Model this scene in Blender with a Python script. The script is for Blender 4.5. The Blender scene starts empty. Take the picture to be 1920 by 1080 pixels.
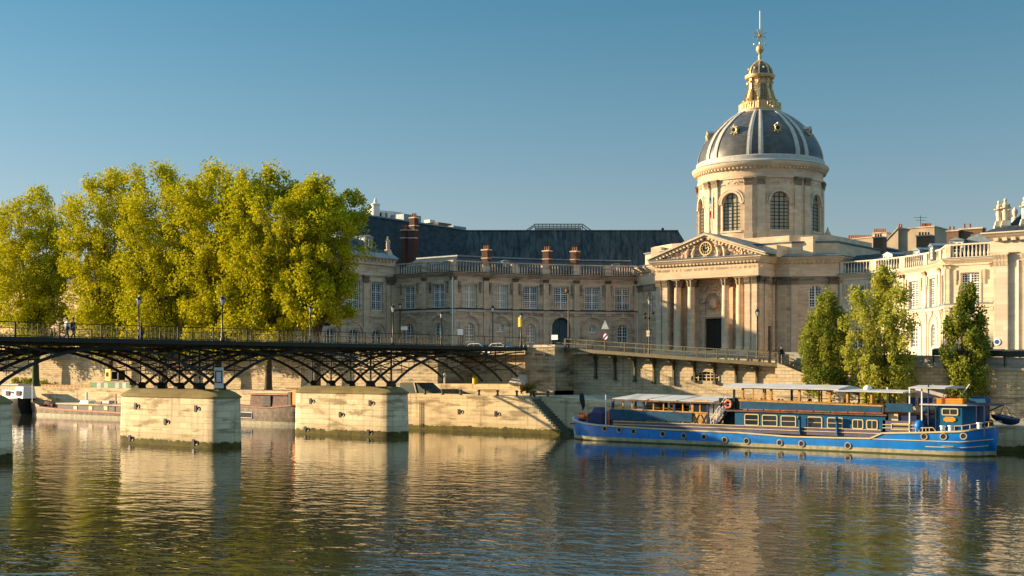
import bpy, math, random
import numpy as np
from mathutils import Vector, Matrix
R = math.radians
random.seed(7)
rng = np.random.default_rng(11)
SC = bpy.context.scene
COL = SC.collection
# ---- site frame: X along the left bank (to the right), Y inland, Z up; water at 0
CAMX, CAMY, H, F = 96.0, -116.8, 7.2, 2336.0
CS, SN = .787, .617
def at_depth(px, d):
    a = (px-960)/F*d+3.5; b = d-151.1; return (CS*a-SN*b, SN*a+CS*b)
def sx(px, Y):
    k = (px-960)/F; D = Y-CAMY
    return CAMX + D*(CS*k-SN)/(CS+SN*k)
def sy(px, X):
    k = (px-960)/F; E = X-CAMX
    return CAMY - E*(CS+SN*k)/(SN-CS*k)
def dep(X, Y): return -SN*(X-CAMX)+CS*(Y-CAMY)
def zz(py, X, Y): return H+(689-py)*dep(X, Y)/F
# ---------------------------------------------------------------- materials
def newmat(name):
    m = bpy.data.materials.new(name); m.use_nodes = True
    nt = m.node_tree; b = nt.nodes['Principled BSDF']
    return m, nt, b
def N(nt, typ, **kw):
    n = nt.nodes.new(typ)
    for k, v in kw.items(): setattr(n, k, v)
    return n
def ramp(nt, src, p0, p1, c0=(0,0,0,1), c1=(1,1,1,1)):
    r = N(nt, 'ShaderNodeValToRGB'); e = r.color_ramp.elements
    e[0].position = p0; e[1].position = p1; e[0].color = c0; e[1].color = c1
    nt.links.new(src, r.inputs[0]); return r.outputs[0]
def mix(nt, fac, a, b, mode='MIX'):
    n = N(nt, 'ShaderNodeMix', data_type='RGBA', blend_type=mode)
    for s, v in ((n.inputs[0], fac), (n.inputs[6], a), (n.inputs[7], b)):
        if isinstance(v, (int, float)): s.default_value = v
        elif isinstance(v, tuple): s.default_value = v if len(v) == 4 else (*v, 1)
        else: nt.links.new(v, s)
    return n.outputs[2]
def noise(nt, vec, scale, detail=4, rough=.55):
    n = N(nt, 'ShaderNodeTexNoise'); n.inputs['Scale'].default_value = scale
    n.inputs['Detail'].default_value = detail; n.inputs['Roughness'].default_value = rough
    if vec is not None: nt.links.new(vec, n.inputs['Vector'])
    return n.outputs[0]
def coords(nt, sc=(1,1,1), world=True):
    g = N(nt, 'ShaderNodeNewGeometry') if world else N(nt, 'ShaderNodeTexCoord')
    mp = N(nt, 'ShaderNodeMapping'); mp.inputs['Scale'].default_value = sc
    nt.links.new(g.outputs['Position' if world else 'Object'], mp.inputs[0]); return mp.outputs[0]
def bump(nt, b, h, dist=.05, strength=.6):
    n = N(nt, 'ShaderNodeBump'); n.inputs['Distance'].default_value = dist; n.inputs['Strength'].default_value = strength
    nt.links.new(h, n.inputs['Height']); nt.links.new(n.outputs[0], b.inputs['Normal'])
def plain(name, col, rough=.6, metal=0, var=.15, scale=2.0, spec=None):
    m, nt, b = newmat(name)
    v = coords(nt); nz = noise(nt, v, scale, 5)
    lo = tuple(c*(1-var*1.6) for c in col); hi = tuple(min(1, c*(1+var)) for c in col)
    nt.links.new(mix(nt, ramp(nt, nz, .3, .7), lo, hi), b.inputs['Base Color'])
    b.inputs['Roughness'].default_value = rough; b.inputs['Metallic'].default_value = metal; b.inputs['Specular IOR Level'].default_value = .3
    if spec is not None: b.inputs['Specular IOR Level'].default_value = spec
    return m
def stone(name, col, bw=1.1, bh=.42, mortar=.5, grime=.5, moss=None, dark=(.06,.055,.045), moss_col=(.085,.085,.012), msize=.02, soot=0.0):
    """ashlar courses + patchy stains + (optional) moss below a height"""
    m, nt, b = newmat(name); L = nt.links
    g = N(nt, 'ShaderNodeNewGeometry'); sp = N(nt, 'ShaderNodeSeparateXYZ'); L.new(g.outputs['Position'], sp.inputs[0])
    ad = N(nt, 'ShaderNodeMath', operation='ADD'); L.new(sp.outputs[0], ad.inputs[0])
    ym = N(nt, 'ShaderNodeMath', operation='MULTIPLY'); L.new(sp.outputs[1], ym.inputs[0]); ym.inputs[1].default_value = .93
    L.new(ym.outputs[0], ad.inputs[1])
    cb = N(nt, 'ShaderNodeCombineXYZ'); L.new(ad.outputs[0], cb.inputs[0]); L.new(sp.outputs[2], cb.inputs[1])
    br = N(nt, 'ShaderNodeTexBrick'); L.new(cb.outputs[0], br.inputs['Vector'])
    br.inputs['Scale'].default_value = 1; br.inputs['Brick Width'].default_value = bw; br.inputs['Row Height'].default_value = bh
    br.inputs['Mortar Size'].default_value = msize; br.inputs['Mortar Smooth'].default_value = .3; br.inputs['Bias'].default_value = 0
    br.inputs['Color1'].default_value = (*[c*.86 for c in col], 1); br.inputs['Color2'].default_value = (*[min(1, c*1.1) for c in col], 1)
    br.inputs['Mortar'].default_value = (*[c*(1-mortar) for c in col], 1)
    v = coords(nt, (.35, .35, 1.6)); n1 = noise(nt, v, .8, 8, .65)
    c1 = mix(nt, ramp(nt, n1, .51, .62), br.outputs[0], mix(nt, grime, br.outputs[0], dark))
    v2 = coords(nt); n2 = noise(nt, v2, .35, 4)
    c2 = mix(nt, mix(nt, ramp(nt, n2, .3, .75), (0,0,0), (.5,.5,.5)), c1, tuple(c*.7 for c in col))
    v4 = coords(nt, (1.4, 1.4, .12)); n4 = noise(nt, v4, 1.2, 4, .6)      # vertical run-off streaks
    c2 = mix(nt, mix(nt, ramp(nt, n4, .55, .75), (0,0,0), (grime*.8,)*3), c2, dark)
    out = c2
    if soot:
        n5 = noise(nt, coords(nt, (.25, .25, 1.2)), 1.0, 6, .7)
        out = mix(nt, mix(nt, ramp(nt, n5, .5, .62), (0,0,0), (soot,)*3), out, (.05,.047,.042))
    if moss is not None:
        n3 = noise(nt, coords(nt, (1, 1, 1)), .9, 6, .7)
        mm = N(nt, 'ShaderNodeMath', operation='MULTIPLY_ADD'); L.new(n3, mm.inputs[0]); mm.inputs[1].default_value = -1.1; L.new(sp.outputs[2], mm.inputs[2])
        mr = ramp(nt, mm.outputs[0], moss-.62, moss-.40, (1,1,1,1), (0,0,0,1))
        out = mix(nt, mr, out, mix(nt, ramp(nt, n3, .45, .6), moss_col, (.028,.022,.010)))
        # yellow-brown tide stain above the moss
        ts = ramp(nt, mm.outputs[0], moss-.2, moss+.75, (.55,.55,.55,1), (0,0,0,1))
        out = mix(nt, ts, out, mix(nt, .5, out, (.16,.12,.03)))
    L.new(out, b.inputs['Base Color']); b.inputs['Roughness'].default_value = .88
    b.inputs['Specular IOR Level'].default_value = .25
    bh_ = mix(nt, .5, br.outputs['Fac'], n1)
    inv = N(nt, 'ShaderNodeInvert'); L.new(bh_, inv.inputs[1]); bump(nt, b, inv.outputs[0], .05, .5)
    return m
M = {}
M['inst'] = stone('institute_stone', (.76,.54,.36), 1.3, .5, .3, .35, soot=.3)
M['inst_clean'] = stone('clean_stone', (.73,.54,.365), 1.4, .55, .18, .14, msize=.014)
M['white_stone'] = stone('washed_stone', (.70,.59,.44), 1.6, .6, .14, .08, msize=.012)
M['trim'] = stone('trim_stone', (.70,.53,.385), 3, 3, .1, .45, soot=.4)
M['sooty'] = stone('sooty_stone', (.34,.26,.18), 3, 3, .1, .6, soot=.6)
M['trim_clean'] = stone('trim_clean', (.68,.54,.38), 3, 3, .1, .18)
M['quay'] = stone('quay_stone', (.68,.53,.32), 1.6, .48, .3, .8, moss=.28, dark=(.14,.10,.05), msize=.022)
M['wall'] = stone('river_wall_stone', (.58,.45,.28), .9, .36, .5, .6, dark=(.10,.08,.05), msize=.028)
M['pier'] = stone('pier_stone', (.76,.63,.42), 1.7, .55, .38, .8, moss=.36, dark=(.19,.14,.07), msize=.026)
M['stair'] = stone('shaded_stair_stone', (.15,.13,.09), 1.2, .3, .4, .6)  # shade of the stair recess put into the stone colour
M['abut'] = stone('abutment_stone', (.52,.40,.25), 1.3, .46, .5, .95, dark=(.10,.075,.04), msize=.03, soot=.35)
M['brass'] = plain('dull_brass', (.42,.33,.20), .5)
M['cap'] = stone('pier_cap_stone', (.25,.20,.085), 1.7, .8, .2, .6, dark=(.09,.08,.03))
M['parapet'] = stone('parapet_stone', (.36,.33,.28), 1.6, .8, .3, .4)
M['paving'] = stone('quay_paving', (.40,.34,.26), .5, .5, .3, .4)
M['asphalt'] = plain('asphalt', (.06,.06,.06), .9)
M['ground'] = plain('city_ground', (.12,.11,.09), .95, scale=.05)
M['iron'] = plain('painted_iron', (.024,.028,.022), .75, 0)
M['rail'] = plain('bronze_rail', (.12,.10,.055), .5, .3)
M['blackmetal'] = plain('black_metal', (.015,.017,.018), .4, .2)
M['greyiron'] = plain('weathered_iron', (.10,.085,.05), .6, .2)
M['slate'] = plain('slate', (.026,.044,.056), .7, var=.35, scale=1.2)
M['zinc'] = plain('zinc', (.20,.25,.28), .45, .25, var=.2)
M['brick'] = stone('red_brick', (.11,.05,.035), .45, .16, .4, .4)
M['brown'] = stone('brown_brick', (.24,.14,.085), .45, .16, .4, .3)
M['render'] = plain('beige_render', (.46,.36,.25), .9, var=.15, scale=.4)
M['whitewash'] = plain('white_render', (.72,.70,.66), .8, var=.08)
M['pot'] = plain('terracotta', (.26,.10,.05), .8)
M['gold'] = plain('gilding', (.66,.48,.23), .5, .5, var=.2, scale=4)
M['white'] = plain('white_paint', (.74,.74,.72), .5, var=.06)
M['frame'] = plain('window_paint', (.88,.89,.86), .5, var=.06)
M['cream'] = plain('cream_paint', (.60,.47,.26), .5, var=.08)
M['tan'] = plain('glint_tan', (.55,.36,.16), .7)  # orange reflected light put into the colour of two window panes
M['bronze_door'] = plain('dark_wood_door', (.025,.02,.015), .5)
M['teal_door'] = plain('teal_door', (.03,.07,.09), .5)
m, nt, b = newmat('blue_hull_paint'); L = nt.links
h1 = noise(nt, coords(nt), .5, 4); c = mix(nt, ramp(nt, h1, .3, .7), (.002,.135,.46), (.004,.22,.66))
h2 = noise(nt, coords(nt, (2.2, 2.2, .22)), 1.3, 5, .7); c = mix(nt, mix(nt, ramp(nt, h2, .56, .70), (0,0,0), (.55,.55,.55)), c, (.05,.07,.10))
h3 = noise(nt, coords(nt, (.5, 1, 3.0)), 2.2, 5, .7); c = mix(nt, mix(nt, ramp(nt, h3, .60, .66), (0,0,0), (.5,.5,.5)), c, (.16,.09,.05))
L.new(c, b.inputs['Base Color']); b.inputs['Roughness'].default_value = .42; b.inputs['Specular IOR Level'].default_value = .35
bump(nt, b, noise(nt, coords(nt, (.35, 1, .6)), 1.6, 2), .05, .35); M['hull'] = m
M['teal'] = plain('teal_canvas', (.003,.06,.125), .75, var=.2)
M['cabin'] = plain('cabin_blue', (.004,.085,.18), .4, var=.15)
M['navy'] = plain('navy_paint', (.015,.025,.09), .45)
M['mauve'] = plain('mauve_paint', (.10,.09,.14), .5)
M['boot'] = plain('boot_topping', (.38,.34,.22), .6, var=.25)
M['algae'] = plain('algae', (.06,.07,.012), .8)
M['wood'] = plain('varnished_wood', (.52,.26,.05), .45, var=.25, scale=3)
M['redwood'] = plain('red_brown_paint', (.33,.09,.04), .5, var=.3)
M['rust'] = plain('rusty_brown', (.14,.07,.045), .7, var=.4)
M['tar'] = plain('tarred_hull', (.022,.02,.018), .5)
M['brownhull'] = plain('brown_hull', (.20,.145,.10), .6, var=.4, scale=1.5)
M['orange'] = plain('orange_paint', (.85,.27,.015), .5)
M['buoy'] = plain('buoy_red', (.75,.16,.05), .5)
M['canvas'] = plain('white_canvas', (.50,.48,.46), .8, var=.12, scale=1)
M['green'] = plain('green_tarp', (.02,.17,.05), .6)
M['dkgreen'] = plain('bookstall_green', (.008,.028,.018), .4)
M['tent'] = plain('pale_stone_block', (.55,.50,.42), .8)
M['yellow'] = plain('yellow_paint', (.80,.55,.03), .5)
M['signblue'] = plain('sign_blue', (.02,.09,.42), .5)
M['red'] = plain('sign_red', (.55,.03,.04), .5)
M['maroon'] = plain('sign_maroon', (.22,.02,.06), .5)
M['bark'] = plain('bark', (.10,.075,.05), .9, var=.4, scale=3)
M['mossbark'] = plain('mossy_bark', (.045,.075,.03), .9, var=.4, scale=2)
M['skin'] = plain('skin', (.45,.27,.19), .6)
M['hair'] = plain('hair', (.03,.02,.015), .6)
M['denim'] = plain('denim', (.05,.06,.09), .8)
M['dkcloth'] = plain('dark_cloth', (.02,.022,.03), .85)
M['whcloth'] = plain('white_cloth', (.72,.70,.67), .85)
M['carwhite'] = plain('car_white', (.62,.66,.70), .25, var=.03)
M['rubber'] = plain('rubber', (.02,.02,.02), .8)
def glass(name, col=(.02,.028,.032), r=.06):
    m, nt, b = newmat(name); b.inputs['Base Color'].default_value = (*col, 1)
    v = coords(nt); nz = noise(nt, v, .8, 2)
    b.inputs['Roughness'].default_value = r; b.inputs['Specular IOR Level'].default_value = .6
    bump(nt, b, nz, .02, .3); return m
M['glass'] = glass('window_glass'); M['drumglass'] = glass('leaded_glass', (.34,.30,.20), .3)  # drum panes: warm sky reflection put into the glass colour
m, nt, b = newmat('lamp_glass'); b.inputs['Base Color'].default_value = (.75,.72,.65,1); b.inputs['Roughness'].default_value = .2; M['lampglass'] = m
m, nt, b = newmat('clear_glass'); b.inputs['Base Color'].default_value = (.9,.95,.95,1); b.inputs['Transmission Weight'].default_value = 1; b.inputs['Roughness'].default_value = .02; b.inputs['IOR'].default_value = 1.02; M['clear'] = m
# lead dome: seams and patches
m, nt, b = newmat('dome_slate'); L = nt.links
n1 = noise(nt, coords(nt, (1,1,.25)), .9, 6, .65); n2 = noise(nt, coords(nt), .25, 3)
c = mix(nt, ramp(nt, n1, .3, .72), (.055,.052,.048), (.14,.125,.10)); c = mix(nt, ramp(nt, n2, .4, .7), c, (.06,.066,.075))
sp = N(nt, 'ShaderNodeSeparateXYZ'); L.new(coords(nt), sp.inputs[0])
cb = N(nt, 'ShaderNodeCombineXYZ'); L.new(sp.outputs[0], cb.inputs[0]); L.new(sp.outputs[2], cb.inputs[1])
br = N(nt, 'ShaderNodeTexBrick'); L.new(cb.outputs[0], br.inputs['Vector']); br.inputs['Scale'].default_value = 1
br.inputs['Brick Width'].default_value = .9; br.inputs['Row Height'].default_value = .45; br.inputs['Mortar Size'].default_value = .012
br.inputs['Color1'].default_value = (.62,.62,.62,1); br.inputs['Color2'].default_value = (1,1,1,1); br.inputs['Mortar'].default_value = (.3,.3,.3,1)
c = mix(nt, 1.0, c, br.outputs[0], 'MULTIPLY')
L.new(c, b.inputs['Base Color']); b.inputs['Roughness'].default_value = .42; M['dome'] = m
M['domerib'] = plain('dome_rib_lead', (.46,.43,.38), .55, var=.12)
# big standing-seam roof
m, nt, b = newmat('seamed_roof'); L = nt.links
n1 = noise(nt, coords(nt, (1.2,1.2,.08)), 1.0, 5, .7)
c = mix(nt, ramp(nt, n1, .35, .7), (.018,.036,.048), (.10,.13,.14)); L.new(c, b.inputs['Base Color']); b.inputs['Roughness'].default_value = .75; b.inputs['Specular IOR Level'].default_value = .12; M['seam'] = m
# foliage
def leafmat(name, c0, c1, c2, sc=.35, tr=.45):
    m = bpy.data.materials.new(name); m.use_nodes = True; nt = m.node_tree; nt.nodes.clear(); L = nt.links
    v = coords(nt); n1 = noise(nt, v, sc, 3); n2 = noise(nt, v, 2.6, 2)
    c = mix(nt, ramp(nt, n1, .38, .62), c0, c1); c = mix(nt, mix(nt, ramp(nt, n2, .42, .72), (0,0,0), (.6,.6,.6)), c, c2)
    d = N(nt, 'ShaderNodeBsdfDiffuse'); t = N(nt, 'ShaderNodeBsdfTranslucent'); L.new(c, d.inputs[0])
    L.new(mix(nt, 1.0, c, (1.25,1.15,.6), 'MULTIPLY'), t.inputs[0])
    mx = N(nt, 'ShaderNodeMixShader'); mx.inputs[0].default_value = tr; L.new(d.outputs[0], mx.inputs[1]); L.new(t.outputs[0], mx.inputs[2])
    g = N(nt, 'ShaderNodeBsdfGlossy'); g.inputs['Roughness'].default_value = .45; g.inputs[0].default_value = (.8,.8,.7,1)
    m2 = N(nt, 'ShaderNodeMixShader'); m2.inputs[0].default_value = .01; L.new(mx.outputs[0], m2.inputs[1]); L.new(g.outputs[0], m2.inputs[2])
    o = N(nt, 'ShaderNodeOutputMaterial'); L.new(m2.outputs[0], o.inputs[0]); return m
M['leaf'] = leafmat('poplar_leaf', (.36,.365,.010), (.54,.50,.012), (.15,.18,.012), tr=.33)
M['leafmid'] = leafmat('pale_tree_leaf', (.32,.35,.06), (.46,.45,.08), (.18,.22,.04))
M['leaf2'] = leafmat('quay_tree_leaf', (.17,.22,.028), (.28,.30,.04), (.09,.12,.022), tr=.4)
M['leaf3'] = leafmat('shrub_leaf', (.30,.20,.03), (.12,.13,.03), (.35,.12,.03))
# ---------------------------------------------------------------- mesh builder
class MB:
    def __init__(s): s.v = []; s.f = []; s.o = (0, 0); s.u = (1, 0); s.z = 0
    def fr(s, p0=None, p1=None, z=0):
        """local frame: u along p0->p1, d inward (facade outward = negative d)"""
        if p0 is None: s.o = (0, 0); s.u = (1, 0); s.z = 0; return s
        dx, dy = p1[0]-p0[0], p1[1]-p0[1]; l = math.hypot(dx, dy)
        s.o = (p0[0], p0[1]); s.u = (dx/l, dy/l); s.z = z; return s
    def T(s, p):
        u, d, z = p
        return (s.o[0]+u*s.u[0]-d*s.u[1], s.o[1]+u*s.u[1]+d*s.u[0], z+s.z)
    def add(s, vs, fs):
        n = len(s.v); s.v += [s.T(p) for p in vs]; s.f += [tuple(i+n for i in f) for f in fs]; return s
    def box(s, x0, x1, y0, y1, z0, z1):
        return s.add([(x0,y0,z0),(x1,y0,z0),(x1,y1,z0),(x0,y1,z0),(x0,y0,z1),(x1,y0,z1),(x1,y1,z1),(x0,y1,z1)],
                     [(3,2,1,0),(4,5,6,7),(0,1,5,4),(1,2,6,5),(2,3,7,6),(3,0,4,7)])
    def taper(s, x0, x1, y0, y1, z0, z1, i):
        return s.add([(x0,y0,z0),(x1,y0,z0),(x1,y1,z0),(x0,y1,z0),(x0+i,y0+i,z1),(x1-i,y0+i,z1),(x1-i,y1-i,z1),(x0+i,y1-i,z1)],
                     [(3,2,1,0),(4,5,6,7),(0,1,5,4),(1,2,6,5),(2,3,7,6),(3,0,4,7)])
    def hip(s, x0, x1, y0, y1, z0, z1, i, j):
        return s.add([(x0,y0,z0),(x1,y0,z0),(x1,y1,z0),(x0,y1,z0),(x0+i,y0+j,z1),(x1-i,y0+j,z1),(x1-i,y1-j,z1),(x0+i,y1-j,z1)],
                     [(3,2,1,0),(4,5,6,7),(0,1,5,4),(1,2,6,5),(2,3,7,6),(3,0,4,7)])
    def prism(s, pts, d0, d1):           # polygon in the u-z plane, extruded along d
        n = len(pts); vs = [(p[0], d0, p[1]) for p in pts]+[(p[0], d1, p[1]) for p in pts]
        return s.add(vs, [tuple(range(n)), tuple(range(2*n-1, n-1, -1))]+[(i, i+n, (i+1) % n+n, (i+1) % n) for i in range(n)])
    def prismx(s, pts, x0, x1):          # polygon in the y-z plane, extruded along x
        n = len(pts); vs = [(x0, p[0], p[1]) for p in pts]+[(x1, p[0], p[1]) for p in pts]
        return s.add(vs, [tuple(range(n-1, -1, -1)), tuple(range(n, 2*n))]+[(i, (i+1) % n, (i+1) % n+n, i+n) for i in range(n)])
    def prismz(s, pts, z0, z1):
        n = len(pts); vs = [(p[0], p[1], z0) for p in pts]+[(p[0], p[1], z1) for p in pts]
        return s.add(vs, [tuple(range(n-1, -1, -1)), tuple(range(n, 2*n))]+[(i, (i+1) % n, (i+1) % n+n, i+n) for i in range(n)])
    def lathe(s, prof, cx, cy, n=16, a0=0., star=0):
        vs = []
        for r, z in prof:
            for k in range(n):
                a = a0+2*math.pi*k/n; rr = r*(1+star*(1 if k % 2 else -1)); vs.append((cx+rr*math.cos(a), cy+rr*math.sin(a), z))
        fs = [(j*n+k, j*n+(k+1) % n, (j+1)*n+(k+1) % n, (j+1)*n+k) for j in range(len(prof)-1) for k in range(n)]
        fs += [tuple(range(n-1, -1, -1)), tuple(range((len(prof)-1)*n, len(prof)*n))]
        return s.add(vs, fs)
    def bar(s, p, q, w, h=None):
        h = h or w; p = Vector(p); q = Vector(q); d = (q-p)
        if d.length < 1e-6: return s
        d.normalize(); a = d.cross(Vector((0,0,1)))
        if a.length < 1e-3: a = Vector((1,0,0))
        a.normalize(); b = a.cross(d); a = a*w/2; b = b*h/2
        return s.add([tuple(p-a-b), tuple(p+a-b), tuple(p+a+b), tuple(p-a+b), tuple(q-a-b), tuple(q+a-b), tuple(q+a+b), tuple(q-a+b)],
                     [(3,2,1,0),(4,5,6,7),(0,1,5,4),(1,2,6,5),(2,3,7,6),(3,0,4,7)])
    def path(s, pts, w, h=None):
        for a, b in zip(pts, pts[1:]): s.bar(a, b, w, h)
        return s
    def tube(s, pts, rad, n=6):
        """round tube along pts; rad scalar or list"""
        P = [Vector(p) for p in pts]; vs = []; m = len(P)
        for i, p in enumerate(P):
            d = (P[min(i+1, m-1)]-P[max(i-1, 0)]).normalized()
            a = d.cross(Vector((.13,.21,1)))
            if a.length < 1e-3: a = Vector((1,0,0))
            a.normalize(); b = d.cross(a); r = rad[i] if isinstance(rad, (list, tuple)) else rad
            vs += [tuple(p+(a*math.cos(2*math.pi*k/n)+b*math.sin(2*math.pi*k/n))*r) for k in range(n)]
        fs = [(j*n+k, j*n+(k+1) % n, (j+1)*n+(k+1) % n, (j+1)*n+k) for j in range(m-1) for k in range(n)]
        fs += [tuple(range(n-1, -1, -1)), tuple(range((m-1)*n, m*n))]
        return s.add(vs, fs)
    def ball(s, c, r, n=8, sz=1.0, jit=0):
        vs = []; rows = n//2+1
        for j in range(rows):
            t = math.pi*(j+.02)/(rows-1+.04)
            for k in range(n):
                a = 2*math.pi*k/n; q = r*(1+random.uniform(-jit, jit))
                vs.append((c[0]+q*math.sin(t)*math.cos(a), c[1]+q*math.sin(t)*math.sin(a), c[2]-q*sz*math.cos(t)))
        fs = [(j*n+k, j*n+(k+1) % n, (j+1)*n+(k+1) % n, (j+1)*n+k) for j in range(rows-1) for k in range(n)]
        return s.add(vs, fs)
    def ring(s, c, r, t, axis='y', n=16, m=6):
        vs = []
        for k in range(n):
            a = 2*math.pi*k/n
            for j in range(m):
                b_ = 2*math.pi*j/m; q = r+t*math.cos(b_); h = t*math.sin(b_)
                if axis == 'y': vs.append((c[0]+q*math.cos(a), c[1]+h, c[2]+q*math.sin(a)))
                elif axis == 'x': vs.append((c[0]+h, c[1]+q*math.cos(a), c[2]+q*math.sin(a)))
                else: vs.append((c[0]+q*math.cos(a), c[1]+q*math.sin(a), c[2]+h))
        return s.add(vs, [(k*m+j, k*m+(j+1) % m, ((k+1) % n)*m+(j+1) % m, ((k+1) % n)*m+j) for k in range(n) for j in range(m)])
    def sweep(s, path, prof, closed=False):
        """profile (out, z) swept along plan path with mitres; out is to the right of travel"""
        n = len(path); nor = []
        for i in range(n):
            d = []
            if i > 0 or closed: a = path[i-1]; b = path[i]; d.append((b[0]-a[0], b[1]-a[1]))
            if i < n-1 or closed: a = path[i]; b = path[(i+1) % n]; d.append((b[0]-a[0], b[1]-a[1]))
            ns = [(q[1]/math.hypot(*q), -q[0]/math.hypot(*q)) for q in d]
            if len(ns) == 2:
                x, y = ns[0][0]+ns[1][0], ns[0][1]+ns[1][1]; l = math.hypot(x, y); x /= l; y /= l
                c = max(.3, x*ns[0][0]+y*ns[0][1]); nor.append((x/c, y/c))
            else: nor.append(ns[0])
        m = len(prof); vs = [(path[i][0]+nor[i][0]*o, path[i][1]+nor[i][1]*o, z) for i in range(n) for o, z in prof]
        fs = []
        for i in range(n if closed else n-1):
            j = (i+1) % n
            fs += [(i*m+k, i*m+(k+1) % m, j*m+(k+1) % m, j*m+k) for k in range(m)]
        if not closed: fs += [tuple(range(m)), tuple(range(n*m-1, (n-1)*m-1, -1))]
        return s.add(vs, fs)
    def mesh(s, name, mat, smooth=False):
        me = bpy.data.meshes.new(name); me.from_pydata(s.v, [], s.f); me.materials.append(M[mat] if isinstance(mat, str) else mat)
        import bmesh
        bm = bmesh.new(); bm.from_mesh(me); bmesh.ops.recalc_face_normals(bm, faces=bm.faces); bm.to_mesh(me); bm.free()
        if smooth: 
            me.polygons.foreach_set('use_smooth', [True]*len(me.polygons))
            try: me.set_sharp_from_angle(angle=R(40))
            except Exception: pass
        me.update(); return me
def basis(o): return Matrix.Translation(o.location) @ Matrix.Rotation(o.rotation_euler.z, 4, 'Z')
def thing(name, label, cat, loc=(0,0,0), rz=0, group=None):
    o = bpy.data.objects.new(name, None); COL.objects.link(o); o.location = loc; o.rotation_euler = (0, 0, rz)
    o.empty_display_size = .5; o['label'] = label; o['category'] = cat
    if group: o['group'] = group
    return o
def tag(o, label, cat, group=None):
    o['label'] = label; o['category'] = cat
    if group: o['group'] = group
    return o
def obj(name, mb, mat, parent=None, smooth=False, label=None, local=False):
    """world-coordinate mesh; if the parent is an Empty away from the origin its offset is undone (local=True: mesh is already in parent's space)"""
    me = mb if isinstance(mb, bpy.types.Mesh) else mb.mesh(name, mat, smooth)
    o = bpy.data.objects.new(name, me); COL.objects.link(o)
    if parent:
        o.parent = parent
        if parent.type == 'EMPTY' and not local: o.matrix_parent_inverse = basis(parent).inverted()
    if label: o['label'] = label
    return o
def multi(name, mb, mat, parent, smooth=False, local=False):
    """one object per connected piece of the builder's geometry"""
    n = len(mb.v); pa = list(range(n))
    def fi(a):
        while pa[a] != a: pa[a] = pa[pa[a]]; a = pa[a]
        return a
    for f in mb.f:
        r = fi(f[0])
        for q in f[1:]: pa[fi(q)] = r
    gr = {}
    for f in mb.f: gr.setdefault(fi(f[0]), []).append(f)
    out = []
    for fs in gr.values():
        ids = sorted({i for f in fs for i in f}); mp = {v: k for k, v in enumerate(ids)}; g = MB(); g.v = [mb.v[i] for i in ids]; g.f = [tuple(mp[i] for i in f) for f in fs]
        out.append(obj(name, g, mat, parent, smooth, local=local))
    return out
def struct(name, mb, mat, smooth=False):
    o = obj(name, mb, mat, None, smooth); o['kind'] = 'structure'; return o
def kids(o): return [c for c in SC.objects if c.parent == o]
def copy_tree(o, parent=None):
    c = o.copy(); COL.objects.link(c); c.parent = parent
    for ch in list(o.children): copy_tree(ch, c)
    return c
def dup(o, loc, rz=None, label=None):
    c = copy_tree(o); c.location = loc
    if rz is not None: c.rotation_euler = (0, 0, rz)
    if label: c['label'] = label
    return c
# ---------------------------------------------------------------- camera, light, sky
cam = bpy.data.cameras.new('camera'); co = bpy.data.objects.new('camera', cam); COL.objects.link(co)
co.location = (CAMX, CAMY, H); co.rotation_euler = (R(90), 0, math.atan2(SN, CS))
cam.sensor_width = 36; cam.lens = 36*F/1920; cam.shift_y = 149/1920; cam.clip_start = .5; cam.clip_end = 9000
SC.camera = co
EL, AZ = R(13.6), R(66)
tosun = Vector((-math.sin(AZ)*math.cos(EL), -math.cos(AZ)*math.cos(EL), math.sin(EL)))
sl = bpy.data.lights.new('sun', 'SUN'); so = bpy.data.objects.new('sun', sl); COL.objects.link(so)
sl.energy = 5.0; sl.angle = R(.6); sl.color = (1, .76, .46); so.rotation_euler = (-tosun).to_track_quat('-Z', 'Y').to_euler(); so.location = (-60, -60, 60)
w = bpy.data.worlds.new('World'); SC.world = w; w.use_nodes = True; nt = w.node_tree
sky = N(nt, 'ShaderNodeTexSky'); sky.sky_type = 'NISHITA'; sky.sun_disc = False
sky.sun_elevation = EL; sky.sun_rotation = math.atan2(tosun.x, tosun.y)
sky.air_density = 1.0; sky.dust_density = .35; sky.ozone_density = 2.0
hs = N(nt, 'ShaderNodeHueSaturation'); hs.inputs['Hue'].default_value = .478; hs.inputs['Saturation'].default_value = .98; hs.inputs['Value'].default_value = 1
nt.links.new(sky.outputs[0], hs.inputs['Color'])
tc = N(nt, 'ShaderNodeTexCoord'); spz = N(nt, 'ShaderNodeSeparateXYZ'); nt.links.new(tc.outputs['Generated'], spz.inputs[0])
cr = N(nt, 'ShaderNodeValToRGB'); nt.links.new(spz.outputs[2], cr.inputs[0]); E_ = cr.color_ramp.elements
E_[0].position = .12; E_[0].color = (.91, .86, .93, 1); E_[1].position = .95; E_[1].color = (1.0, .84, .70, 1)
for p_, c_ in ((.205, (.73, .86, .94, 1)), (.283, (.53, .82, .93, 1)), (.42, (.55, .80, .90, 1)), (.6, (.98, .88, .78, 1))): e_ = E_.new(p_); e_.color = c_
zr_ = N(nt, 'ShaderNodeMapRange'); nt.links.new(spz.outputs[2], zr_.inputs[0]); zr_.inputs[1].default_value = .35; zr_.inputs[2].default_value = .75; zr_.inputs[3].default_value = 1; zr_.inputs[4].default_value = 4.6; ZEN = zr_.outputs[0]  # zenith boosted and warmed out of view, added as fill for shaded stone
nt.links.new(mix(nt, 1.0, mix(nt, 1.0, hs.outputs[0], cr.outputs[0], 'MULTIPLY'), ZEN, 'MULTIPLY'), nt.nodes['Background'].inputs[0])
nt.nodes['Background'].inputs[1].default_value = .054
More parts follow.
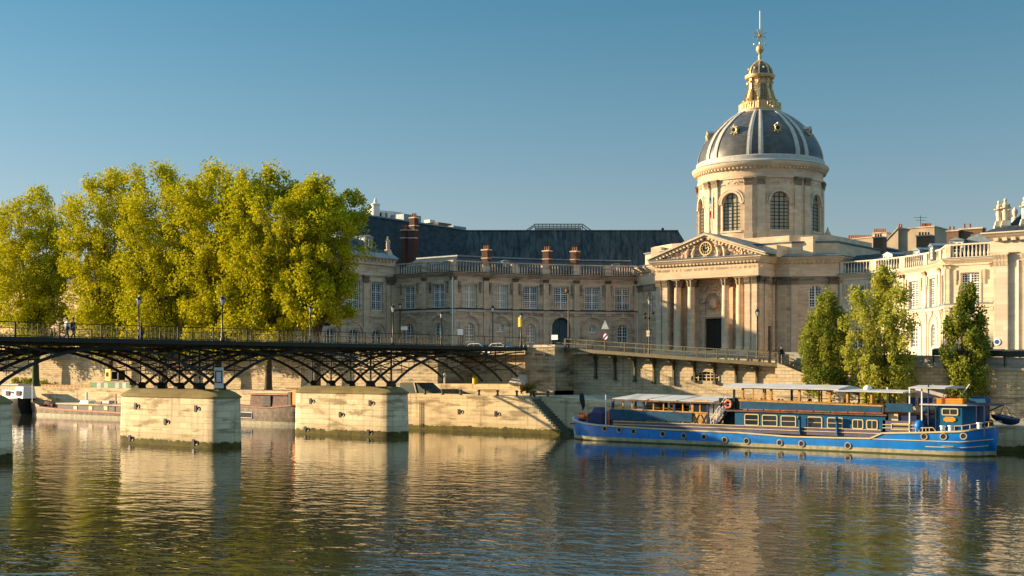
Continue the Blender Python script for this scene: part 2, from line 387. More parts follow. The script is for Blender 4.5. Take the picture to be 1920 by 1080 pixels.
SC.view_settings.view_transform = 'Standard'; SC.view_settings.look = 'None'; SC.view_settings.exposure = 1.27; SC.view_settings.gamma = 1
SC.cycles.max_bounces = 8; SC.cycles.diffuse_bounces = 3; SC.cycles.glossy_bounces = 4; SC.cycles.transmission_bounces = 6; SC.cycles.transparent_max_bounces = 8
WAVE_A, WAVE_B = .062, .07
# ================================================================ setting
def zs(X): return 8.8 if X < 12 else (8.8-(X-12)*.029 if X < 62 else 7.35)
g = MB().box(-4000, 4000, -4000, 4000, -4, -3); struct('ground', g, 'ground')
g = MB(); xs = [-400, -200, -100, 12, 24, 36, 48, 62, 120, 400]; n = len(xs)
g.add([(x, 4.3, zs(x)) for x in xs]+[(x, 30, zs(x)) for x in xs]+[(x, 3000, zs(x)-.5) for x in xs],
      [(i, i+1, n+i+1, n+i) for i in range(n-1)]+[(n+i, n+i+1, 2*n+i+1, 2*n+i) for i in range(n-1)])
struct('street', g, 'asphalt')
# the low quay: level to the left of the stairs, ramping down to the right
QY = -9.5; QZ = 4.0
xa = sx(985, QY)          # top of the stairs
xb = sx(1050, QY)         # foot of the stairs
def qz(X): return QZ if X < xa+3 else (QZ-(X-xa-3)*.075 if X < xa+3+24 else QZ-1.8)
g = MB(); g.box(-300, xa, QY+.6, 6.5, 1.0, QZ-.004)
xs = [xa, xa+3, xa+15, xa+27, 200]; n = 5; y0 = QY+2.6
vs = []
for x in xs: vs += [(x, y0, qz(x)), (x, 6.5, qz(x)+.1)]
g.add(vs, [(2*i, 2*i+2, 2*i+3, 2*i+1) for i in range(4)])
struct('quay_pavement', g, 'paving')
t = thing('quay_wall', 'long sunlit stone quay wall with green moss at the waterline and stairs cut into it', 'quay wall', (0, QY, 0))
g = MB(); g.box(-300, xa-.004, QY, QY+.7, -3, QZ)
# sawtooth end of the front wall following the steps
ns = 15; st = [(xa, -3), (xa, QZ)]
for i in range(ns):
    xq = xa+(xb-xa)*(i+1)/ns; z0 = QZ-(QZ-.1)*i/ns; z1 = QZ-(QZ-.1)*(i+1)/ns
    st += [(xq, z0), (xq, z1)]
st += [(xb, -3)]
g.fr((0, QY), (1, QY)); g.prism(st, 0, .45); g.fr()
obj('wall_face', g, 'quay', t)
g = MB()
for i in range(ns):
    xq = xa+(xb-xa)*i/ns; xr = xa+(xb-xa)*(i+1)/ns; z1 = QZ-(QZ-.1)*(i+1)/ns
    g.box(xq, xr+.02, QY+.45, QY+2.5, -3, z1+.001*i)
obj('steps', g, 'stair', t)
g = MB()      # wall behind the stairs and the quay face to the right
pts = [(xa, -3)]+[(x, qz(x)+.03) for x in (xa, xa+3, xa+15, xa+27, 200)]+[(200, -3)]
g.fr((0, QY+2.5), (1, QY+2.5)); g.prism(pts, 0, .5); g.fr()
obj('stair_side_wall', g, 'quay', t)
g = MB().box(-300, xa-.2, QY-.06, QY+.9, QZ-.3, QZ+.06); obj('coping', g, 'quay', t)
g = MB(); x7 = sx(858, QY)
g.box(-300, xa-6, QY+2.2, QY+2.7, QZ, QZ+.12); obj('gutter_kerb', g, 'quay', t)
def mooring_ring(x, y, z, parent, ax='y'):
    g = MB().box(x-.28, x+.05, y-.05, y+.02, z-.3, z+.3); o = obj('mooring_plate', g, 'blackmetal', parent)
    g = MB().ring((x+.38, y-.03, z), .17, .035, 'y', 12, 5); obj('mooring_ring', g, 'blackmetal', o)
for px, py in ((862, 772), (931, 776)): X = sx(px, QY); mooring_ring(X, QY, zz(py, X, QY), t)
for px in (790, 797):
    X = sx(px, QY); g = MB()
    for q in (-.22, .22): g.bar((X+q, QY-.08, .3), (X+q, QY-.08, 3.2), .05)
    for i in range(9): g.bar((X-.22, QY-.08, .5+i*.3), (X+.22, QY-.08, .5+i*.3), .04)
    if px == 790: obj('ladder', g, 'greyiron', t)
# far left: the low quay drops away under moss
# bollards on the quay edge
bl = ['leftmost of the row, rust red', 'second from the left', 'third from the left', 'fourth from the left', 'fifth from the left', 'sixth, beside the brown plants', 'seventh, at the head of the stairs', 'last at the right end, leaning']
b0 = None
for i, px in enumerate((797, 830, 864, 898, 933, 969, 995, 1027)):
    Y = QY+.5; X = sx(px, Y)
    lab = 'short iron mooring bollard on the quay edge, '+bl[i]
    if b0 is None:
        b0 = thing('mooring_bollard', lab, 'bollard', (X, Y, QZ+.06), group='mooring bollards along the quay edge')
        g = MB().lathe([(.2,0),(.2,.06),(.13,.1),(.12,.42),(.19,.5),(.19,.58),(.1,.64)], 0, 0, 10); obj('post', g, 'greyiron', b0, local=True, smooth=True)
    else: dup(b0, (X, Y, QZ+.06), label=lab)
# ---------------------------------------------------------------- upper river wall
WY = 3.8
xr_abut = sx(1040, 0)
t = thing('river_wall', 'tall stone embankment wall between the low quay and the street', 'wall', (0, WY, QZ))
g = MB()
g.box(-300, -20, WY, WY+.8, 1.0, 8.9)
# right part, battered in steps to follow the falling street, with a barred opening
wx0, wx1 = sx(1296, WY), sx(1350, WY); wz0, wz1 = 5.75, 6.75
pts = [(xr_abut, 1.0), (xr_abut, 8.75), (12, 8.75)]
for x in (24, 36, 48, 62, 200): pts.append((x, zs(x)-.05))
pts.append((200, 1.0))
g.fr((0, WY), (1, WY))
def top(x): return 8.75-(max(0, x-12))*.029 if x < 62 else 7.3
g.prism([(xr_abut, 1), (xr_abut, 8.75), (12, 8.75), (wx0, top(wx0)), (wx0, 1)], 0, .8)
g.prism([(wx1, 1), (wx1, top(wx1)), (62, top(61.9)), (200, 7.3), (200, 1)], 0, .8)
g.prism([(wx0, 1), (wx0, wz0), (wx1, wz0), (wx1, 1)], 0, .8)
arc = [(wx0+(wx1-wx0)*i/10, wz1-.55+.55*math.sin(math.pi*i/10)) for i in range(11)]
g.prism([(wx0, top(wx0))]+arc+[(wx1, top(wx1))], 0, .8)
obj('wall_face', g, 'wall', t)
g = MB(); g.fr((0, WY), (1, WY)); g.box(wx0, wx1, .6, .65, wz0, wz1)
o = obj('barred_opening', g, 'glass', t)
g = MB(); g.fr((0, WY), (1, WY))
for i in range(7): x = wx0+(wx1-wx0)*(i+.5)/7; g.box(x-.05, x+.05, .2, .26, wz0, wz1-.06)
for z in (wz0+.33, wz0+.66): g.box(wx0, wx1, .17, .23, z-.04, z+.04)
obj('bars', g, 'cream', o)
g = MB()   # ledge and parapet
g.fr((0, WY), (1, WY))
for a, b in ((-300, -20),): g.box(a, b, -.12, .5, 8.5, 8.75)
for a, b in zip((38, 48, 62), (48, 62, 200)):
    za, zb = top(a)-.15, top(b)-.15
    g.add([(a,-.15,za-.25),(b,-.15,zb-.25),(b,.5,zb-.25),(a,.5,za-.25),(a,-.15,za),(b,-.15,zb),(b,.5,zb),(a,.5,za)], [(3,2,1,0),(4,5,6,7),(0,1,5,4),(1,2,6,5),(2,3,7,6),(3,0,4,7)])
obj('ledge', g, 'parapet', t)
g = MB(); g.fr((0, WY), (1, WY))
xp = sx(1471, WY)
for a, b in zip((xp, 48, 62), (48, 62, 200)):
    za, zb = top(a)-.14, top(b)-.14
    g.add([(a,.1,za),(b,.1,zb),(b,.6,zb),(a,.6,za),(a,.1,za+.95),(b,.1,zb+.95),(b,.6,zb+.95),(a,.6,za+.95)], [(3,2,1,0),(4,5,6,7),(0,1,5,4),(1,2,6,5),(2,3,7,6),(3,0,4,7)])
g.box(-300, -20, .1, .6, 8.76, 9.75)
obj('parapet', g, 'parapet', t)
g = MB()     # blind arch slits on the left stretch
for px in (512, 545):
    pass
for px in (30,): 
    X = sx(px, WY)
X = sx(515, WY); g.fr((0, WY), (1, WY)); g.prism([(X-1.6, 6.3), (X+1.2, 6.3), (X+1.2, 7.2), (X-.2, 7.5), (X-1.6, 7.2)], -.03, .05)
obj('blocked_window', g, 'parapet', t)
# abutment
t = thing('bridge_abutment', 'tall stone bridge abutment with a dark shaded side and a recess under the arch', 'abutment', (0, 0, QZ))
g = MB()
XL, XR = -7.4, 6.4
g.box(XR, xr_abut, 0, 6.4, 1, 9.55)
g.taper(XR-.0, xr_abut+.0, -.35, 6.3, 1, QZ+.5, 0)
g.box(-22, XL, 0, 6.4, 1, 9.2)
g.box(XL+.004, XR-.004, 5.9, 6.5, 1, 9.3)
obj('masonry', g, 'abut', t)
g = MB(); g.box(XL+.01, XR-.01, -1.0, 5.88, 1, 5.2); g.box(XL-.6, XR+2.5, -2.2, -1.0, 1, 4.62); obj('seat_ledge', g, 'quay', t)
g = MB(); g.add([(XR-1.6,-1.4,5.2),(XR+.4,-1.4,5.2),(XR+.4,.4,5.2),(XR-1.6,.4,5.2),(XR-.9,-.9,6.35),(XR+.25,-.9,6.35),(XR+.25,.3,6.35),(XR-.9,.3,6.35)],
   [(3,2,1,0),(4,5,6,7),(0,1,5,4),(1,2,6,5),(2,3,7,6),(3,0,4,7)])
obj('arch_pedestal', g, 'tent', t)
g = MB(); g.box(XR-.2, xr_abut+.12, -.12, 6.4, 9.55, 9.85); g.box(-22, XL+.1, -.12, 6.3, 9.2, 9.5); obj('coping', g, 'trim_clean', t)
g = MB(); X = sx(1010, 0); g.box(X-.8, X+.9, -.08, .001, zz(668, X, 0), zz(661, X, 0)); o = obj('plaque', g, 'trim_clean', t)
g = MB(); g.box(X-.55, X+.75, -.1, -.08, zz(667, X, 0), zz(662.5, X, 0)); obj('plaque_lettering', g, 'redwood', o)
# ================================================================ footbridge
HW = 6.2; ZD = 9.55; PY = [-22.4, -44.6, -66.8, -89.0, -111.2]; SPAN = [(0.3, -22.4), (-22.4, -44.6), (-44.6, -66.8), (-66.8, -89.0)]
bt = thing('footbridge', 'long dark iron arched footbridge with mesh railings on pale stone piers', 'bridge', (0, -44, 0))
g = MB(); g.box(-HW-.4, HW+.4, -100, -.02, ZD-.14, ZD); obj('deck', g, 'rust', bt)
g = MB()
for s_ in (-1, 1): g.box(s_*(HW+.42)-.06, s_*(HW+.42)+.06, -100, -.02, ZD-.34, ZD+.04)
multi('edge_beam', g, 'iron', bt)
g = MB()
for i in range(56): y = -.8-i*1.78; g.box(-HW-.35, HW+.35, y-.07, y+.07, ZD-.42, ZD-.145)
obj('cross_beams', g, 'iron', bt)
RX = [-6.0, -3.0, 0, 3.0, 6.0]; ZF = 5.55; ZC = 8.85
def arcz(u): return ZF+(ZC-ZF)*(1-(2*u-1)**2)**.78 if False else ZF+(ZC-ZF)*(math.sqrt(1.28**2-(2*u-1)**2)-math.sqrt(1.28**2-1))/(1.28-math.sqrt(1.28**2-1))
for (ya, yb) in SPAN:
    for x in RX:
        g = MB(); inset = .45
        pts = [(x, ya-inset+(yb-ya+2*inset)*i/20, arcz(i/20)) for i in range(21)]
        g.path(pts, .14, .24); rb = obj('arch_rib', g, 'iron', bt)
        # haunch arches rising to the deck over the piers, and struts
        for (yp, sgn) in ((ya, -1), (yb, 1)):
            g = MB()
            L_ = abs(yb-ya); q = .27; yq = yp+sgn*L_*q; zq = arcz(q)
            pp = [(x, yp+sgn*L_*q*k/8, ZD-.55-(ZD-.55-zq)*(k/8)**1.9) for k in range(9)]
            g.path(pp, .09, .16)
            g.bar((x, yp+sgn*L_*.12, arcz(.12)), (x, yp+sgn*.3, ZD-1.9), .09)
            ya2 = yp+sgn*L_*.20; g.bar((x, ya2, arcz(.2)), (x, yp+sgn*L_*.10, ZD-1.0), .07)
            g.bar((x, yp+sgn*L_*.36, arcz(.36)), (x, yp+sgn*L_*.36, ZD-.5), .08)
            for uu in (.07, .155, .24): g.bar((x, yp+sgn*L_*uu, arcz(uu)), (x, yp+sgn*L_*uu, ZD-.4), .05)
            g.bar((x, yp+sgn*.1, 6.9), (x, yp+sgn*L_*.13, arcz(.13)), .05); g.bar((x, yp+sgn*.1, 8.3), (x, yp+sgn*L_*.2, arcz(.2)), .05)
            multi('spandrel_strut', g, 'iron', rb)
    g = MB(); L_ = yb-ya
    for u in (.1, .2, .3, .42, .5, .58, .7, .8, .9):
        y = ya+L_*u; z = arcz(u); g.tube([(-6, y, z), (6, y, z)], .055, 5)
        if u in (.2, .8, .3, .7, .42, .58):
            for a, b in zip(RX, RX[1:]): g.bar((a, y, z), (b, y, ZD-.5), .045); g.bar((b, y, z), (a, y, ZD-.5), .045)
    obj('tie_rods', g, 'iron', bt)
for yp in PY[:4]:
    g = MB()
    for x in RX: g.bar((x, yp, 5.3), (x, yp, ZD-.5), .14)
    for z in (6.6, 7.8): g.tube([(-6, yp, z), (6, yp, z)], .05, 5)
    for a, b in zip(RX, RX[1:]): g.bar((a, yp, 5.9), (b, yp, 7.8), .05); g.bar((b, yp, 5.9), (a, yp, 7.8), .05)
    obj('pier_frame', g, 'iron', bt)
    g = MB()
    for x in RX: g.taper(x-.36, x+.36, yp-.5, yp+.5, 5.0, 5.8, .16)
    multi('arch_shoe', g, 'iron', bt)
# piers
def oval(hx, r, n=10):
    e = lambda v: math.copysign(abs(v)**.62, v)
    return [(s_*(hx-r)+r*e(math.cos(a)), r*e(math.sin(a))) for s_, a in [(1, -math.pi/2+math.pi*i/n) for i in range(n+1)]+[(-1, math.pi/2+math.pi*i/n) for i in range(n+1)]]
    return [(hx-r+r*math.cos(a), r*math.sin(a)) for a in [(-math.pi/2+math.pi*i/n) for i in range(n+1)]]+[(-hx+r+r*math.cos(a), r*math.sin(a)) for a in [(math.pi/2+math.pi*i/n) for i in range(n+1)]]
for yp in PY[:4]:
    def lay(specs, mat, nm, par):
        g = MB(); vs = []; m = None
        for hx, r, z in specs:
            o_ = oval(hx, r); m = len(o_); vs += [(x, y+yp, z) for x, y in o_]
        fs = [(j*m+k, j*m+(k+1) % m, (j+1)*m+(k+1) % m, (j+1)*m+k) for j in range(len(specs)-1) for k in range(m)]
        fs += [tuple(range(m-1, -1, -1)), tuple(range((len(specs)-1)*m, len(specs)*m))]
        g.add(vs, fs); return obj(nm, g, mat, par, smooth=True)
    p = lay([(7.62, 1.72, -3), (7.58, 1.68, .25), (7.5, 1.58, 4.45)], 'pier', 'pier', bt)
    lay([(7.6, 1.68, 4.45), (7.6, 1.68, 4.6), (7.1, 1.1, 5.0), (6.7, .6, 5.2)], 'cap', 'pier_cap', p)
    for xx, z in ((-4.4, 3.55), (4.6, 3.5), (.2, 2.2), (-5.2, .5), (4.4, .45)):
        yy = yp-1.58-(4.45-z)*.025
        mooring_ring(xx, yy, z, p)
# railing: posts, rails, mesh
for s_ in (1, -1):
    X = s_*(HW+.3); g = MB()
    for z, w_ in ((1.16, .07), (.12, .05)): g.box(X-w_/2, X+w_/2, -100, -.05, ZD+z-.03, ZD+z+.03)
    rl = obj('railing', g, 'rail' if s_ < 0 else 'iron', bt)
    g = MB(); y = -.2
    while y > -99:        # open wire lattice with shallow arcs, as on the parapet panels
        for k in range(4): g.bar((X, y-k*.95, ZD+.12), (X, y-k*.95-.95, ZD+.75+.35*(k % 2)), .018); g.bar((X, y-k*.95-.95, ZD+.12), (X, y-k*.95, ZD+.75+.35*((k+1) % 2)), .018)
        for k in range(1, 8): g.bar((X, y-k*.475, ZD+.12), (X, y-k*.475, ZD+1.16), .014)
        y -= 3.8
    obj('wire_lattice', g, 'rail', rl)
    pm = None
    for i in range(27):
        y = -.2-i*3.8
        if pm is None: pm = MB().box(-.06, .06, -.06, .06, 0, 1.2).box(-.09, .09, -.09, .09, -.02, .1).mesh('post', 'iron')
        o = obj('post', pm, None, rl); o.location = (X, y, ZD)
# navigation boards on piers
sb = None
for i, (yp, lab) in enumerate(((-44.6, 'white board with a maroon square outline on the cutwater of the middle pier'), (-66.8, 'white and maroon board on the pier at the left edge of the picture'))):
    t = thing('navigation_board', lab, 'sign', (6.9, yp-.9, 5.1), group='navigation boards on the piers', rz=R(20))
    g = MB().box(-.45, .45, -.03, .03, .25, 2.1); b_ = obj('board', g, 'white', t, local=True)
    g = MB()
    for a in ((-.36, .36, 1.72, 1.82), (-.36, .36, .72, .82), (-.36, -.26, .82, 1.72), (.26, .36, .82, 1.72)): g.box(a[0], a[1], -.05, -.03, a[2], a[3])
    obj('square_outline', g, 'maroon', b_, local=True)
    g = MB().bar((0, .06, 0), (0, .06, 2.0), .08); obj('bracket_post', g, 'iron', t, local=True)
# ================================================================ ramp walkway along the wall
RY0, RY1 = 1.95, WY-.02
ra = thing('ramp_walkway', 'sloping iron walkway on curved brackets descending along the embankment wall', 'walkway', (12, 2.5, 8))
x0, x1 = sx(1043, RY0), sx(1462, RY0)
def rz_(x): return 9.5+(7.55-9.5)*max(0, x-x0)/(x1-x0)
g = MB(); g.fr()
g.add([(x0,RY0,rz_(x0)-.14),(x1,RY0,rz_(x1)-.14),(x1,RY1,rz_(x1)-.14),(x0,RY1,rz_(x0)-.14),(x0,RY0,rz_(x0)),(x1,RY0,rz_(x1)),(x1,RY1,rz_(x1)),(x0,RY1,rz_(x0))],
  [(3,2,1,0),(4,5,6,7),(0,1,5,4),(1,2,6,5),(2,3,7,6),(3,0,4,7)])
obj('deck', g, 'greyiron', ra)
g = MB(); g.bar((x0, RY0-.06, rz_(x0)-.12), (x1, RY0-.06, rz_(x1)-.12), .1, .34); obj('edge_beam', g, 'rail', ra)
bpx = [1117,1153,1190,1226,1263,1302,1340,1380,1419]
for i, px in enumerate(bpx):
    x = sx(px, WY-.15); zt = rz_(x)-.15; g = MB()
    zb = zt-2.9 if i < 5 else zt-2.35
    g.bar((x, WY-.16, zb), (x, WY-.16, zt), .22, .22)
    g.box(x-.2, x+.2, WY-.34, WY-.01, zb-.25, zb+.05); g.box(x-.2, x+.2, WY-.36, WY-.01, zt-.95, zt-.6)
    pp = [(x, WY-.3-(1.5)*(1-math.cos(a)), zt-1.4+1.32*math.sin(a)) for a in [math.pi/2*k/7 for k in range(8)]]
    g.path(pp, .12, .14); g.bar((x, RY0, zt-.06), (x, WY, zt-.06), .12, .16)
    g.box(x-.16, x+.16, WY-1.3, WY-.95, zt-.5, zt-.15)
    obj('bracket', g, 'greyiron', ra)
g = MB()
for hh in (.08, .62, 1.12): g.bar((x0, RY0+.02, rz_(x0)+hh), (x1, RY0+.02, rz_(x1)+hh), .05)
for hh in (.62, 1.12): g.bar((x0, RY1-.2, rz_(x0)+hh), (x1, RY1-.2, rz_(x1)+hh), .05)
rr = obj('railing', g, 'rail', ra)
pxs = [1060,1078,1100,1134,1171,1208,1246,1283,1306,1323,1344,1362,1383,1402,1422]
for px in pxs:
    x = sx(px, RY0); o = obj('post', MB().box(x-.05, x+.05, RY0-.03, RY0+.07, rz_(x), rz_(x)+1.15), 'greyiron', rr)
g = MB()
for i in range(int((x1-x0)/2)):
    xx = x0+i*2; g.box(xx-.04, xx+.04, RY1-.22, RY1-.16, rz_(xx), rz_(xx)+1.12)
multi('post', g, 'greyiron', rr)
# gate frame + landing + stair rail at the low end
g = MB(); xg = sx(1443, RY0); xh = sx(1461, RY0)
for x in (xg, xh): g.box(x-.1, x+.1, RY0-.06, RY0+.14, rz_(x)-.1, rz_(x)+1.3)
g.box(xg, xh, RY0-.05, RY0+.13, rz_(xg)+1.2, rz_(xg)+1.32); g.box(xg, xh, RY0-.05, RY0+.13, rz_(xg)-.2, rz_(xg)+.05)
obj('gate_frame', g, 'blackmetal', ra)
t = thing('embankment_stairs', 'stone steps with a thin handrail going down beside the end of the walkway', 'stairs', (sx(1490, 2), 2.4, 4))
g = MB(); xs0 = sx(1464, 2); xs1 = xs0+9
for i in range(20):
    a = xs0+(xs1-xs0)*i/20; b = xs0+(xs1-xs0)*(i+1)/20; z = 7.5-(7.5-4.0)*(i+1)/20
    g.box(a, b+.01, 1.9+.0005*i, WY-.02-.0005*i, 1.5, z)
obj('steps', g, 'wall', t)
g = MB(); g.bar((xs0, 1.95, 8.6), (xs1, 1.95, 5.0), .07); g.bar((xs0, 1.95, 8.2), (xs1, 1.95, 4.6), .05)
for i in range(6): a = i/5; x = xs0+(xs1-xs0)*a; g.bar((x, 1.95, 8.6-3.6*a), (x, 1.95, 7.4-3.5*a), .06)
obj('handrail', g, 'blackmetal', t)
g = MB(); a = xs0-.3
g.add([(a,1.75,1.5),(xs1,1.75,1.5),(xs1,1.9,1.5),(a,1.9,1.5),(a,1.75,7.7),(xs1,1.75,4.2),(xs1,1.9,4.2),(a,1.9,7.7)], [(3,2,1,0),(4,5,6,7),(0,1,5,4),(1,2,6,5),(2,3,7,6),(3,0,4,7)])
obj('side_wall', g, 'wall', t)
# ================================================================ facade kit
def bay_wall(mb, p0, p1, z0, z1, ops, th=.55, inset=.004, d0=0.0):
    """a wall panel p0->p1 with openings (a, b, za, zb, arched) in local u"""
    L_ = math.hypot(p1[0]-p0[0], p1[1]-p0[1]); mb.fr(p0, p1)
    ops = sorted(ops, key=lambda o: o[2]); zc = z0; D0, D1 = d0, d0+th
    for i, (a, b, za, zb, ar) in enumerate(ops):
        r = (b-a)/2 if ar == 1 else 0
        nz = z1 if i == len(ops)-1 else (zb+r+ops[i+1][2])/2
        mb.box(inset, a, D0, D1, zc, nz); mb.box(b, L_-inset, D0, D1, zc, nz)
        if za > zc: mb.box(a, b, D0, D1, zc, za)
        if ar == 1:
            c = (a+b)/2; arc = [(c-r*math.cos(math.pi*k/10), zb+r*math.sin(math.pi*k/10)) for k in range(11)]
            mb.prism([(a, nz)]+arc+[(b, nz)], D0, D1)
        else:
            if nz > zb: mb.box(a, b, D0, D1, zb, nz)
        zc = nz
    if not ops: mb.box(inset, L_-inset, D0, D1, z0, z1)
    mb.fr()
WCACHE = {}
def window(parent, p0, p1, a, b, za, zb, arch=0, cols=2, rows=3, fine=(3, 3), depth=.28, mat='frame', gl='glass', bar=.05, main=.15, label=None):
    """casement window: 'window' (painted frame) with its 'pane' below it"""
    w_ = b-a; h_ = zb-za; key = (round(w_, 2), round(h_, 2), arch, cols, rows, fine, mat, gl, bar, main)
    if key not in WCACHE:
        g = MB(); t_ = .07
        g.box(0, w_, 0, t_, 0, main*.9); g.box(0, main, 0, t_, main*.9, h_); g.box(w_-main, w_, 0, t_, main*.9, h_)
        if not arch: g.box(main, w_-main, 0, t_, h_-main, h_)
        for i in range(1, cols): x = w_*i/cols; g.box(x-main*.6, x+main*.6, -.02, t_, main, h_-(main if not arch else 0))
        for j in range(1, rows): z = h_*j/rows; g.box(main, w_-main, -.01, t_-.005, z-main*.4, z+main*.4)
        nx, nz = cols*fine[0], rows*fine[1]
        for i in range(1, nx):
            if i % fine[0]: x = w_*i/nx; g.box(x-bar/2, x+bar/2, .01, t_-.01, main, h_-main*.5)
        for j in range(1, nz):
            if j % fine[1]: z = h_*j/nz; g.box(main, w_-main, .012, t_-.012, z-bar/2, z+bar/2)
        if arch:
            r = w_/2; 
            for k in range(10):
                a0, a1 = math.pi*k/10, math.pi*(k+1)/10
                g.prism([(r-r*math.cos(a0), h_+r*math.sin(a0)), (r-r*math.cos(a1), h_+r*math.sin(a1)), (r-(r-main)*math.cos(a1), h_+(r-main)*math.sin(a1)), (r-(r-main)*math.cos(a0), h_+(r-main)*math.sin(a0))], 0, t_)
            for i in range(1, nx):
                x = w_*i/nx; zz_ = math.sqrt(max(0, r*r-(x-r)**2)); bw = main*.6 if i % fine[0] == 0 else bar/2
                g.box(x-bw, x+bw, .01, t_-.01, h_, h_+zz_-.03)
            z = h_+r*.5; q = math.sqrt(r*r-(r*.5)**2); g.box(r-q+.03, r+q-.03, .012, t_-.012, z-bar/2, z+bar/2); g.box(main, w_-main, .012, t_-.012, h_-bar/2, h_+bar/2)
        p = MB()
        if arch: p.prism([(0.01, 0.01), (w_-.01, .01)]+[(w_/2+(w_/2-.01)*math.cos(math.pi*k/10), h_+(w_/2-.01)*math.sin(math.pi*k/10)) for k in range(11)], t_+.005, t_+.04)
        else: p.box(.01, w_-.01, t_+.005, t_+.04, .01, h_-.01)
        WCACHE[key] = (g.mesh('window', mat), p.mesh('pane', gl))
    fm, pm = WCACHE[key]
    ux, uy = p1[0]-p0[0], p1[1]-p0[1]; l = math.hypot(ux, uy); ux /= l; uy /= l
    o = obj('window', fm, None, parent); o.location = (p0[0]+ux*a-uy*depth, p0[1]+uy*a+ux*depth, za); o.rotation_euler = (0, 0, math.atan2(uy, ux))
    if label: o['label'] = label
    p = bpy.data.objects.new('pane', pm); COL.objects.link(p); p.parent = o
    return o
def polyfix(path): return path
def cornice(mb, path, z, h, out, steps=3, closed=False):
    pr = [(-.3, z)]
    for i in range(steps): pr += [(out*(i+.35)/steps, z+h*i/steps), (out*(i+1)/steps, z+h*(i+.55)/steps)]
    pr += [(out, z+h), (-.3, z+h+.06)]
    mb.sweep(path, pr, closed)
def band(mb, path, z0, z1, out, closed=False): mb.sweep(path, [(-.2, z0), (out, z0), (out, z1), (-.2, z1+.03)], closed)
def dentils(mb, p0, p1, z, h, out, step=.55, w_=.28):
    L_ = math.hypot(p1[0]-p0[0], p1[1]-p0[1]); mb.fr(p0, p1); n = int(L_/step)
    for i in range(n): u = (i+.5)*L_/n; mb.box(u-w_/2, u+w_/2, -out, .02, z, z+h)
    mb.fr()
def balustrade(mb, p0, p1, z, h, nbal, ped0=.55, setb=.1):
    """pedestals at the ends, balusters between, base and rail"""
    L_ = math.hypot(p1[0]-p0[0], p1[1]-p0[1]); mb.fr(p0, p1)
    mb.box(0, L_, setb, setb+.4, z, z+.22); mb.box(0, L_, setb-.04, setb+.44, z+h-.2, z+h)
    mb.box(0.01, ped0, setb-.06, setb+.46, z+.22, z+h-.2); mb.box(L_-ped0, L_-.01, setb-.06, setb+.46, z+.22, z+h-.2)
    for i in range(nbal):
        u = ped0+(L_-2*ped0)*(i+.5)/nbal; hh = h-.42
        mb.lathe([(.09, z+.22), (.13, z+.22+hh*.12), (.15, z+.22+hh*.3), (.075, z+.22+hh*.62), (.07, z+.22+hh*.85), (.12, z+.22+hh)], u, setb+.2, 6)
    mb.fr()
def capital(mb, x, y, z, r, h):
    """leafy capital: two tiers of points and an abacus"""
    mb.lathe([(r*.95, z), (r*1.12, z+h*.28), (r*1.3, z+h*.38), (r*1.02, z+h*.42), (r*1.2, z+h*.62), (r*1.45, z+h*.78), (r*1.15, z+h*.84)], x, y, 16, star=.13)
    mb.box(x-r*1.35, x+r*1.35, y-r*1.35, y+r*1.35, z+h*.84, z+h)
def pil_capital(mb, u0, u1, dout, z, h):
    """capital of a flat pilaster in the current wall frame"""
    w_ = u1-u0
    for j in range(2):
        for k in range(4):
            c = u0+w_*(k+.5)/4; e = .12+.16*j
            mb.add([(c-w_*.15, -dout-.02, z+h*.42*j), (c+w_*.15, -dout-.02, z+h*.42*j), (c+w_*.17, -dout-.1-e, z+h*(.42*j+.4)), (c-w_*.17, -dout-.1-e, z+h*(.42*j+.4)), (c, -dout+.02, z+h*(.42*j+.48))],
                   [(0,1,2,3), (3,2,4), (0,3,4), (1,4,2)])
    mb.box(u0-.14, u1+.14, -dout-.24, 0.01, z+h*.86, z+h)
def pilaster(mb, u0, u1, dout, z0, z1, cap=.95):
    mb.box(u0-.08, u1+.08, -dout-.07, .01, z0, z0+.35); mb.box(u0, u1, -dout, .01, z0+.35, z1-cap)
    pil_capital(mb, u0, u1, dout, z1-cap, cap)
def pil_obj(par, p0, p1, u0, u1, dout, z0, z1, cap=.95, mat='inst_clean', simple=False, capm='sooty'):
    g = MB().fr(p0, p1)
    if simple: g.box(u0, u1, -dout, .01, z0, z1-.45); g.box(u0-.08, u1+.1, -dout-.1, .01, z1-.45, z1)
    else: g.box(u0-.08, u1+.08, -dout-.07, .01, z0, z0+.35); g.box(u0, u1, -dout, .01, z0+.35, z1-cap*.9)
    o = obj('pilaster', g, mat, par)
    if not simple: g = MB().fr(p0, p1); pil_capital(g, u0, u1, dout, z1-cap, cap); obj('capital', g, capm, o)
    return o
def arch_ring(mb, c, zc, r, w_, out, n=12, full=False):
    for k in range(n):
        a0, a1 = math.pi*k/n, math.pi*(k+1)/n
        mb.prism([(c-r*math.cos(a0), zc+r*math.sin(a0)), (c-r*math.cos(a1), zc+r*math.sin(a1)), (c-(r+w_)*math.cos(a1), zc+(r+w_)*math.sin(a1)), (c-(r+w_)*math.cos(a0), zc+(r+w_)*math.sin(a0))], -out, .01)
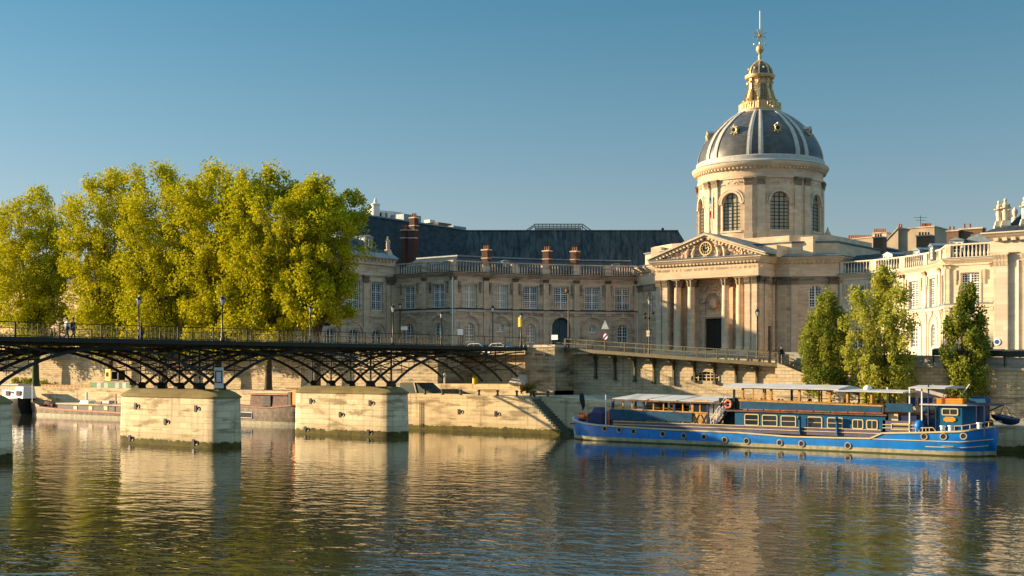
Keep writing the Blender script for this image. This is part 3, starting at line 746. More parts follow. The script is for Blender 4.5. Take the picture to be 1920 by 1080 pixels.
# ================================================================ domed central building
DX, DY = 0.0, 72.9
db = thing('domed_church', 'pale stone classical building with columned portico and dark ribbed dome under a gilded lantern', 'building', (0, 60, 8))
ZE, ZT = 21.15, 24.1       # underside and top of entablature
body = [(-18, 84), (-18, 63.5), (-11.5, 60), (-9, 60), (-9, 54.5), (9, 54.5), (9, 60), (11.5, 60), (18, 63.5), (18, 84)]
g = MB()
segs = list(zip(body, body[1:]))
ops = {2: [], 1: [(3.0, 4.7, 10.6, 13.6, 0), (2.9, 4.8, 16.4, 18.9, 1)], 7: [(3.0, 4.7, 10.6, 13.6, 0), (2.9, 4.8, 16.4, 18.9, 1)], 6: []}
for i, (a, b) in enumerate(segs):
    if i in (3, 4, 5): continue
    bay_wall(g, a, b, 7, ZE, ops.get(i, []))
# portico side returns: open arches become solid walls
bay_wall(g, (-9, 57.1), (-9.0, 54.5), 7, ZE, []); bay_wall(g, (-9, 60), (-9, 57.1), 7, ZE, [])
bay_wall(g, (9, 54.5), (9, 60), 7, ZE, [(3.4, 4.6, 9.7, 13.6, 0)])
# front piers of the portico
for x0_, x1_ in ((-8.98, -6.7), (6.7, 8.98)): g.box(x0_, x1_, 54.51, 57.0, 7, ZE)
bw_ = [(-6.7, 57.0), (6.7, 57.0)]
bay_wall(g, bw_[0], bw_[1], 7, ZE, [(5.2, 8.2, 9.8, 14.9, 0), (5.2, 8.2, 15.6, 17.4, 1)], th=.8)
obj('wall', g, 'inst', db)
for i in (1, 7):
    window(db, *segs[i], 3.0, 4.7, 10.6, 13.6, 0, 2, 3, (2, 2)); window(db, *segs[i], 2.9, 4.8, 16.4, 18.9, 1, 2, 2, (2, 3))
g = MB(); g.fr(*bw_); g.box(5.2, 8.2, .45, .55, 9.8, 14.9)
for u in (5.35, 6.8): 
    for z in (10.1, 11.8, 13.4): g.box(u, u+1.25, .38, .45, z, z+1.3)
dd = obj('door', g, 'bronze_door', db)
g = MB().fr(*bw_).box(5.0, 8.4, .35, .5, 15.2, 19.0); obj('niche_back', g, 'inst', db)
g = MB(); g.fr((9, 54.5), (9, 60)); g.box(3.4, 4.6, .4, .5, 9.7, 13.6); obj('side_door', g, 'bronze_door', db)
# steps, column bases, columns
g = MB(); 
for i in range(5): g.box(-9.2-.28*(4-i), 9.2+.28*(4-i), 53.4-.3*(4-i), 57.4, 7-.001*i, 9.0+.17*(i+1))
obj('steps', g, 'inst', db)
for x in (-5.45, -2.95, 3.1, 5.6):
    g = MB().lathe([(.82, 9.85), (.82, 10.05), (.72, 10.1), (.78, 10.22), (.66, 10.32), (.64, 10.4), (.63, 14), (.54, 19.85), (.6, 19.9)], x, 55.25, 20)
    c = obj('column', g, 'inst_clean', db, smooth=True)
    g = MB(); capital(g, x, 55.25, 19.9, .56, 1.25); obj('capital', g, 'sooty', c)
for u0, u1 in ((.12, 1.0), (1.3, 2.2), (15.8, 16.7), (17.0, 17.88)): pil_obj(db, (-9, 54.5), (9, 54.5), u0, u1, .16, 9.85, ZE, 1.25)
for u0, u1 in ((.7, 1.7), (3.2, 4.2), (9.2, 10.2), (11.7, 12.7)): pil_obj(db, *bw_, u0, u1, .18, 9.85, ZE, 1.25)
for i in (1, 2, 6, 7):
    a, b = segs[i]; L_ = math.hypot(b[0]-a[0], b[1]-a[1])
    for u0, u1 in (((.25, 1.3), (L_-1.3, L_-.25)) if L_ > 5 else ((.6, L_-.5),)): pil_obj(db, a, b, u0, u1, .2, 9.3, ZE, 1.25)
for u0, u1 in ((.15, 1.3), (1.9, 2.9), (4.7, 5.4)): pil_obj(db, (9, 54.5), (9, 60), u0, u1, .16, 9.3, ZE, 1.25)
g = MB(); band(g, body, 8.5, 9.4, .25); obj('plinth', g, 'trim', db)
# relief over the door
g = MB(); g.fr(*bw_); arch_ring(g, 6.7, 17.4, 1.5, .35, .18); arch_ring(g, 6.7, 17.9, 2.2, .4, .1)
g.box(4.8, 5.2, -.14, .01, 9.8, 15.1); g.box(8.2, 8.6, -.14, .01, 9.8, 15.1); g.box(4.7, 8.7, -.25, .01, 15.1, 15.5)
rs = random.Random(3)
for i in range(70):
    a = rs.uniform(0, math.pi); r = rs.uniform(1.6, 3.0); x = -0+r*math.cos(a)*.9; z = 17.4+r*math.sin(a)*1.0
    if z < 20.6: g.fr(); g.ball((x, 56.95, z), rs.uniform(.14, .34), 6, 1.1, .3)
g.ball((0, 56.9, 17.2), .75, 10, 1.15)
obj('door_relief', g, 'inst_clean', db)
# entablature
g = MB(); band(g, body, ZE, ZE+.75, .12); band(g, body, ZE+.75, 23.15, .05)
g.box(-8.9, 8.9, 54.6, 59.9, ZE-.05, ZE+.2)
obj('entablature', g, 'inst_clean', db)
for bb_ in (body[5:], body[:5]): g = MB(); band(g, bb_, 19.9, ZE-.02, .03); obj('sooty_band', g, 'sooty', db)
g = MB(); cornice(g, body, 23.15, .95, .95)
for i, (a, b) in enumerate(segs): dentils(g, a, b, 23.2, .28, .42, .62, .32)
obj('cornice', g, 'trim_clean', db)
# lettering on the frieze
def text(name, s, size, loc, rotz, mat, parent, ext=.02, xs=1):
    cu = bpy.data.curves.new(name, 'FONT'); cu.body = s; cu.size = size; cu.extrude = ext; cu.align_x = 'CENTER'; cu.align_y = 'CENTER'
    to = bpy.data.objects.new(name, cu); COL.objects.link(to)
    to.location = loc; to.rotation_euler = (R(90), 0, rotz); to.scale = (xs, 1, 1)
    bpy.context.view_layer.update()
    me = bpy.data.meshes.new_from_object(to.evaluated_get(bpy.context.evaluated_depsgraph_get()))
    bpy.data.objects.remove(to); me.materials.clear(); me.materials.append(M[mat])
    o = bpy.data.objects.new(name, me); COL.objects.link(o); o.location = loc; o.rotation_euler = (R(90), 0, rotz); o.scale = (xs, 1, 1)
    o.parent = parent; o.matrix_parent_inverse = basis(parent).inverted() if parent.type == 'EMPTY' else Matrix.Identity(4); return o
text('frieze_lettering', 'IVL · MAZARIN · S · R · E · CARD · BASILICAM · ET · GYMNAS · F · C · A · M · D · C · LXI', .62, (0, 54.43, 22.5), 0, 'trim', db, .015, .84)
# pediment
ap = 28.05
g = MB(); g.fr((-9.4, 54.5), (9.4, 54.5)); g.prism([(0.3, 24.1), (18.5, 24.1), (9.4, ap-.75)], .35, 1.0); g.fr(); pd = obj('pediment', g, 'inst', db)
g = MB()
for s_ in (-1, 1):
    for (dz, hh, o_, t_) in ((0, .34, 0, .9), (.34, .3, -.3, 1.2)):
        a = (s_*10.3, 24.12+dz); b = (0, ap-.62+dz)
        g.fr((0, 54.5), (1, 54.5)); g.prism([a, (a[0], a[1]+hh*.6), (0, b[1]+hh), b] if s_ > 0 else [a, b, (0, b[1]+hh), (a[0], a[1]+hh*.6)], o_-.15, o_+t_); g.fr()
    for i in range(15):
        t_ = (i+.5)/15.5; x = s_*9.6*(1-t_); z = 24.05+(ap-.78-24.05)*t_; g.box(x-.16, x+.16, 54.2, 54.8, z-.06, z+.2)
obj('raking_cornice', g, 'trim_clean', pd)
g = MB(); g.fr((0, 53.9), (1, 53.9))
for s_ in (-1, 1): g.prism([(0, ap+.05), (0, ap+.2), (s_*10.5, 24.55), (s_*10.5, 24.4)] , .2, 10.5)
obj('pediment_roof', g, 'zinc', pd)
g = MB()      # carved figures around the clock
for i in range(120):
    x = rs.uniform(-6.8, 6.8); hmax = (1-abs(x)/8.6)*2.9; z = 24.3+rs.uniform(.0, max(.25, hmax))
    if abs(x) < 1.3 and abs(z-25.7) < 1.3: continue
    g.ball((x, 54.8, z), rs.uniform(.12, .33), 6, 1.2, .35)
for x in (-3.4, -2.3, 2.2, 3.3): g.tube([(x, 54.6, 24.35), (x+.1, 54.5, 25.1), (x+.35*(1 if x < 0 else -1), 54.6, 25.9)], [.3, .33, .16], 7); g.ball((x+.4*(1 if x < 0 else -1), 54.5, 26.1), .2, 7)
obj('pediment_sculpture', g, 'inst_clean', pd)
g = MB().ring((0, 54.6, 25.72), 1.0, .14, 'y', 24, 6).ring((0, 54.55, 25.72), .55, .05, 'y', 20, 5)
ck = obj('clock', g, 'gold', pd)
g = MB(); g.fr((0, 54.6), (1, 54.6)); g.prism([(.98*math.cos(a), 25.72+.98*math.sin(a)) for a in [2*math.pi*k/24 for k in range(24)]], 0, .1); obj('clock_face', g, 'blackmetal', ck)
g = MB()
for k in range(12): a = 2*math.pi*k/12; g.bar((.66*math.sin(a), 54.57, 25.72+.66*math.cos(a)), (.86*math.sin(a), 54.57, 25.72+.86*math.cos(a)), .07)
g.bar((0, 54.56, 25.72), (.45, 54.56, 25.9), .09); g.bar((0, 54.56, 25.72), (-.1, 54.56, 26.4), .06); obj('clock_hands', g, 'gold', ck)
# attic, stepped blocks and lead roof round the drum
at = [(-17.2, 82), (-17.2, 64.4), (-11.3, 61.2), (11.3, 61.2), (17.2, 64.4), (17.2, 82)]
g = MB(); g.prismz(at, 24.05, 26.6); g.prismz([(x*.93, 73+(y-73)*.93) for x, y in at], 26.6, 27.7)
for (a, b) in ((-14.5, -12.5), (12.5, 14.5)): g.box(a, b, 61.9, 64, 24.05, 27.3)
g.box(-10.6, -8.4, 57.5, 61.3, 24.1, 25.9); g.box(8.4, 10.6, 57.5, 61.3, 24.1, 25.9)
obj('attic', g, 'inst_clean', db)
g = MB(); cornice(g, at, 26.35, .3, .25, 2); obj('attic_coping', g, 'zinc', db)
g = MB(); g.sweep([(x, y) for x, y in body], [(.98, 24.17), (1.0, 24.22), (-1.2, 24.75), (-1.2, 24.5)]); obj('cornice_flashing', g, 'zinc', db)
# ---- drum
def pol(a, r, z=0): return (DX+r*math.sin(a), DY-r*math.cos(a))
RD = 10.15; ZD0, ZD1 = 27.3, 38.9
dr = MB(); NW = 8
for k in range(NW):
    a0 = R(45*k); hw_ = R(9.0)       # window half width as angle
    zs0, zs1 = 29.2, 35.3
    for q in range(-3, 3):
        pass
    # curved wall in small facets; window opening spans +-hw_
    edges = [-22.5, -18, -13.5, -9.0, -6, -3, 0, 3, 6, 9.0, 13.5, 18, 22.5]
    for e0, e1 in zip(edges, edges[1:]):
        A, B = a0+R(e0), a0+R(e1); pi0 = (pol(A, RD), pol(B, RD), pol(B, RD-.7), pol(A, RD-.7))
        def slab(za, zb): dr.prismz([pi0[0], pi0[1], pi0[2], pi0[3]], za, zb)
        if e0 >= -9.0 and e1 <= 9.0:
            slab(ZD0, zs0)
            em = max(abs(e0), abs(e1)); ei = min(abs(e0), abs(e1)); r = RD*hw_
            def hz(e): return zs1-r+0+math.sqrt(max(0, r*r-(RD*R(e))**2))
            z0_, z1_ = hz(abs(e0)), hz(abs(e1))
            vs = [(*pi0[0], z0_), (*pi0[1], z1_), (*pi0[2], z1_), (*pi0[3], z0_), (*pi0[0], ZD1), (*pi0[1], ZD1), (*pi0[2], ZD1), (*pi0[3], ZD1)]
            dr.add(vs, [(3,2,1,0),(4,5,6,7),(0,1,5,4),(1,2,6,5),(2,3,7,6),(3,0,4,7)])
        else: slab(ZD0, ZD1)
dm = obj('drum', dr, 'inst_clean', db)
for k in range(NW):
    a0 = R(45*k); hw_ = R(9.0); r = RD*hw_; zc = 35.3-r
    c = pol(a0, RD-.45); L0 = (c[0]-math.cos(a0)*r, c[1]-math.sin(a0)*r); L1 = (c[0]+math.cos(a0)*r, c[1]+math.sin(a0)*r)
    w_ = 2*r
    window(dm, L0, L1, 0.0, w_, 29.2, zc, 1, 2, 4, (2, 2), 0, 'blackmetal', 'drumglass', .11, .12)
    g = MB()
    q = pol(a0, RD-.02); P0 = (q[0]-math.cos(a0)*3, q[1]-math.sin(a0)*3); P1 = (q[0]+math.cos(a0)*3, q[1]+math.sin(a0)*3)
    g.fr(P0, P1); arch_ring(g, 3, zc, r+.02, .34, .14); arch_ring(g, 3, zc, r+.5, .2, .05)
    g.box(3-r-.55, 3-r-.02, -.12, .2, zc-.25, zc); g.box(3+r+.02, 3+r+.55, -.12, .2, zc-.25, zc); g.box(3-r-.3, 3+r+.3, -.15, .2, 28.9, 29.2)
    for i in range(22): u = 3+rs.uniform(-2.0, 2.0); zz1 = 36.9+rs.uniform(-.28, .32)-abs(u-3)*.06; dd_ = (u-3)**2/2/RD; g.ball((u, dd_-.02, zz1), rs.uniform(.08, .2), 5, 1, .3)
    obj('window_surround', g, 'trim_clean', dm)
    for s_ in (-1, 1):
        a1 = a0+R(22.5)+s_*R(5.6); q = pol(a1, RD+.0); ux, uy = math.cos(a1), math.sin(a1)
        P0 = (q[0]-ux*.62, q[1]-uy*.62); P1 = (q[0]+ux*.62, q[1]+uy*.62)
        g = MB().fr(P0, P1); g.box(-.08, 1.32, -.42, .3, ZD0, 28.9); g.box(0, 1.24, -.3, .2, 28.9, 36.5)
        o = obj('pilaster', g, 'inst_clean', dm); g = MB().fr(P0, P1); pil_capital(g, 0, 1.24, .3, 36.35, 1.3); g.box(.1, 1.14, -.32, .1, 36.4, 37.5); obj('capital', g, 'sooty', o)
circ = lambda r, n=64: [pol(2*math.pi*k/n, r) for k in range(n)]
g = MB().lathe([(9.4, 37.5), (10.35, 37.5), (10.35, 38.0), (10.28, 38.05), (10.28, 38.9), (9.4, 38.9)], DX, DY, 64); obj('frieze', g, 'inst_clean', dm, smooth=True)
g = MB().lathe([(9.4, 38.9), (10.4, 38.9), (10.5, 39.2), (10.95, 39.4), (11.2, 39.75), (11.25, 40.05), (10.6, 40.2), (9.5, 40.2)], DX, DY, 72)
for k in range(96):
    a = 2*math.pi*k/96; q = pol(a, 10.3); ux, uy = math.cos(a), math.sin(a); g.fr((q[0]-ux*.13, q[1]-uy*.13), (q[0]+ux*.13, q[1]+uy*.13)); g.box(0, .28, -.5, .05, 39.0, 39.28)
g.fr(); obj('cornice', g, 'trim_clean', dm, smooth=True)
g = MB().lathe([(9.6, 40.15), (11.15, 40.15), (10.75, 40.45), (10.6, 40.5), (10.55, 41.1), (10.4, 41.25), (9.6, 41.25)], DX, DY, 72); obj('gutter_ring', g, 'domerib', dm, smooth=True)
prof = [(10.18, 41.2), (10.15, 42.0), (9.95, 42.8), (9.72, 43.5), (9.3, 44.4), (8.65, 45.4), (8.0, 46.2), (7.2, 46.95), (6.35, 47.75), (5.4, 48.5), (4.4, 49.15), (3.5, 49.6)]
g = MB().lathe(prof, DX, DY, 96); do = obj('dome', g, 'dome', db, smooth=True)
for k in range(16):
    a = R(45*(k//2)+22.5+(5.2 if k % 2 else -5.2)); g = MB(); vs = []
    for r, z in prof:
        wd = .13+.27*(r/10.2); o_ = r+.16
        for (dr_, sg) in ((-.1, -1), (.16, -1), (.22, 0), (.16, 1), (-.1, 1)):
            rr_ = r+dr_; vs.append((DX+rr_*math.sin(a)+sg*wd*math.cos(a), DY-rr_*math.cos(a)+sg*wd*math.sin(a), z+(dr_*.6 if z > 45 else 0)))
    m = len(prof); fs = [(i*5+j, i*5+j+1, i*5+j+6, i*5+j+5) for i in range(m-1) for j in range(4)]
    g.add(vs, fs); obj('dome_rib', g, 'domerib', do)
for k in range(8):     # oculus dormers
    a = R(45*k); r_, z_ = 8.75, 45.6; c = pol(a, r_)
    ux, uy = math.cos(a), math.sin(a); P0 = (c[0]-ux, c[1]-uy); P1 = (c[0]+ux, c[1]+uy)
    g = MB().fr(P0, P1); g.box(.62, 1.38, -.25, 1.3, z_-.6, z_+.45); g.prism([(.5, z_+.45), (1.5, z_+.45), (1, z_+.9)], -.35, 1.3); dmr = obj('roof_oculus', g, 'domerib', do)
    g = MB().fr(P0, P1); g.ring((1, -.3, z_), .42, .11, 'y', 12, 5); g.ball((1, -.3, z_+.75), .2, 6); g.ball((.5, -.3, z_-.5), .16, 6); g.ball((1.5, -.3, z_-.5), .16, 6); g.ball((1, -.3, z_-.75), .14, 6); g.ball((.5, -.3, z_+.4), .13, 6); g.ball((1.5, -.3, z_+.4), .13, 6)
    obj('gilded_frame', g, 'gold', dmr)
    g = MB().fr(P0, P1); g.box(.7, 1.3, -.29, -.26, z_-.35, z_+.35); obj('opening', g, 'blackmetal', dmr)
# ---- lantern
g = MB().lathe([(3.3, 49.4), (3.75, 49.5), (3.75, 49.75), (3.4, 49.8), (3.4, 50.0)], DX, DY, 40); ln = obj('lantern', g, 'trim_clean', db, smooth=True)
g = MB().lathe([(3.35, 49.85), (3.5, 49.9), (3.5, 50.05), (3.3, 50.1)], DX, DY, 40); g.ring((DX, DY, 51.15), 3.3, .1, 'z', 40, 5)
for k in range(44):
    a = 2*math.pi*k/44; q = pol(a, 3.3); g.lathe([(.05, 50.05), (.12, 50.4), (.05, 50.8), (.07, 51.1)], q[0], q[1], 5)
for k in range(8):
    a = R(45*k+22.5); q = pol(a, 3.3); g.box(q[0]-.16, q[0]+.16, q[1]-.16, q[1]+.16, 50.0, 51.3)
obj('lantern_balustrade', g, 'gold', ln)
g = MB().lathe([(2.0, 49.8), (2.0, 51.2), (1.75, 51.4), (1.75, 55.3), (2.05, 55.4), (2.1, 55.8)], DX, DY, 24); obj('lantern_core', g, 'inst_clean', ln, smooth=True)
for k in range(8):
    a = R(45*k); q = pol(a, 1.76); ux, uy = math.cos(a), math.sin(a); P0 = (q[0]-ux*.42, q[1]-uy*.42); P1 = (q[0]+ux*.42, q[1]+uy*.42)
    window(ln, P0, P1, 0, .84, 51.7, 54.2, 1, 1, 3, (3, 2), -.06, 'gold', 'glass', .03, .06)
    a = R(45*k+22.5); q = pol(a, 1.9); P0 = (q[0]-math.cos(a)*.22, q[1]-math.sin(a)*.22); P1 = (q[0]+math.cos(a)*.22, q[1]+math.sin(a)*.22)
    g = MB().fr(P0, P1); g.box(0, .44, -.15, .2, 51.0, 55.3)
    g.add([(0, -.15, 51.0), (.44, -.15, 51.0), (.44, -1.0, 51.0), (0, -1.0, 51.0), (0, -.15, 53.6), (.44, -.15, 53.6), (.44, -.3, 53.4), (0, -.3, 53.4), (0, -.75, 51.9), (.44, -.75, 51.9)],
          [(0,3,2,1), (3,8,9,2), (8,7,6,9), (7,4,5,6), (0,4,7,8,3), (1,2,9,6,5)])
    g.ball((.22, -.75, 51.75), .3, 8); g.lathe([(.26, 54.6), (.32, 54.9), (.24, 55.0)], .22, -.1, 6)
    obj('console', g, 'gold', ln)
g = MB().lathe([(2.0, 55.3), (2.35, 55.45), (2.5, 55.75), (2.5, 55.95), (2.1, 56.05)], DX, DY, 32); obj('lantern_cornice', g, 'gold', ln, smooth=True)
lp = [(2.05, 56.0), (2.0, 56.5), (1.8, 57.1), (1.45, 57.6), (.95, 58.05), (.4, 58.4), (.3, 58.5)]
g = MB().lathe(lp, DX, DY, 24); lc = obj('lantern_cupola', g, 'dome', ln, smooth=True)
for k in range(8):
    a = R(45*k+22.5); g = MB(); g.path([(pol(a, r+.07)[0], pol(a, r+.07)[1], z) for r, z in lp], .26, .18)
    obj('cupola_rib', g, 'gold', lc)
    a = R(45*k); q = pol(a, 1.9); g = MB().ball((q[0], q[1], 57.0), .26, 6); obj('cupola_ornament', g, 'gold', lc)
g = MB().lathe([(.45, 58.3), (.28, 58.7), (.3, 59.3), (.15, 59.6), (.3, 59.8), (.62, 60.2), (.66, 60.5), (.5, 60.95), (.2, 61.1), (.14, 61.6), (.06, 62.4), (.05, 63.0)], DX, DY, 14); sp_ = obj('finial', g, 'gold', ln, smooth=True)
zc_ = zz(66, DX, DY); g = MB().tube([(DX, DY, 62.6), (DX, DY, zz(20, DX, DY))], .05, 5); g.bar((DX, DY, zc_+1), (DX, DY, zz(21, DX, DY)), .13)
obj('spire_rod', g, 'white', sp_)
g = MB(); cx_, sn_ = CS, SN
for k in range(8):
    a = R(45*k+22); g.bar((DX, DY, zc_), (DX+1.15*math.cos(a)*cx_, DY+1.15*math.cos(a)*sn_, zc_+1.15*math.sin(a)), .14)
g.ball((DX, DY, zc_), .28, 8); obj('star', g, 'gold', sp_)
g = MB()
for s_ in (-1, 1): g.ball((DX+s_*.95*cx_, DY+s_*.95*sn_, zz(83, DX, DY)), .2, 8)
g.bar((DX-.95*cx_, DY-.95*sn_, zz(84, DX, DY)), (DX+.95*cx_, DY+.95*sn_, zz(84, DX, DY)), .04); obj('spire_balls', g, 'white', sp_)
# flag on the drum, corner finial
t = thing('french_flag', 'small furled blue white red flag on a slanting pole on the drum', 'flag', (-4.9, 62.6, 31))
fx, fy = pol(R(-20.5), 10.6)
g = MB().tube([(fx, fy, 29.5), (fx-.1, fy-.3, 36)], .04, 5); obj('pole', g, 'white', t)
for i, c_ in enumerate(('signblue', 'white', 'red')):
    g = MB().tube([(fx+.02*j, fy-.18-.05*(j % 2), 35-1.15*i-.38*j) for j in range(4)], [.13, .16, .13, .15], 6); obj('flag_stripe', g, c_, t)
t = thing('roof_turret', 'small pale stone turret with a pointed cap behind the right end of the attic', 'turret', (17, 80, 26))
tx, ty = sx(1552, 76), 76; zt = zz(450, tx, ty)
g = MB().box(tx-1.1, tx+1.1, ty-1.1, ty+1.1, 24, zt-.3).box(tx-.8, tx+.8, ty-.8, ty+.8, zt-.3, zt+.3); g.lathe([(.55, zt+.3), (.5, zt+1.1), (.25, zt+1.5), (.08, zt+2.1)], tx, ty, 10); obj('turret_body', g, 'inst_clean', t)
# ================================================================ curved wings
def arc3(A, Mm, B):
    (x1,y1),(x2,y2),(x3,y3) = A, Mm, B
    d = 2*(x1*(y2-y3)+x2*(y3-y1)+x3*(y1-y2))
    ux = ((x1*x1+y1*y1)*(y2-y3)+(x2*x2+y2*y2)*(y3-y1)+(x3*x3+y3*y3)*(y1-y2))/d
    uy = ((x1*x1+y1*y1)*(x3-x2)+(x2*x2+y2*y2)*(x1-x3)+(x3*x3+y3*y3)*(x2-x1))/d
    r = math.hypot(x1-ux, y1-uy); a = math.atan2(y1-uy, x1-ux); c = math.atan2(y3-uy, x3-ux)
    while c-a > math.pi: c -= 2*math.pi
    while c-a < -math.pi: c += 2*math.pi
    return lambda t: (ux+r*math.cos(a+(c-a)*t), uy+r*math.sin(a+(c-a)*t))
def pxof(X, Y): return 960+F*(CS*(X-CAMX)+SN*(Y-CAMY))/dep(X, Y)
def t_at(fn, px):
    lo, hi = 0., 1.
    for _ in range(40):
        m = (lo+hi)/2
        if pxof(*fn(m)) < px: lo = m
        else: hi = m
    return (lo+hi)/2
def wing_bay(wg, tr, pl, bl, par, p0, p1, zc, ped, low, smat, orange_glint=None, nb=8, wide=2.6, ground='window', tmat=None):
    """one bay of a two-storey wing. zc: underside of cornice"""
    L_ = math.hypot(p1[0]-p0[0], p1[1]-p0[1]); c = L_/2; hw = min(wide/2, L_*.27)
    z1 = zc-5.1; z2 = zc-1.2; zl = zc-5.4         # upper window sill/head, string course
    r = min(1.65, L_*.36); za = zl-1.0-r; ww = .95
    ops_ = [(c-hw, c+hw, z1, z2, 0)]
    if ground == 'door': ops_.insert(0, (c-r, c+r, 8.6, za, 1))
    elif ground == 'oculus': ops_.insert(0, (c-.65, c+.65, za-.85, za-.2, 1))
    else: ops_.insert(0, (c-ww, c+ww, za-2.6, za-.4, 1))
    bay_wall(wg, p0, p1, 6.5, zc, ops_)
    window(par, p0, p1, c-hw, c+hw, z1, z2, 0, 2, 3, (3, 4), gl='tan' if orange_glint else 'glass', label='tall window with orange light on its panes' if orange_glint else None)  # tan pane colour paints the orange reflection
    if ground == 'door':
        o = window(par, p0, p1, c-r, c+r, 8.6, za, 1, 2, 1, (1, 1), .4, 'teal_door', 'teal_door', .05, .2); o.name = 'entrance_door'
    elif ground == 'oculus': window(par, p0, p1, c-.65, c+.65, za-.85, za-.2, 1, 2, 1, (2, 2))
    else: window(par, p0, p1, c-ww, c+ww, za-2.6, za-.4, 1, 2, 2, (2, 2))
    tr = MB(); tr.fr(p0, p1)
    if ground == 'door': arch_ring(tr, c, za, r, .3, .12)
    else:
        arch_ring(tr, c, za, r, .32, .14); arch_ring(tr, c, za, r-.32, .16, .06)
    tr.box(c-r-.35, c-r, -.12, .01, 8, za); tr.box(c+r, c+r+.35, -.12, .01, 8, za)
    kb = MB().fr(p0, p1); kb.box(c-.2, c+.2, -.3, .01, za+r-.02, zl-.35); obj('keystone', kb, 'trim', par)
    # upper window surround, hanging consoles at each side
    tr.box(c-hw-.25, c-hw, -.1, .01, z1, z2+.25); tr.box(c+hw, c+hw+.25, -.1, .01, z1, z2+.25); tr.box(c-hw, c+hw, -.1, .01, z2, z2+.25)
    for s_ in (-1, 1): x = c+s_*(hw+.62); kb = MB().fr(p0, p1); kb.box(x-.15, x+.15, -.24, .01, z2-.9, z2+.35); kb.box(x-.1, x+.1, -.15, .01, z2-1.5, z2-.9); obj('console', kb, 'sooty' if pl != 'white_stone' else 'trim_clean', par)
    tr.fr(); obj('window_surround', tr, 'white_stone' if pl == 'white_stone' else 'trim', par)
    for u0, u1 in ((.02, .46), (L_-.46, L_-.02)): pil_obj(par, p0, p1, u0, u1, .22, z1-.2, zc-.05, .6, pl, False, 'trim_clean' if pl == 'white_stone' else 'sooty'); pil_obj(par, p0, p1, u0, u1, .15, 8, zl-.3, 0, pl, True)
    balustrade(bl, p0, p1, zc+.62, ped, nb, setb=.0)
def wing_finish(par, path, zc, smat, tmat):
    g = MB(); band(g, path, zc-5.75, zc-5.35, .3); band(g, path, zc-6.1, zc-5.75, .1); cornice(g, path, zc, .6, .62)
    band(g, path, zc-.25, zc, .1); obj('cornice', g, tmat, par)
    g = MB(); g.sweep(path, [(-.1, zc-5.33), (.34, zc-5.33), (.34, zc-5.2), (-.1, zc-5.05)]); g.sweep(path, [(-.1, zc+.61), (.68, zc+.61), (.68, zc+.70), (-.1, zc+.78)]); obj('ledge_flashing', g, 'slate' if smat == 'inst' else 'zinc', par)
# ---- left wing
lw = thing('curved_wing', 'shaded concave stone wing left of the dome with tall windows and a balustrade', 'building', (-28, 50, 8))
ZL = 22.0
fn = arc3((-35.5, 35.6), (-28.9, 50.3), (-18.3, 63.6))
bnd = [852, 911, 966, 1023, 1081, 1140, 1194]
pts = [fn(t_at(fn, p)) for p in bnd]; pts[0] = (-35.5, 35.6)
wg, tr, pl, bl = MB(), MB(), 'inst_clean', MB()
kinds = ['window', 'oculus', 'window', 'door', 'oculus', 'window']
for i in range(6): wing_bay(wg, tr, pl, bl, lw, pts[i], pts[i+1], ZL, 1.95, None, 'inst', i in (0, 1), 9, 2.7, kinds[i])
fl = [(-48.5, 35.6), (sx(796, 35.6), 35.6), (-35.5, 35.6)]
for i in range(2): wing_bay(wg, tr, pl, bl, lw, fl[i], fl[i+1], ZL, 1.95, None, 'inst', False, 10, 2.5, 'window')
obj('wall', wg, 'inst', lw); obj('balustrade', bl, 'trim', lw)
wing_finish(lw, fl+pts[1:]+[(-18.3, 63.6)], ZL, 'inst', 'trim')
g = MB(); x, y = pts[0]; g.bar((x+.1, y-.35, 8), (x+.1, y-.35, 21.8), .14); x, y = pts[-1]; g.bar((x+.2, y-.1, 8), (x+.2, y-.1, 21.8), .14); multi('drainpipe', g, 'frame', lw)
g = MB(); q = [(p[0], p[1]) for p in fl+pts[1:]+[(-18.3, 63.6)]]
g.sweep(q, [(-1.0, 22.7), (-1.0, 23.6), (-5.5, 25.7), (-11, 25.7), (-11, 22.7)]); obj('roof', g, 'slate', lw)
g = MB(); g.sweep(q, [(-5.3, 25.72), (-5.3, 25.95), (-5.9, 25.95), (-5.9, 25.72)]); obj('roof_ridge', g, 'zinc', lw)
def chimney(par, X, Y, z0, z1, wx, wy, mat='brick', pots=3, label=None):
    g = MB().box(X-wx/2, X+wx/2, Y-wy/2, Y+wy/2, z0, z1-.35); o = obj('chimney', g, mat, par, label=label)
    g = MB().box(X-wx/2-.1, X+wx/2+.1, Y-wy/2-.1, Y+wy/2+.1, z1-.35, z1-.15); g.box(X-wx/2-.07, X+wx/2+.07, Y-wy/2-.07, Y+wy/2+.07, z1-1.7, z1-1.55); obj('chimney_cap', g, 'trim', o)
    g = MB()
    for i in range(pots):
        px_ = X-wx/2+wx*(i+.5)/pots; g.lathe([(.15, z1-.15), (.13, z1+.5), (.17, z1+.55)], px_, Y, 7)
    multi('chimney_pot', g, 'pot', o); return o
for px, ptop in ((912, 466), (1026, 468), (1078, 469)):
    tq = t_at(fn, px); x, y = fn(tq); n_ = .72; X, Y = x-3.2*.85, y+3.2*.53; X = sx(px, Y)
    chimney(lw, X, Y, 22.8, zz(ptop, X, Y), 1.25, 1.0, 'brick', 3)
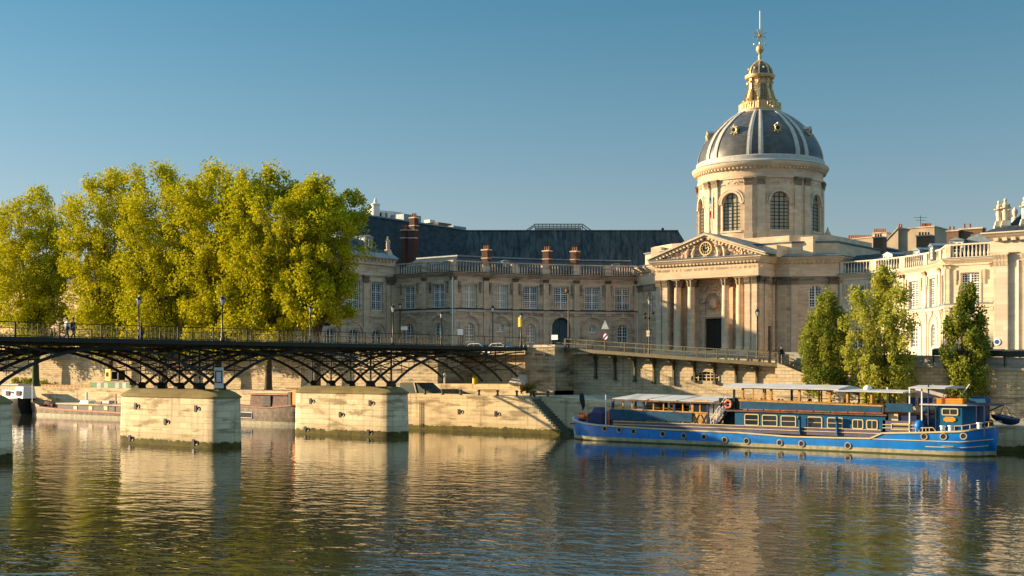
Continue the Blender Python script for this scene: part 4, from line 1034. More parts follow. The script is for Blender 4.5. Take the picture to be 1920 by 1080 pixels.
def dormer(par, X, Y, z, w_, h_, rot=0, mat='zinc', dp=2.2):
    q = (math.cos(rot), math.sin(rot)); P0 = (X-q[0]*w_/2, Y-q[1]*w_/2); P1 = (X+q[0]*w_/2, Y+q[1]*w_/2)
    g = MB().fr(P0, P1); g.box(0, .2, 0, dp, z, z+h_); g.box(w_-.2, w_, 0, dp, z, z+h_); g.box(.2, w_-.2, 0, dp, z, z+.2); g.box(.2, w_-.2, 0, dp, z+h_-.2, z+h_); g.prism([(-.15, z+h_), (w_+.15, z+h_), (w_/2, z+h_+.42*w_*.5)], -.15, dp)
    o = obj('dormer', g, mat, par); window(o, P0, P1, .2, w_-.2, z+.2, z+h_-.2, 0, 2, 1, (1, 3), .12); return o
for px in (957, 1160):
    tq = t_at(fn, px); x, y = fn(tq); x2, y2 = fn(tq+.02); rot = math.atan2(y2-y, x2-x); dormer(lw, x-1.7*math.cos(math.pi/2-rot)*1, y+1.7*math.sin(math.pi/2-rot), 23.4, 1.3, 1.5, rot)
# ---- left pavilion (flank faces the camera)
lpv = thing('corner_pavilion', 'tall shaded stone pavilion with slate roof beside the plane trees left of the curved wing', 'building', (-55, 28, 8))
ZP = 24.7; PX0 = -48.5; P_A = (PX0, 8.5); P_B = (PX0, 35.6)
ys = [8.5, 13.2, sy(642, PX0), sy(685, PX0), sy(729, PX0), 35.6]
cb_ = [(620, .5), (663, .5), (706, .5)]
wg, tr, pl = MB(), MB(), MB(); ysb = [8.5, sy(598, PX0), sy(642, PX0), sy(685, PX0), sy(728, PX0), 35.6]
for i in range(5):
    p0, p1 = (PX0, ysb[i]), (PX0, ysb[i+1]); L_ = ysb[i+1]-ysb[i]; c = L_/2
    if i == 4 or i == 0:
        bay_wall(wg, p0, p1, 6.5, ZP, [])
        continue
    bay_wall(wg, p0, p1, 6.5, ZP, [(c-1.2, c+1.2, 10.0, 12.3, 1), (c-1.35, c+1.35, 16.6, 21.2, 0)])
    window(lpv, p0, p1, c-1.35, c+1.35, 16.6, 21.2, 0, 2, 3, (3, 4)); window(lpv, p0, p1, c-1.2, c+1.2, 10.0, 12.3, 1, 2, 2, (2, 2))
    tr = MB(); tr.fr(p0, p1); arch_ring(tr, c, 12.6, 1.9, .35, .15); arch_ring(tr, c, 12.5, 1.3, .2, .06); tr.box(c-1.7, c+1.7, -.14, .01, 21.3, 21.6); tr.box(c-1.55, c-1.35, -.1, .01, 16.4, 21.3); tr.box(c+1.35, c+1.55, -.1, .01, 16.4, 21.3); tr.box(c-1.7, c+1.7, -.2, .01, 15.4, 15.7); tr.fr(); obj('window_surround', tr, 'trim', lpv)
bay_wall(wg, (-66, 8.5), (PX0, 8.5), 6.5, ZP, []); 
for y in [ysb[1]+.3, ysb[2], ysb[3], ysb[4], 35.0]:
    pil_obj(lpv, (PX0, y-.6), (PX0, y+.6), 0, 1.1, .25, 8.8, 22.3, 1.35)
obj('wall', wg, 'inst', lpv)
pp = [(-66, 35), (-66, 8.5), (PX0, 8.5), (PX0, 35.6)]
g = MB(); band(g, pp, 22.3, 23.0, .2); band(g, pp, 24.1, ZP, .25); cornice(g, pp, ZP, .7, .85); dentils(g, (PX0, 9), (PX0, 35.4), ZP-.02, .3, .5, .8, .42); obj('cornice', g, 'trim', lpv)
g = MB(); g.hip(-66.5, PX0+.7, 8, 36, 25.4, 26.2, .8, .8); o = obj('gutter_roof', g, 'zinc', lpv)
g = MB(); g.hip(-65.7, PX0-.1, 8.8, 35.2, 26.2, 29.3, 6.0, 6.0); o = obj('roof', g, 'slate', lpv)
for px in (642, 697): Y = sy(px, PX0-1); dormer(o, PX0-1.6, Y, 26.5, 1.9, 2.3, R(90), 'zinc', 3.0)
# urns / statues on the parapet of the pavilion
def statue(name, label, X, Y, z, h, mat, group, rz=0, two=False):
    t = thing(name, label, 'statue', (X, Y, z), rz, group); g = MB()
    g.box(-.55, .55, -.55, .55, 0, h*.14); g.taper(-.5, .5, -.5, .5, h*.14, h*.3, .14); obj('plinth', g, mat, t, local=True)
    g = MB(); k = h
    g.tube([(0,0,k*.28),(0.03,0,k*.42),(.0,-.03,k*.56),(.0,0,k*.66),(0,0,k*.78),(0,0,k*.84),(0,0,k*.87)], [k*.085,k*.095,k*.1,k*.075,k*.1,k*.06,k*.032], 10)
    g.ball((0, -.02, k*.925), k*.052, 10, 1.25)
    g.tube([(k*.1,0,k*.8),(k*.16,-.05,k*.68),(k*.07,-k*.1,k*.62)], [k*.035,k*.03,k*.022], 7); g.tube([(-k*.1,0,k*.8),(-k*.15,-.1,k*.67),(-k*.02,-k*.12,k*.7)], [k*.035,k*.03,k*.022], 7)
    g.tube([(k*.05,.05,k*.78),(k*.12,.12,k*.55),(k*.1,.05,k*.32)], [k*.04,k*.06,k*.07], 7)
    obj('figure', g, mat, t, smooth=True, local=True); return t
for px, lab in ((684, 'weathered stone statue beside the dormer on the left pavilion roof'), (727, 'weathered stone statue in front of the brick chimneys on the left pavilion')):
    Y = sy(px, PX0-.5); statue('roof_statue', lab, PX0-.5, Y, 26.0, zz(443 if px > 700 else 449, PX0-.5, Y)-26.0, 'trim', 'statues on the left pavilion roof', R(90))
# ---- right wing
rw = thing('curved_wing', 'sunlit concave stone wing right of the dome with pale balustrade behind the quay trees', 'building', (32, 55, 8))
ZR = 20.7
fn2 = arc3((18.2, 63.5), (31.2, 58.6), (40.2, 46.4))
ts = [0, .2, .4, .6, .8, 1.0]; rp = [fn2(t) for t in ts]
wg, tr, pl, bl = MB(), MB(), 'white_stone', MB()
for i in range(5): wing_bay(wg, tr, pl, bl, rw, rp[i], rp[i+1], ZR, 1.95, None, 'inst', False, 9, 2.6, 'window')
rf = [(40.2, 46.4), (46.3, 46.4), (52.5, 46.4)]
for i in range(2): wing_bay(wg, tr, pl, bl, rw, rf[i], rf[i+1], ZR, 1.95, None, 'inst', False, 10, 2.4, 'window')
obj('wall', wg, 'white_stone', rw); obj('balustrade', bl, 'white_stone', rw)
path = rp+rf[1:]; wing_finish(rw, path, ZR, 'white_stone', 'white_stone')
g = MB(); g.sweep(path, [(-1.0, 21.3), (-1.0, 22.0), (-4.2, 24.5), (-10, 24.8), (-10, 21.3)]); o = obj('roof', g, 'slate', rw)
for px in (1666, 1726, 1758, 1786):
    tq = t_at(fn2, px) if px < 1768 else 1; 
    if px < 1762: x, y = fn2(tq); x2, y2 = fn2(min(1, tq+.03)); x1_, y1_ = fn2(tq-.01); rot = math.atan2(y2-y1_, x2-x1_)
    else: x, y, rot = sx(px, 46.4), 46.4, 0
    dormer(o, x-1.5*-math.sin(rot)*1.0, y+1.5*math.cos(rot), 22.0, 1.9, 1.9, rot, 'zinc', 2.6)
g = MB(); X = sx(1835, 49); g.fr((X-3, 49), (X+3, 49)); g.prism([(0, 22), (6, 22), (5.4, 23.3), (4.3, 24.3), (3, 24.7), (1.7, 24.3), (.6, 23.3)], 0, 4); obj('curved_skylight', g, 'zinc', rw)
# ---- right pavilion
rv = thing('corner_pavilion', 'bright sunlit pavilion with giant pilasters and rooftop statues at the right edge of the picture', 'building', (62, 32, 8))
YP = 30.0; xq = sx(1863, YP); fa, fb = (xq, YP), (xq+24, YP); zcap = zz(490, xq, YP)
g = MB(); bay_wall(g, fa, fb, 6.5, zcap, [(2.6, 4.4, 0+10, 12, 1), (9, 11, 10, 15, 0), (16, 18, 10, 15, 0)] if False else [])
bay_wall(g, (xq, 48), fa, 6.5, zcap, []); obj('wall', g, 'white_stone', rv)
for u in (.15, 3.3, 7.2, 10.4, 16, 20): pil_obj(rv, fa, fb, u, u+1.5, .32, 8, zcap+.9, 1.5, 'white_stone', False, 'trim_clean')
pt = [(xq, 48), (xq, YP), (xq+24, YP)]
g = MB(); g.sweep(pt, [(-.3, zcap-.01), (0.03, zcap-.01), (0.03, zcap+1.2), (-.3, zcap+1.2)]); band(g, pt, zcap+.9, zcap+1.5, .35); band(g, pt, zcap+1.5, zcap+2.3, .28); cornice(g, pt, zcap+2.3, .95, 1.15); dentils(g, fa, fb, zcap+2.25, .35, .8, .95, .5)
obj('cornice', g, 'white_stone', rv)
zr = zcap+3.3
g = MB(); g.add([(xq-.9, YP-.9, zr), (xq+25, YP-.9, zr), (xq+25, 47, zr), (xq-.9, 47, zr), (xq+.6, YP+.6, zr+.75), (xq+24, YP+.6, zr+.75), (xq+24, 46, zr+.75), (xq+.6, 46, zr+.75)], [(3,2,1,0),(4,5,6,7),(0,1,5,4),(1,2,6,5),(2,3,7,6),(3,0,4,7)])
o = obj('roof_base', g, 'slate', rv); g = MB(); g.hip(xq+1.2, xq+23.5, YP+1.2, 45.5, zr+.75, zr+7.5, 5.5, 5.5); obj('roof', g, 'slate', rv)
g = MB().fr((xq+2.02, YP), (xq+2.3, YP)); g.bar((2.6-1.9, -.1, 8), (2.6-1.9, -.1, zcap), .16); obj('drainpipe', g, 'frame', rv)
for px, h_, lab in ((1873, 3.5, 'left one of the paired white statues on the right pavilion roof'), (1885, 3.7, 'right one of the paired white statues on the right pavilion roof'), (1921, 3.7, 'white statue cut by the right edge of the picture on the pavilion roof')):
    Y = YP+.9; X = sx(px, Y); statue('roof_statue', lab, X, Y, zr+.3, h_, 'white_stone', 'statues on the right pavilion roof', R(25))
t = thing('roof_urn', 'small stone urn behind the paired statues on the right pavilion roof', 'urn', (sx(1903, 36), 36, zr+3.2)); X = sx(1903, 36); zu = zz(390, X, 36)
g = MB().lathe([(.4, zr+.5), (.4, zu-1.2), (.15, zu-1.0), (.32, zu-.6), (.34, zu-.3), (.18, zu-.1), (.06, zu+.1)], X, 36, 12); obj('urn_body', g, 'white_stone', t, smooth=True)
# ================================================================ buildings behind
HL, HR = at_depth(842, 243), at_depth(1287, 243); hx_, hy_ = HR[0]-HL[0], HR[1]-HL[1]; HLEN = math.hypot(hx_, hy_)
bg = thing('long_roof_hall', 'long dark seamed roof with a glazed ridge lantern rising behind the curved wing', 'building', ((HL[0]+HR[0])/2, (HL[1]+HR[1])/2, 8))
zt = H+(689-433)*243/F; zb = zt-8.5
def hu(px): return HLEN*(px-842)/(1287-842)
g = MB().fr(HL, HR); g.box(-3, HLEN+2, -2.5, 14, 7, zb); obj('wall', g, 'inst', bg)
g = MB().fr(HL, HR); g.add([(-4, -3, zb), (HLEN+3, -3, zb), (HLEN+3, 14, zb), (-4, 14, zb), (1.5, 0, zt), (HLEN-1.6, 0, zt), (HLEN-1.6, 10, zt), (1.5, 10, zt)], [(3,2,1,0),(4,5,6,7),(0,1,5,4),(1,2,6,5),(2,3,7,6),(3,0,4,7)]); ro = obj('roof', g, 'seam', bg)
g = MB().fr(HL, HR)
for i in range(int(HLEN/1.1)):
    u = 1.6+i*1.1
    if u < HLEN-1.7: g.bar((u, -3.05, zb+.05), (u, -.02, zt), .07, .1)
g.bar((1.5, 0, zt+.08), (HLEN-1.6, 0, zt+.08), .3, .2)
obj('roof_battens', g, 'seam', ro)
g = MB().fr(HL, HR); c0_, c1_ = hu(984), hu(1112); zh = H+(689-422)*246/F; zl_ = zt+.05
for a, b in (((c0_, zl_), (c1_, zl_)), ((c0_+2, zh), (c1_-2, zh)), ((c0_, zl_), (c0_+2, zh)), ((c1_, zl_), (c1_-2, zh))):
    for yy in (1.5, 5): g.bar((a[0], yy, a[1]), (b[0], yy, b[1]), .2)
for i in range(14): u = c0_+2+(c1_-c0_-4)*i/13; g.bar((u, 1.5, zl_), (u, 1.5, zh), .15); g.bar((u, 1.5, zh), (u, 5, zh), .12)
o = obj('ridge_lantern', g, 'zinc', bg)
g = MB().fr(HL, HR); g.box(c0_+2, c1_-2, 5.2, 5.3, zl_, zh-.2); obj('lantern_glazing', g, 'canvas', o)
g = MB().fr(HL, HR); u = hu(1245); g.box(u-1.4, u+1.4, 2, 3, zt-.2, zt+.35); g.lathe([(.3, zt+.3), (.3, zt+.8), (.1, zt+.9)], u, 2.5, 8); obj('roof_vent', g, 'blackmetal', bg)
u = hu(865); g = MB().fr(HL, HR).box(hu(848), hu(858), -2, 1, zt-1.5, zt+.5); obj('roof_hatch', g, 'zinc', bg)
# left annex with higher mansard + big chimneys + white block
an = thing('slate_roofed_block', 'steep slate roofed block with red brick chimneys behind the corner pavilion', 'building', (-60, 80, 8))
AL, AR = at_depth(560, 222), at_depth(868, 226); ALN = math.hypot(AR[0]-AL[0], AR[1]-AL[1]); zA, zB_ = H+(689-396)*222/F, H+(689-431)*226/F
uA = ALN*(760-560)/308
g = MB().fr(AL, AR); zlo = 21
g.add([(0, -5, zlo), (ALN+2, -5, zlo), (ALN+2, 12, zlo), (0, 12, zlo), (0, 0, zA+1.0), (ALN, 0, zB_), (ALN, 8, zB_), (0, 8, zA+1.0)], [(3,2,1,0),(4,5,6,7),(0,1,5,4),(1,2,6,5),(2,3,7,6),(3,0,4,7)])
obj('roof', g, 'slate', an); g = MB().fr(AL, AR).box(0, ALN+2, -4.9, 12, 7, zlo); obj('wall', g, 'inst', an)
g = MB().fr(AL, AR).bar((0, 0, zA+1.1), (ALN, 0, zB_+.1), .35, .25); obj('roof_ridge', g, 'zinc', an)
for px, pt_, w_ in ((758, 429, 2.0), (774, 429, 1.9)):
    Y = 44; X = sx(px+1, Y); chimney(an, X, Y, 22, zz(pt_, X, Y), 1.0, .9, 'brick', 3, 'massive twin red brick chimney')
q = at_depth(776, 218); chimney(an, q[0], q[1], 28, H+(689-406)*218/F, 1.2, 1.1, 'brick', 3)
g = MB(); X = sx(828, 56); g.box(X-2.6, X+2.6, 56, 58, 24, zz(468, X, 56)); obj('roof_box', g, 'zinc', an)
wb = thing('white_rooftop_building', 'small white plastered building with a round turret on the skyline left of the chimneys', 'building', (sx(715, 95), 95, 8))
Y = 96.0
def bxp(g, p0, p1, yt, yb, Y, d=5):
    X0, X1 = sx(p0, Y), sx(p1, Y); xm = (X0+X1)/2; g.box(X0, X1, Y, Y+d, zz(yb, xm, Y), zz(yt, xm, Y)); return X0, X1
g = MB(); bxp(g, 687, 697, 392, 600, Y); bxp(g, 697.3, 730, 397, 600, Y+.5); obj('wall', g, 'whitewash', wb)
X = sx(706, Y); z1_ = zz(383, X, Y); g = MB().lathe([(1.0, 20), (1.0, z1_-.3), (1.15, z1_-.2), (1.15, z1_), (.5, z1_+.3), (.35, z1_+1.0), (.1, z1_+1.5)], X, Y-.3, 14); obj('turret', g, 'whitewash', wb, smooth=True)
g = MB(); bxp(g, 731, 757, 402, 600, Y+1, 6); obj('glazed_annex', g, 'zinc', wb)
g = MB(); 
for px in (691, 713, 724): bxp(g, px-2, px+2, 399, 407, Y-.1 if px < 697 else Y+.45, .3)
obj('window', g, 'glass', wb)
ob = thing('skyline_block', 'low brown rooftop block with white cap behind the slate roof left of the long hall', 'building', (sx(810, 120), 120, 8))
g = MB(); bxp(g, 790, 822, 418, 600, 120, 5); obj('wall', g, 'brown', ob); g = MB(); bxp(g, 795, 806, 412, 418, 119.5, 2); obj('white_cap', g, 'whitewash', ob); g = MB(); bxp(g, 823, 850, 424, 600, 121, 5); obj('slate_part', g, 'zinc', ob)
# right background
def party(name, label, specs, pots, Y, mat='render', dp=8, roof=None):
    X = sx(specs[0][0], Y); t = thing(name, label, 'building', (X, Y, 8)); 
    for i, s_ in enumerate(specs):
        g = MB(); X0, X1 = sx(s_[0], Y+i*.7), sx(s_[1], Y+i*.7); xm = (X0+X1)/2; zl0, zr0 = zz(s_[2], xm, Y), zz(s_[3], xm, Y)
        g.fr((0, Y+i*.7), (1, Y+i*.7)); g.prism([(X0, 7), (X0, zl0), (X1, zr0), (X1, 7)], 0, dp); o = obj('party_wall', g, s_[4] if len(s_) > 4 else mat, t)
        g = MB().fr((0, Y+i*.7), (1, Y+i*.7)); 
        l_ = math.hypot(X1-X0, zr0-zl0); g.prism([(X0-.1, zl0), (X0-.1, zl0+.2), (X1+.1, zr0+.2), (X1+.1, zr0)], -.15, dp); obj('coping', g, 'trim', o)
    g = MB()
    for p0, p1, yy, n_ in pots:
        for i in range(n_):
            px = p0+(p1-p0)*(i+.5)/n_; X = sx(px, Y+1.5); z = zz(yy, X, Y+1.5); g.lathe([(.17, z-.2), (.15, z+.45), (.19, z+.5)], X, Y+1.5, 7)
    if pots: multi('chimney_pot', g, 'pot', t)
    return t
party('party_wall_building', 'beige rendered building with a long row of small chimney pots right behind the dome', [(1576, 1640, 449, 447), (1636, 1662, 437, 437, 'white_stone')], [(1590, 1634, 446, 12), (1638, 1661, 434, 6)], 118)
party('party_wall_building', 'tall beige gable wall with orange chimney pots and an aerial on the skyline', [(1655, 1684, 458, 428), (1684, 1752, 428, 427)], [(1684, 1692, 425, 2), (1727, 1746, 424, 6)], 112)
party('brown_chimney_block', 'small dark brown chimney stack in front of the tall beige gable', [(1637, 1656, 446, 446, 'brown')], [(1640, 1654, 444, 3)], 86, 'render', 1.6)
party('brown_chimney_block', 'dark brown chimney stack below the aerial on the beige gable', [(1718, 1746, 443, 443, 'brown')], [(1722, 1744, 441, 4)], 84, 'render', 1.6)
party('brown_chimney_block', 'wide brown brick chimney block between the dormers and the statues', [(1775, 1797, 434, 434, 'brown'), (1799, 1842, 429, 429, 'brown')], [(1777, 1792, 431, 2), (1803, 1824, 426, 2)], 72, 'render', 1.6)
t = party('slate_roof_house', 'blue grey slate roofs with small dormers between the dome and the beige gable', [(1568, 1600, 470, 466, 'slate'), (1600, 1660, 468, 466, 'slate')], [], 90)
g = MB(); bxp(g, 1585, 1592, 462, 476, 88, 1); bxp(g, 1604, 1612, 464, 476, 88, 1); obj('chimney', g, 'slate', t)
t = thing('rooftop_aerial', 'thin television aerial above the orange chimney pots', 'aerial', (sx(1726, 113), 113, zz(425, sx(1726, 113), 113)))
X = sx(1726, 113); g = MB().bar((X, 113, zz(426, X, 113)), (X, 113, zz(404, X, 113)), .08)
for py, w_ in ((408, 1.2), (413, .9)): z = zz(py, X, 113); g.bar((X-w_*CS, 113-w_*SN, z), (X+w_*CS, 113+w_*SN, z), .06)
obj('antenna', g, 'blackmetal', t)
# building behind the plane trees
mb_ = thing('riverside_building', 'beige stone riverside building half hidden behind the tall plane trees', 'building', (-100, 22, 8))
g = MB(); xs_ = [-150+i*6.2 for i in range(14)]; xs_ = [x for x in xs_ if x < -70]
for a, b in zip(xs_, xs_[1:]):
    bay_wall(g, (a, 16), (b, 16), 6.5, 22, [(2.2, 4.0, 9.5, 12.2, 1), (2.2, 4.0, 15.4, 18.6, 0)])
    window(mb_, (a, 16), (b, 16), 2.2, 4.0, 9.5, 12.2, 1, 2, 2, (2, 2)); window(mb_, (a, 16), (b, 16), 2.2, 4.0, 15.4, 18.6, 0, 2, 3, (2, 2))
bay_wall(g, (xs_[-1], 16), (xs_[-1], 34), 6.5, 22, []); obj('wall', g, 'inst', mb_)
g = MB(); pt = [(xs_[0], 16), (xs_[-1], 16), (xs_[-1], 34)]; cornice(g, pt, 22, .6, .6); band(g, pt, 13.9, 14.3, .2); obj('cornice', g, 'trim', mb_)
g = MB(); g.hip(-152, xs_[-1]+.3, 15.7, 34, 22.62, 27, 5, 5); obj('roof', g, 'slate', mb_)
# ================================================================ blue restaurant barge
BY, BC = -15.6, -13.1          # near side, centreline
bx = lambda px, Y=BY: sx(px, Y)
def bz(py, px, Y=BY): return zz(py, sx(px, Y), Y)
def hull(parent, st, yc, split, mat_up, mat_low, namelow='boot_stripe', keel=-.6):
    """st: stations (x, half-beam deck, half-beam waterline, sheer z)"""
    up, lo = MB(), MB(); vu, vl = [], []
    for x, bd, bw, z in st:
        vu += [(x, yc-bw, split), (x, yc-bd*.97-bw*.03, split+(z-split)*.55), (x, yc-bd, z), (x, yc+bd, z), (x, yc+bd*.97+bw*.03, split+(z-split)*.55), (x, yc+bw, split)]
        vl += [(x, yc-bw-.0, split), (x, yc-bw*.97, keel), (x, yc+bw*.97, keel), (x, yc+bw, split)]
    n = len(st)
    up.add(vu, [(i*6+k, i*6+(k+1) % 6, (i+1)*6+(k+1) % 6, (i+1)*6+k) for i in range(n-1) for k in range(6)]+[tuple(range(6)), tuple(range(n*6-1, n*6-7, -1))])
    lo.add(vl, [(i*4+k, i*4+(k+1) % 4, (i+1)*4+(k+1) % 4, (i+1)*4+k) for i in range(n-1) for k in range(4)]+[tuple(range(4)), tuple(range(n*4-1, n*4-5, -1))])
    h = obj('hull', up, mat_up, parent, smooth=True); obj(namelow, lo, mat_low, h, smooth=True); return h
def interp(st, x, j):
    for a, b in zip(st, st[1:]):
        if a[0] <= x <= b[0]: return a[j]+(b[j]-a[j])*(x-a[0])/(b[0]-a[0])
    return st[-1][j] if x > st[-1][0] else st[0][j]
bb = thing('barge', 'long blue restaurant barge with white canopies and cream framed windows moored at the quay', 'boat', (44, BC, 0))
bow = sx(1077, BC); 
S = [(bow, .12, .05, 2.15), (bow+.5, .95, .55, 2.02), (bow+1.3, 1.7, 1.3, 1.88), (bow+2.6, 2.25, 2.0, 1.7), (bow+4.5, 2.48, 2.42, 1.55)]
for px, py in ((1248, 805), (1384, 811), (1480, 818.5), (1560, 820.5), (1632, 822)): S.append((bx(px), 2.5, 2.47, bz(py, px)))
S += [(bx(1654), 2.5, 2.47, bz(812, 1654)), (bx(1727), 2.5, 2.45, bz(811, 1727)), (bx(1780), 2.45, 2.3, bz(809.5, 1780))]
xst = sx(1868, BC)
x9 = bx(1795)
for k in range(1, 13):
    u = k/12.0; ue = math.sin(u*math.pi/2); x = x9+(xst-x9)*ue
    S.append((x, max(.12, 2.42*math.cos(u*math.pi/2)**.75), max(.05, 2.15*max(0, 1-(ue/.80)**2)**.6), 2.0+.42*ue))
h = hull(bb, S, BC, .42, 'hull', 'boot')
def side_at(x, z, off=.03):
    bd, bw, zs_ = interp(S, x, 1), interp(S, x, 2), interp(S, x, 3); zm = .42+(zs_-.42)*.55; bm = bd*.97+bw*.03
    if z >= zm: b_ = bm+(bd-bm)*min(1, (z-zm)/max(.01, zs_-zm))
    else: b_ = bw+(bm-bw)*max(0, (z-.42)/max(.01, zm-.42))
    return BC-b_-off
# rudder, waterline weed
g = MB().box(xst-2.4, xst-.8, BC-.1, BC+.1, -.6, .55); obj('rudder', g, 'boot', h)
g = MB(); vs = []
stw = [s for s in S]
for x, bd, bw, z in stw: vs += [(x, BC-bw-.012, -.2), (x, BC-bw-.012, .1)]
g.add(vs, [(2*i, 2*i+2, 2*i+3, 2*i+1) for i in range(len(stw)-1)]); obj('waterline_weed', g, 'algae', h)
def side(x, off=.03): return BC-interp(S, x, 1)-off
g = MB(); pts = [(s[0], BC-s[1]-.03, s[3]) for s in S]; g.path(pts, .12, .13); pts = [(s[0], BC+s[1]+.03, s[3]) for s in S]; g.path(pts, .12, .13)
obj('rubbing_strake', g, 'cream', h)
g = MB(); xs9 = [bx(1632)+(xst-.05-bx(1632))*i/40 for i in range(41)]
g.path([(x, side_at(x, bz(823, 1640)+max(0, (x-bx(1800)))*.11), bz(823, 1640)+max(0, (x-bx(1800)))*.11) for x in xs9], .05, .07)
xs9 = [bx(1735)+(xst-.4-bx(1735))*i/30 for i in range(31)]; g.path([(x, side_at(x, .72+max(0, x-bx(1800))*.10), .72+max(0, x-bx(1800))*.10) for x in xs9], .06, .07); obj('stern_strake', g, 'cream', h)
k_ = 0
for px, py in ((1134,804),(1161,806),(1188,809),(1243,814),(1282,817),(1320,819),(1359,825),(1400,827),(1462,830),(1503,832),(1590,835.5),(1733,818.5),(1769,818.5),(1806,818)):
    x = bx(px); z = bz(py, px); yy = side_at(x, z, .02)
    g = MB().ring((x, yy, z), .25, .055, 'y', 16, 6); o = obj('porthole', g, 'brass', h, smooth=True)
    g = MB().fr((0, yy-.01), (1, yy-.01)); g.prism([(x+.24*math.cos(2*math.pi*k/14), z+.24*math.sin(2*math.pi*k/14)) for k in range(14)], 0, .2); obj('pane', g, 'glass', o)
g = MB().box(bx(1766), bx(1788), BY-.03, BY+.1, bz(837.5, 1775), bz(836, 1775)); obj('draught_marks', g, 'boot', h)
# deck level coaming band (mauve) with cream lines
def strip(px0, px1, y0l, y0r, thk, Y, mat, nm, par, dY=.06, proud=0):
    a, b = sx(px0, Y), sx(px1, Y); za, zb = zz(y0l, a, Y), zz(y0r, b, Y); g = MB().bar((a, Y-proud, za), (b, Y-proud, zb), dY, thk); return obj(nm, g, mat, par)
def panel(px0, px1, t0, t1, b0, b1, Y, mat, nm, par, d=.08, label=None):
    """panel in the Y plane from top line (t0..t1) to bottom line (b0..b1), photograph rows at its two ends"""
    a, b = sx(px0, Y), sx(px1, Y); g = MB().fr((0, Y), (1, Y)); g.prism([(a, zz(b0, a, Y)), (b, zz(b1, b, Y)), (b, zz(t1, b, Y)), (a, zz(t0, a, Y))], 0, d); return obj(nm, g, mat, par, label=label)
DK = -15.25
panel(1150, 1652, 789, 806, 801, 821, DK, 'mauve', 'bulwark', bb, .06)
for t0, t1 in ((789.5, 806.5), (795, 813)):
    strip(1150, 1652, t0, t1, .06, DK, 'cream', 'bulwark_rail', bb, .1, .03)
strip(1150, 1380, 799, 815.5, .12, DK, 'navy', 'bulwark_rail', bb, .1, .04)
# ---- forward saloon (open sides, white awning)
fs = bb
SY0, SY1 = -15.1, -11.0
for i, (p0, p1) in enumerate(((1146, 1213), (1215, 1268), (1270, 1338))):
    a, b = sx(p0+2, SY0-.25), sx(p1, SY0-.25); za, zb = zz(746.5+i*2.2, a, SY0), zz(748.5+i*2.2, b, SY0)
    g = MB(); y1 = SY1+.2
    g.add([(a,SY0-.25,za-.07),(b,SY0-.25,zb-.07),(b,y1,zb+.28),(a,y1,za+.28),(a,SY0-.25,za),(b,SY0-.25,zb),(b,y1,zb+.35),(a,y1,za+.35)], [(3,2,1,0),(4,5,6,7),(0,1,5,4),(1,2,6,5),(2,3,7,6),(3,0,4,7)])
    obj('awning_panel', g, 'canvas', fs)
a, b = sx(1143, SY0-.3), sx(1352, SY0-.3); za, zb = zz(748.5, a, SY0), zz(756, b, SY0)
g = MB(); g.bar((a, SY0-.28, za-.06), (b, SY0-.28, zb), .08, .14); g.bar((a, SY1+.25, za+.25), (b, SY1+.25, zb+.3), .08, .14)
for t in (0, .32, .6, 1): x = a+(b-a)*t; z = za+(zb-za)*t; g.bar((x, SY0-.25, z), (x, SY1+.2, z+.33), .08, .12)
obj('awning_frame', g, 'rust', fs)
for px in (1149, 1207, 1264, 1327):
    x = sx(px, SY0); t = (x-a)/(b-a); zt = za+(zb-za)*t; g = MB().box(x-.12, x+.12, SY0-.05, SY0+.1, 1.4, zt-.05).box(x-.1, x+.1, SY1, SY1+.1, 1.4, zt+.2); obj('awning_post', g, 'navy', fs)
for px in (1168, 1185, 1225, 1244, 1280, 1297):
    x = sx(px, SY0); zt = za+(zb-za)*(x-a)/(b-a); g = MB().box(x-.06, x+.06, SY0, SY0+.08, 1.4, zt-.05).box(x-.05, x+.05, SY1+.02, SY1+.1, 1.4, zt+.2); obj('window_post', g, 'wood', fs)
panel(1144, 1297, 767, 774, 786.5, 791, SY0-.12, 'teal', 'canvas_screen', fs, .05)
strip(1146, 1328, 765.5, 774.5, .10, SY0, 'wood', 'window_rail', fs, .1)
panel(1146, 1300, 786, 793, 796, 803, SY0+.4, 'wood', 'bench_back', fs, .06)
panel(1297, 1327, 773.5, 774.5, 801, 803, SY0+.02, 'wood', 'saloon_door', fs, .07)
for p0, p1 in ((1299, 1311.5), (1313, 1325.5)):
    g = MB(); A, B = sx(p0+1, SY0), sx(p1-1, SY0); z0, z1 = 1.75, zz(777, A, SY0)
    g.bar((A, SY0-.01, z0), (B, SY0-.01, z1), .03, .06); g.bar((A, SY0-.015, z1), (B, SY0-.015, z0), .03, .06); obj('door_cross', g, 'navy', fs)
    panel(p0, p1, 750.5, 752, 772, 773, SY0+.03, 'glass', 'glazed_panel', fs, .03)
for p0, p1 in ((1298, 1300), (1311, 1313.5), (1325, 1328)): panel(p0, p1, 749.5, 750.5, 774, 774, SY0, 'wood', 'glazing_bar', fs, .06)
panel(1298, 1328, 749.2, 750.5, 751.2, 752.5, SY0-.005, 'wood', 'glazing_bar', fs, .06)
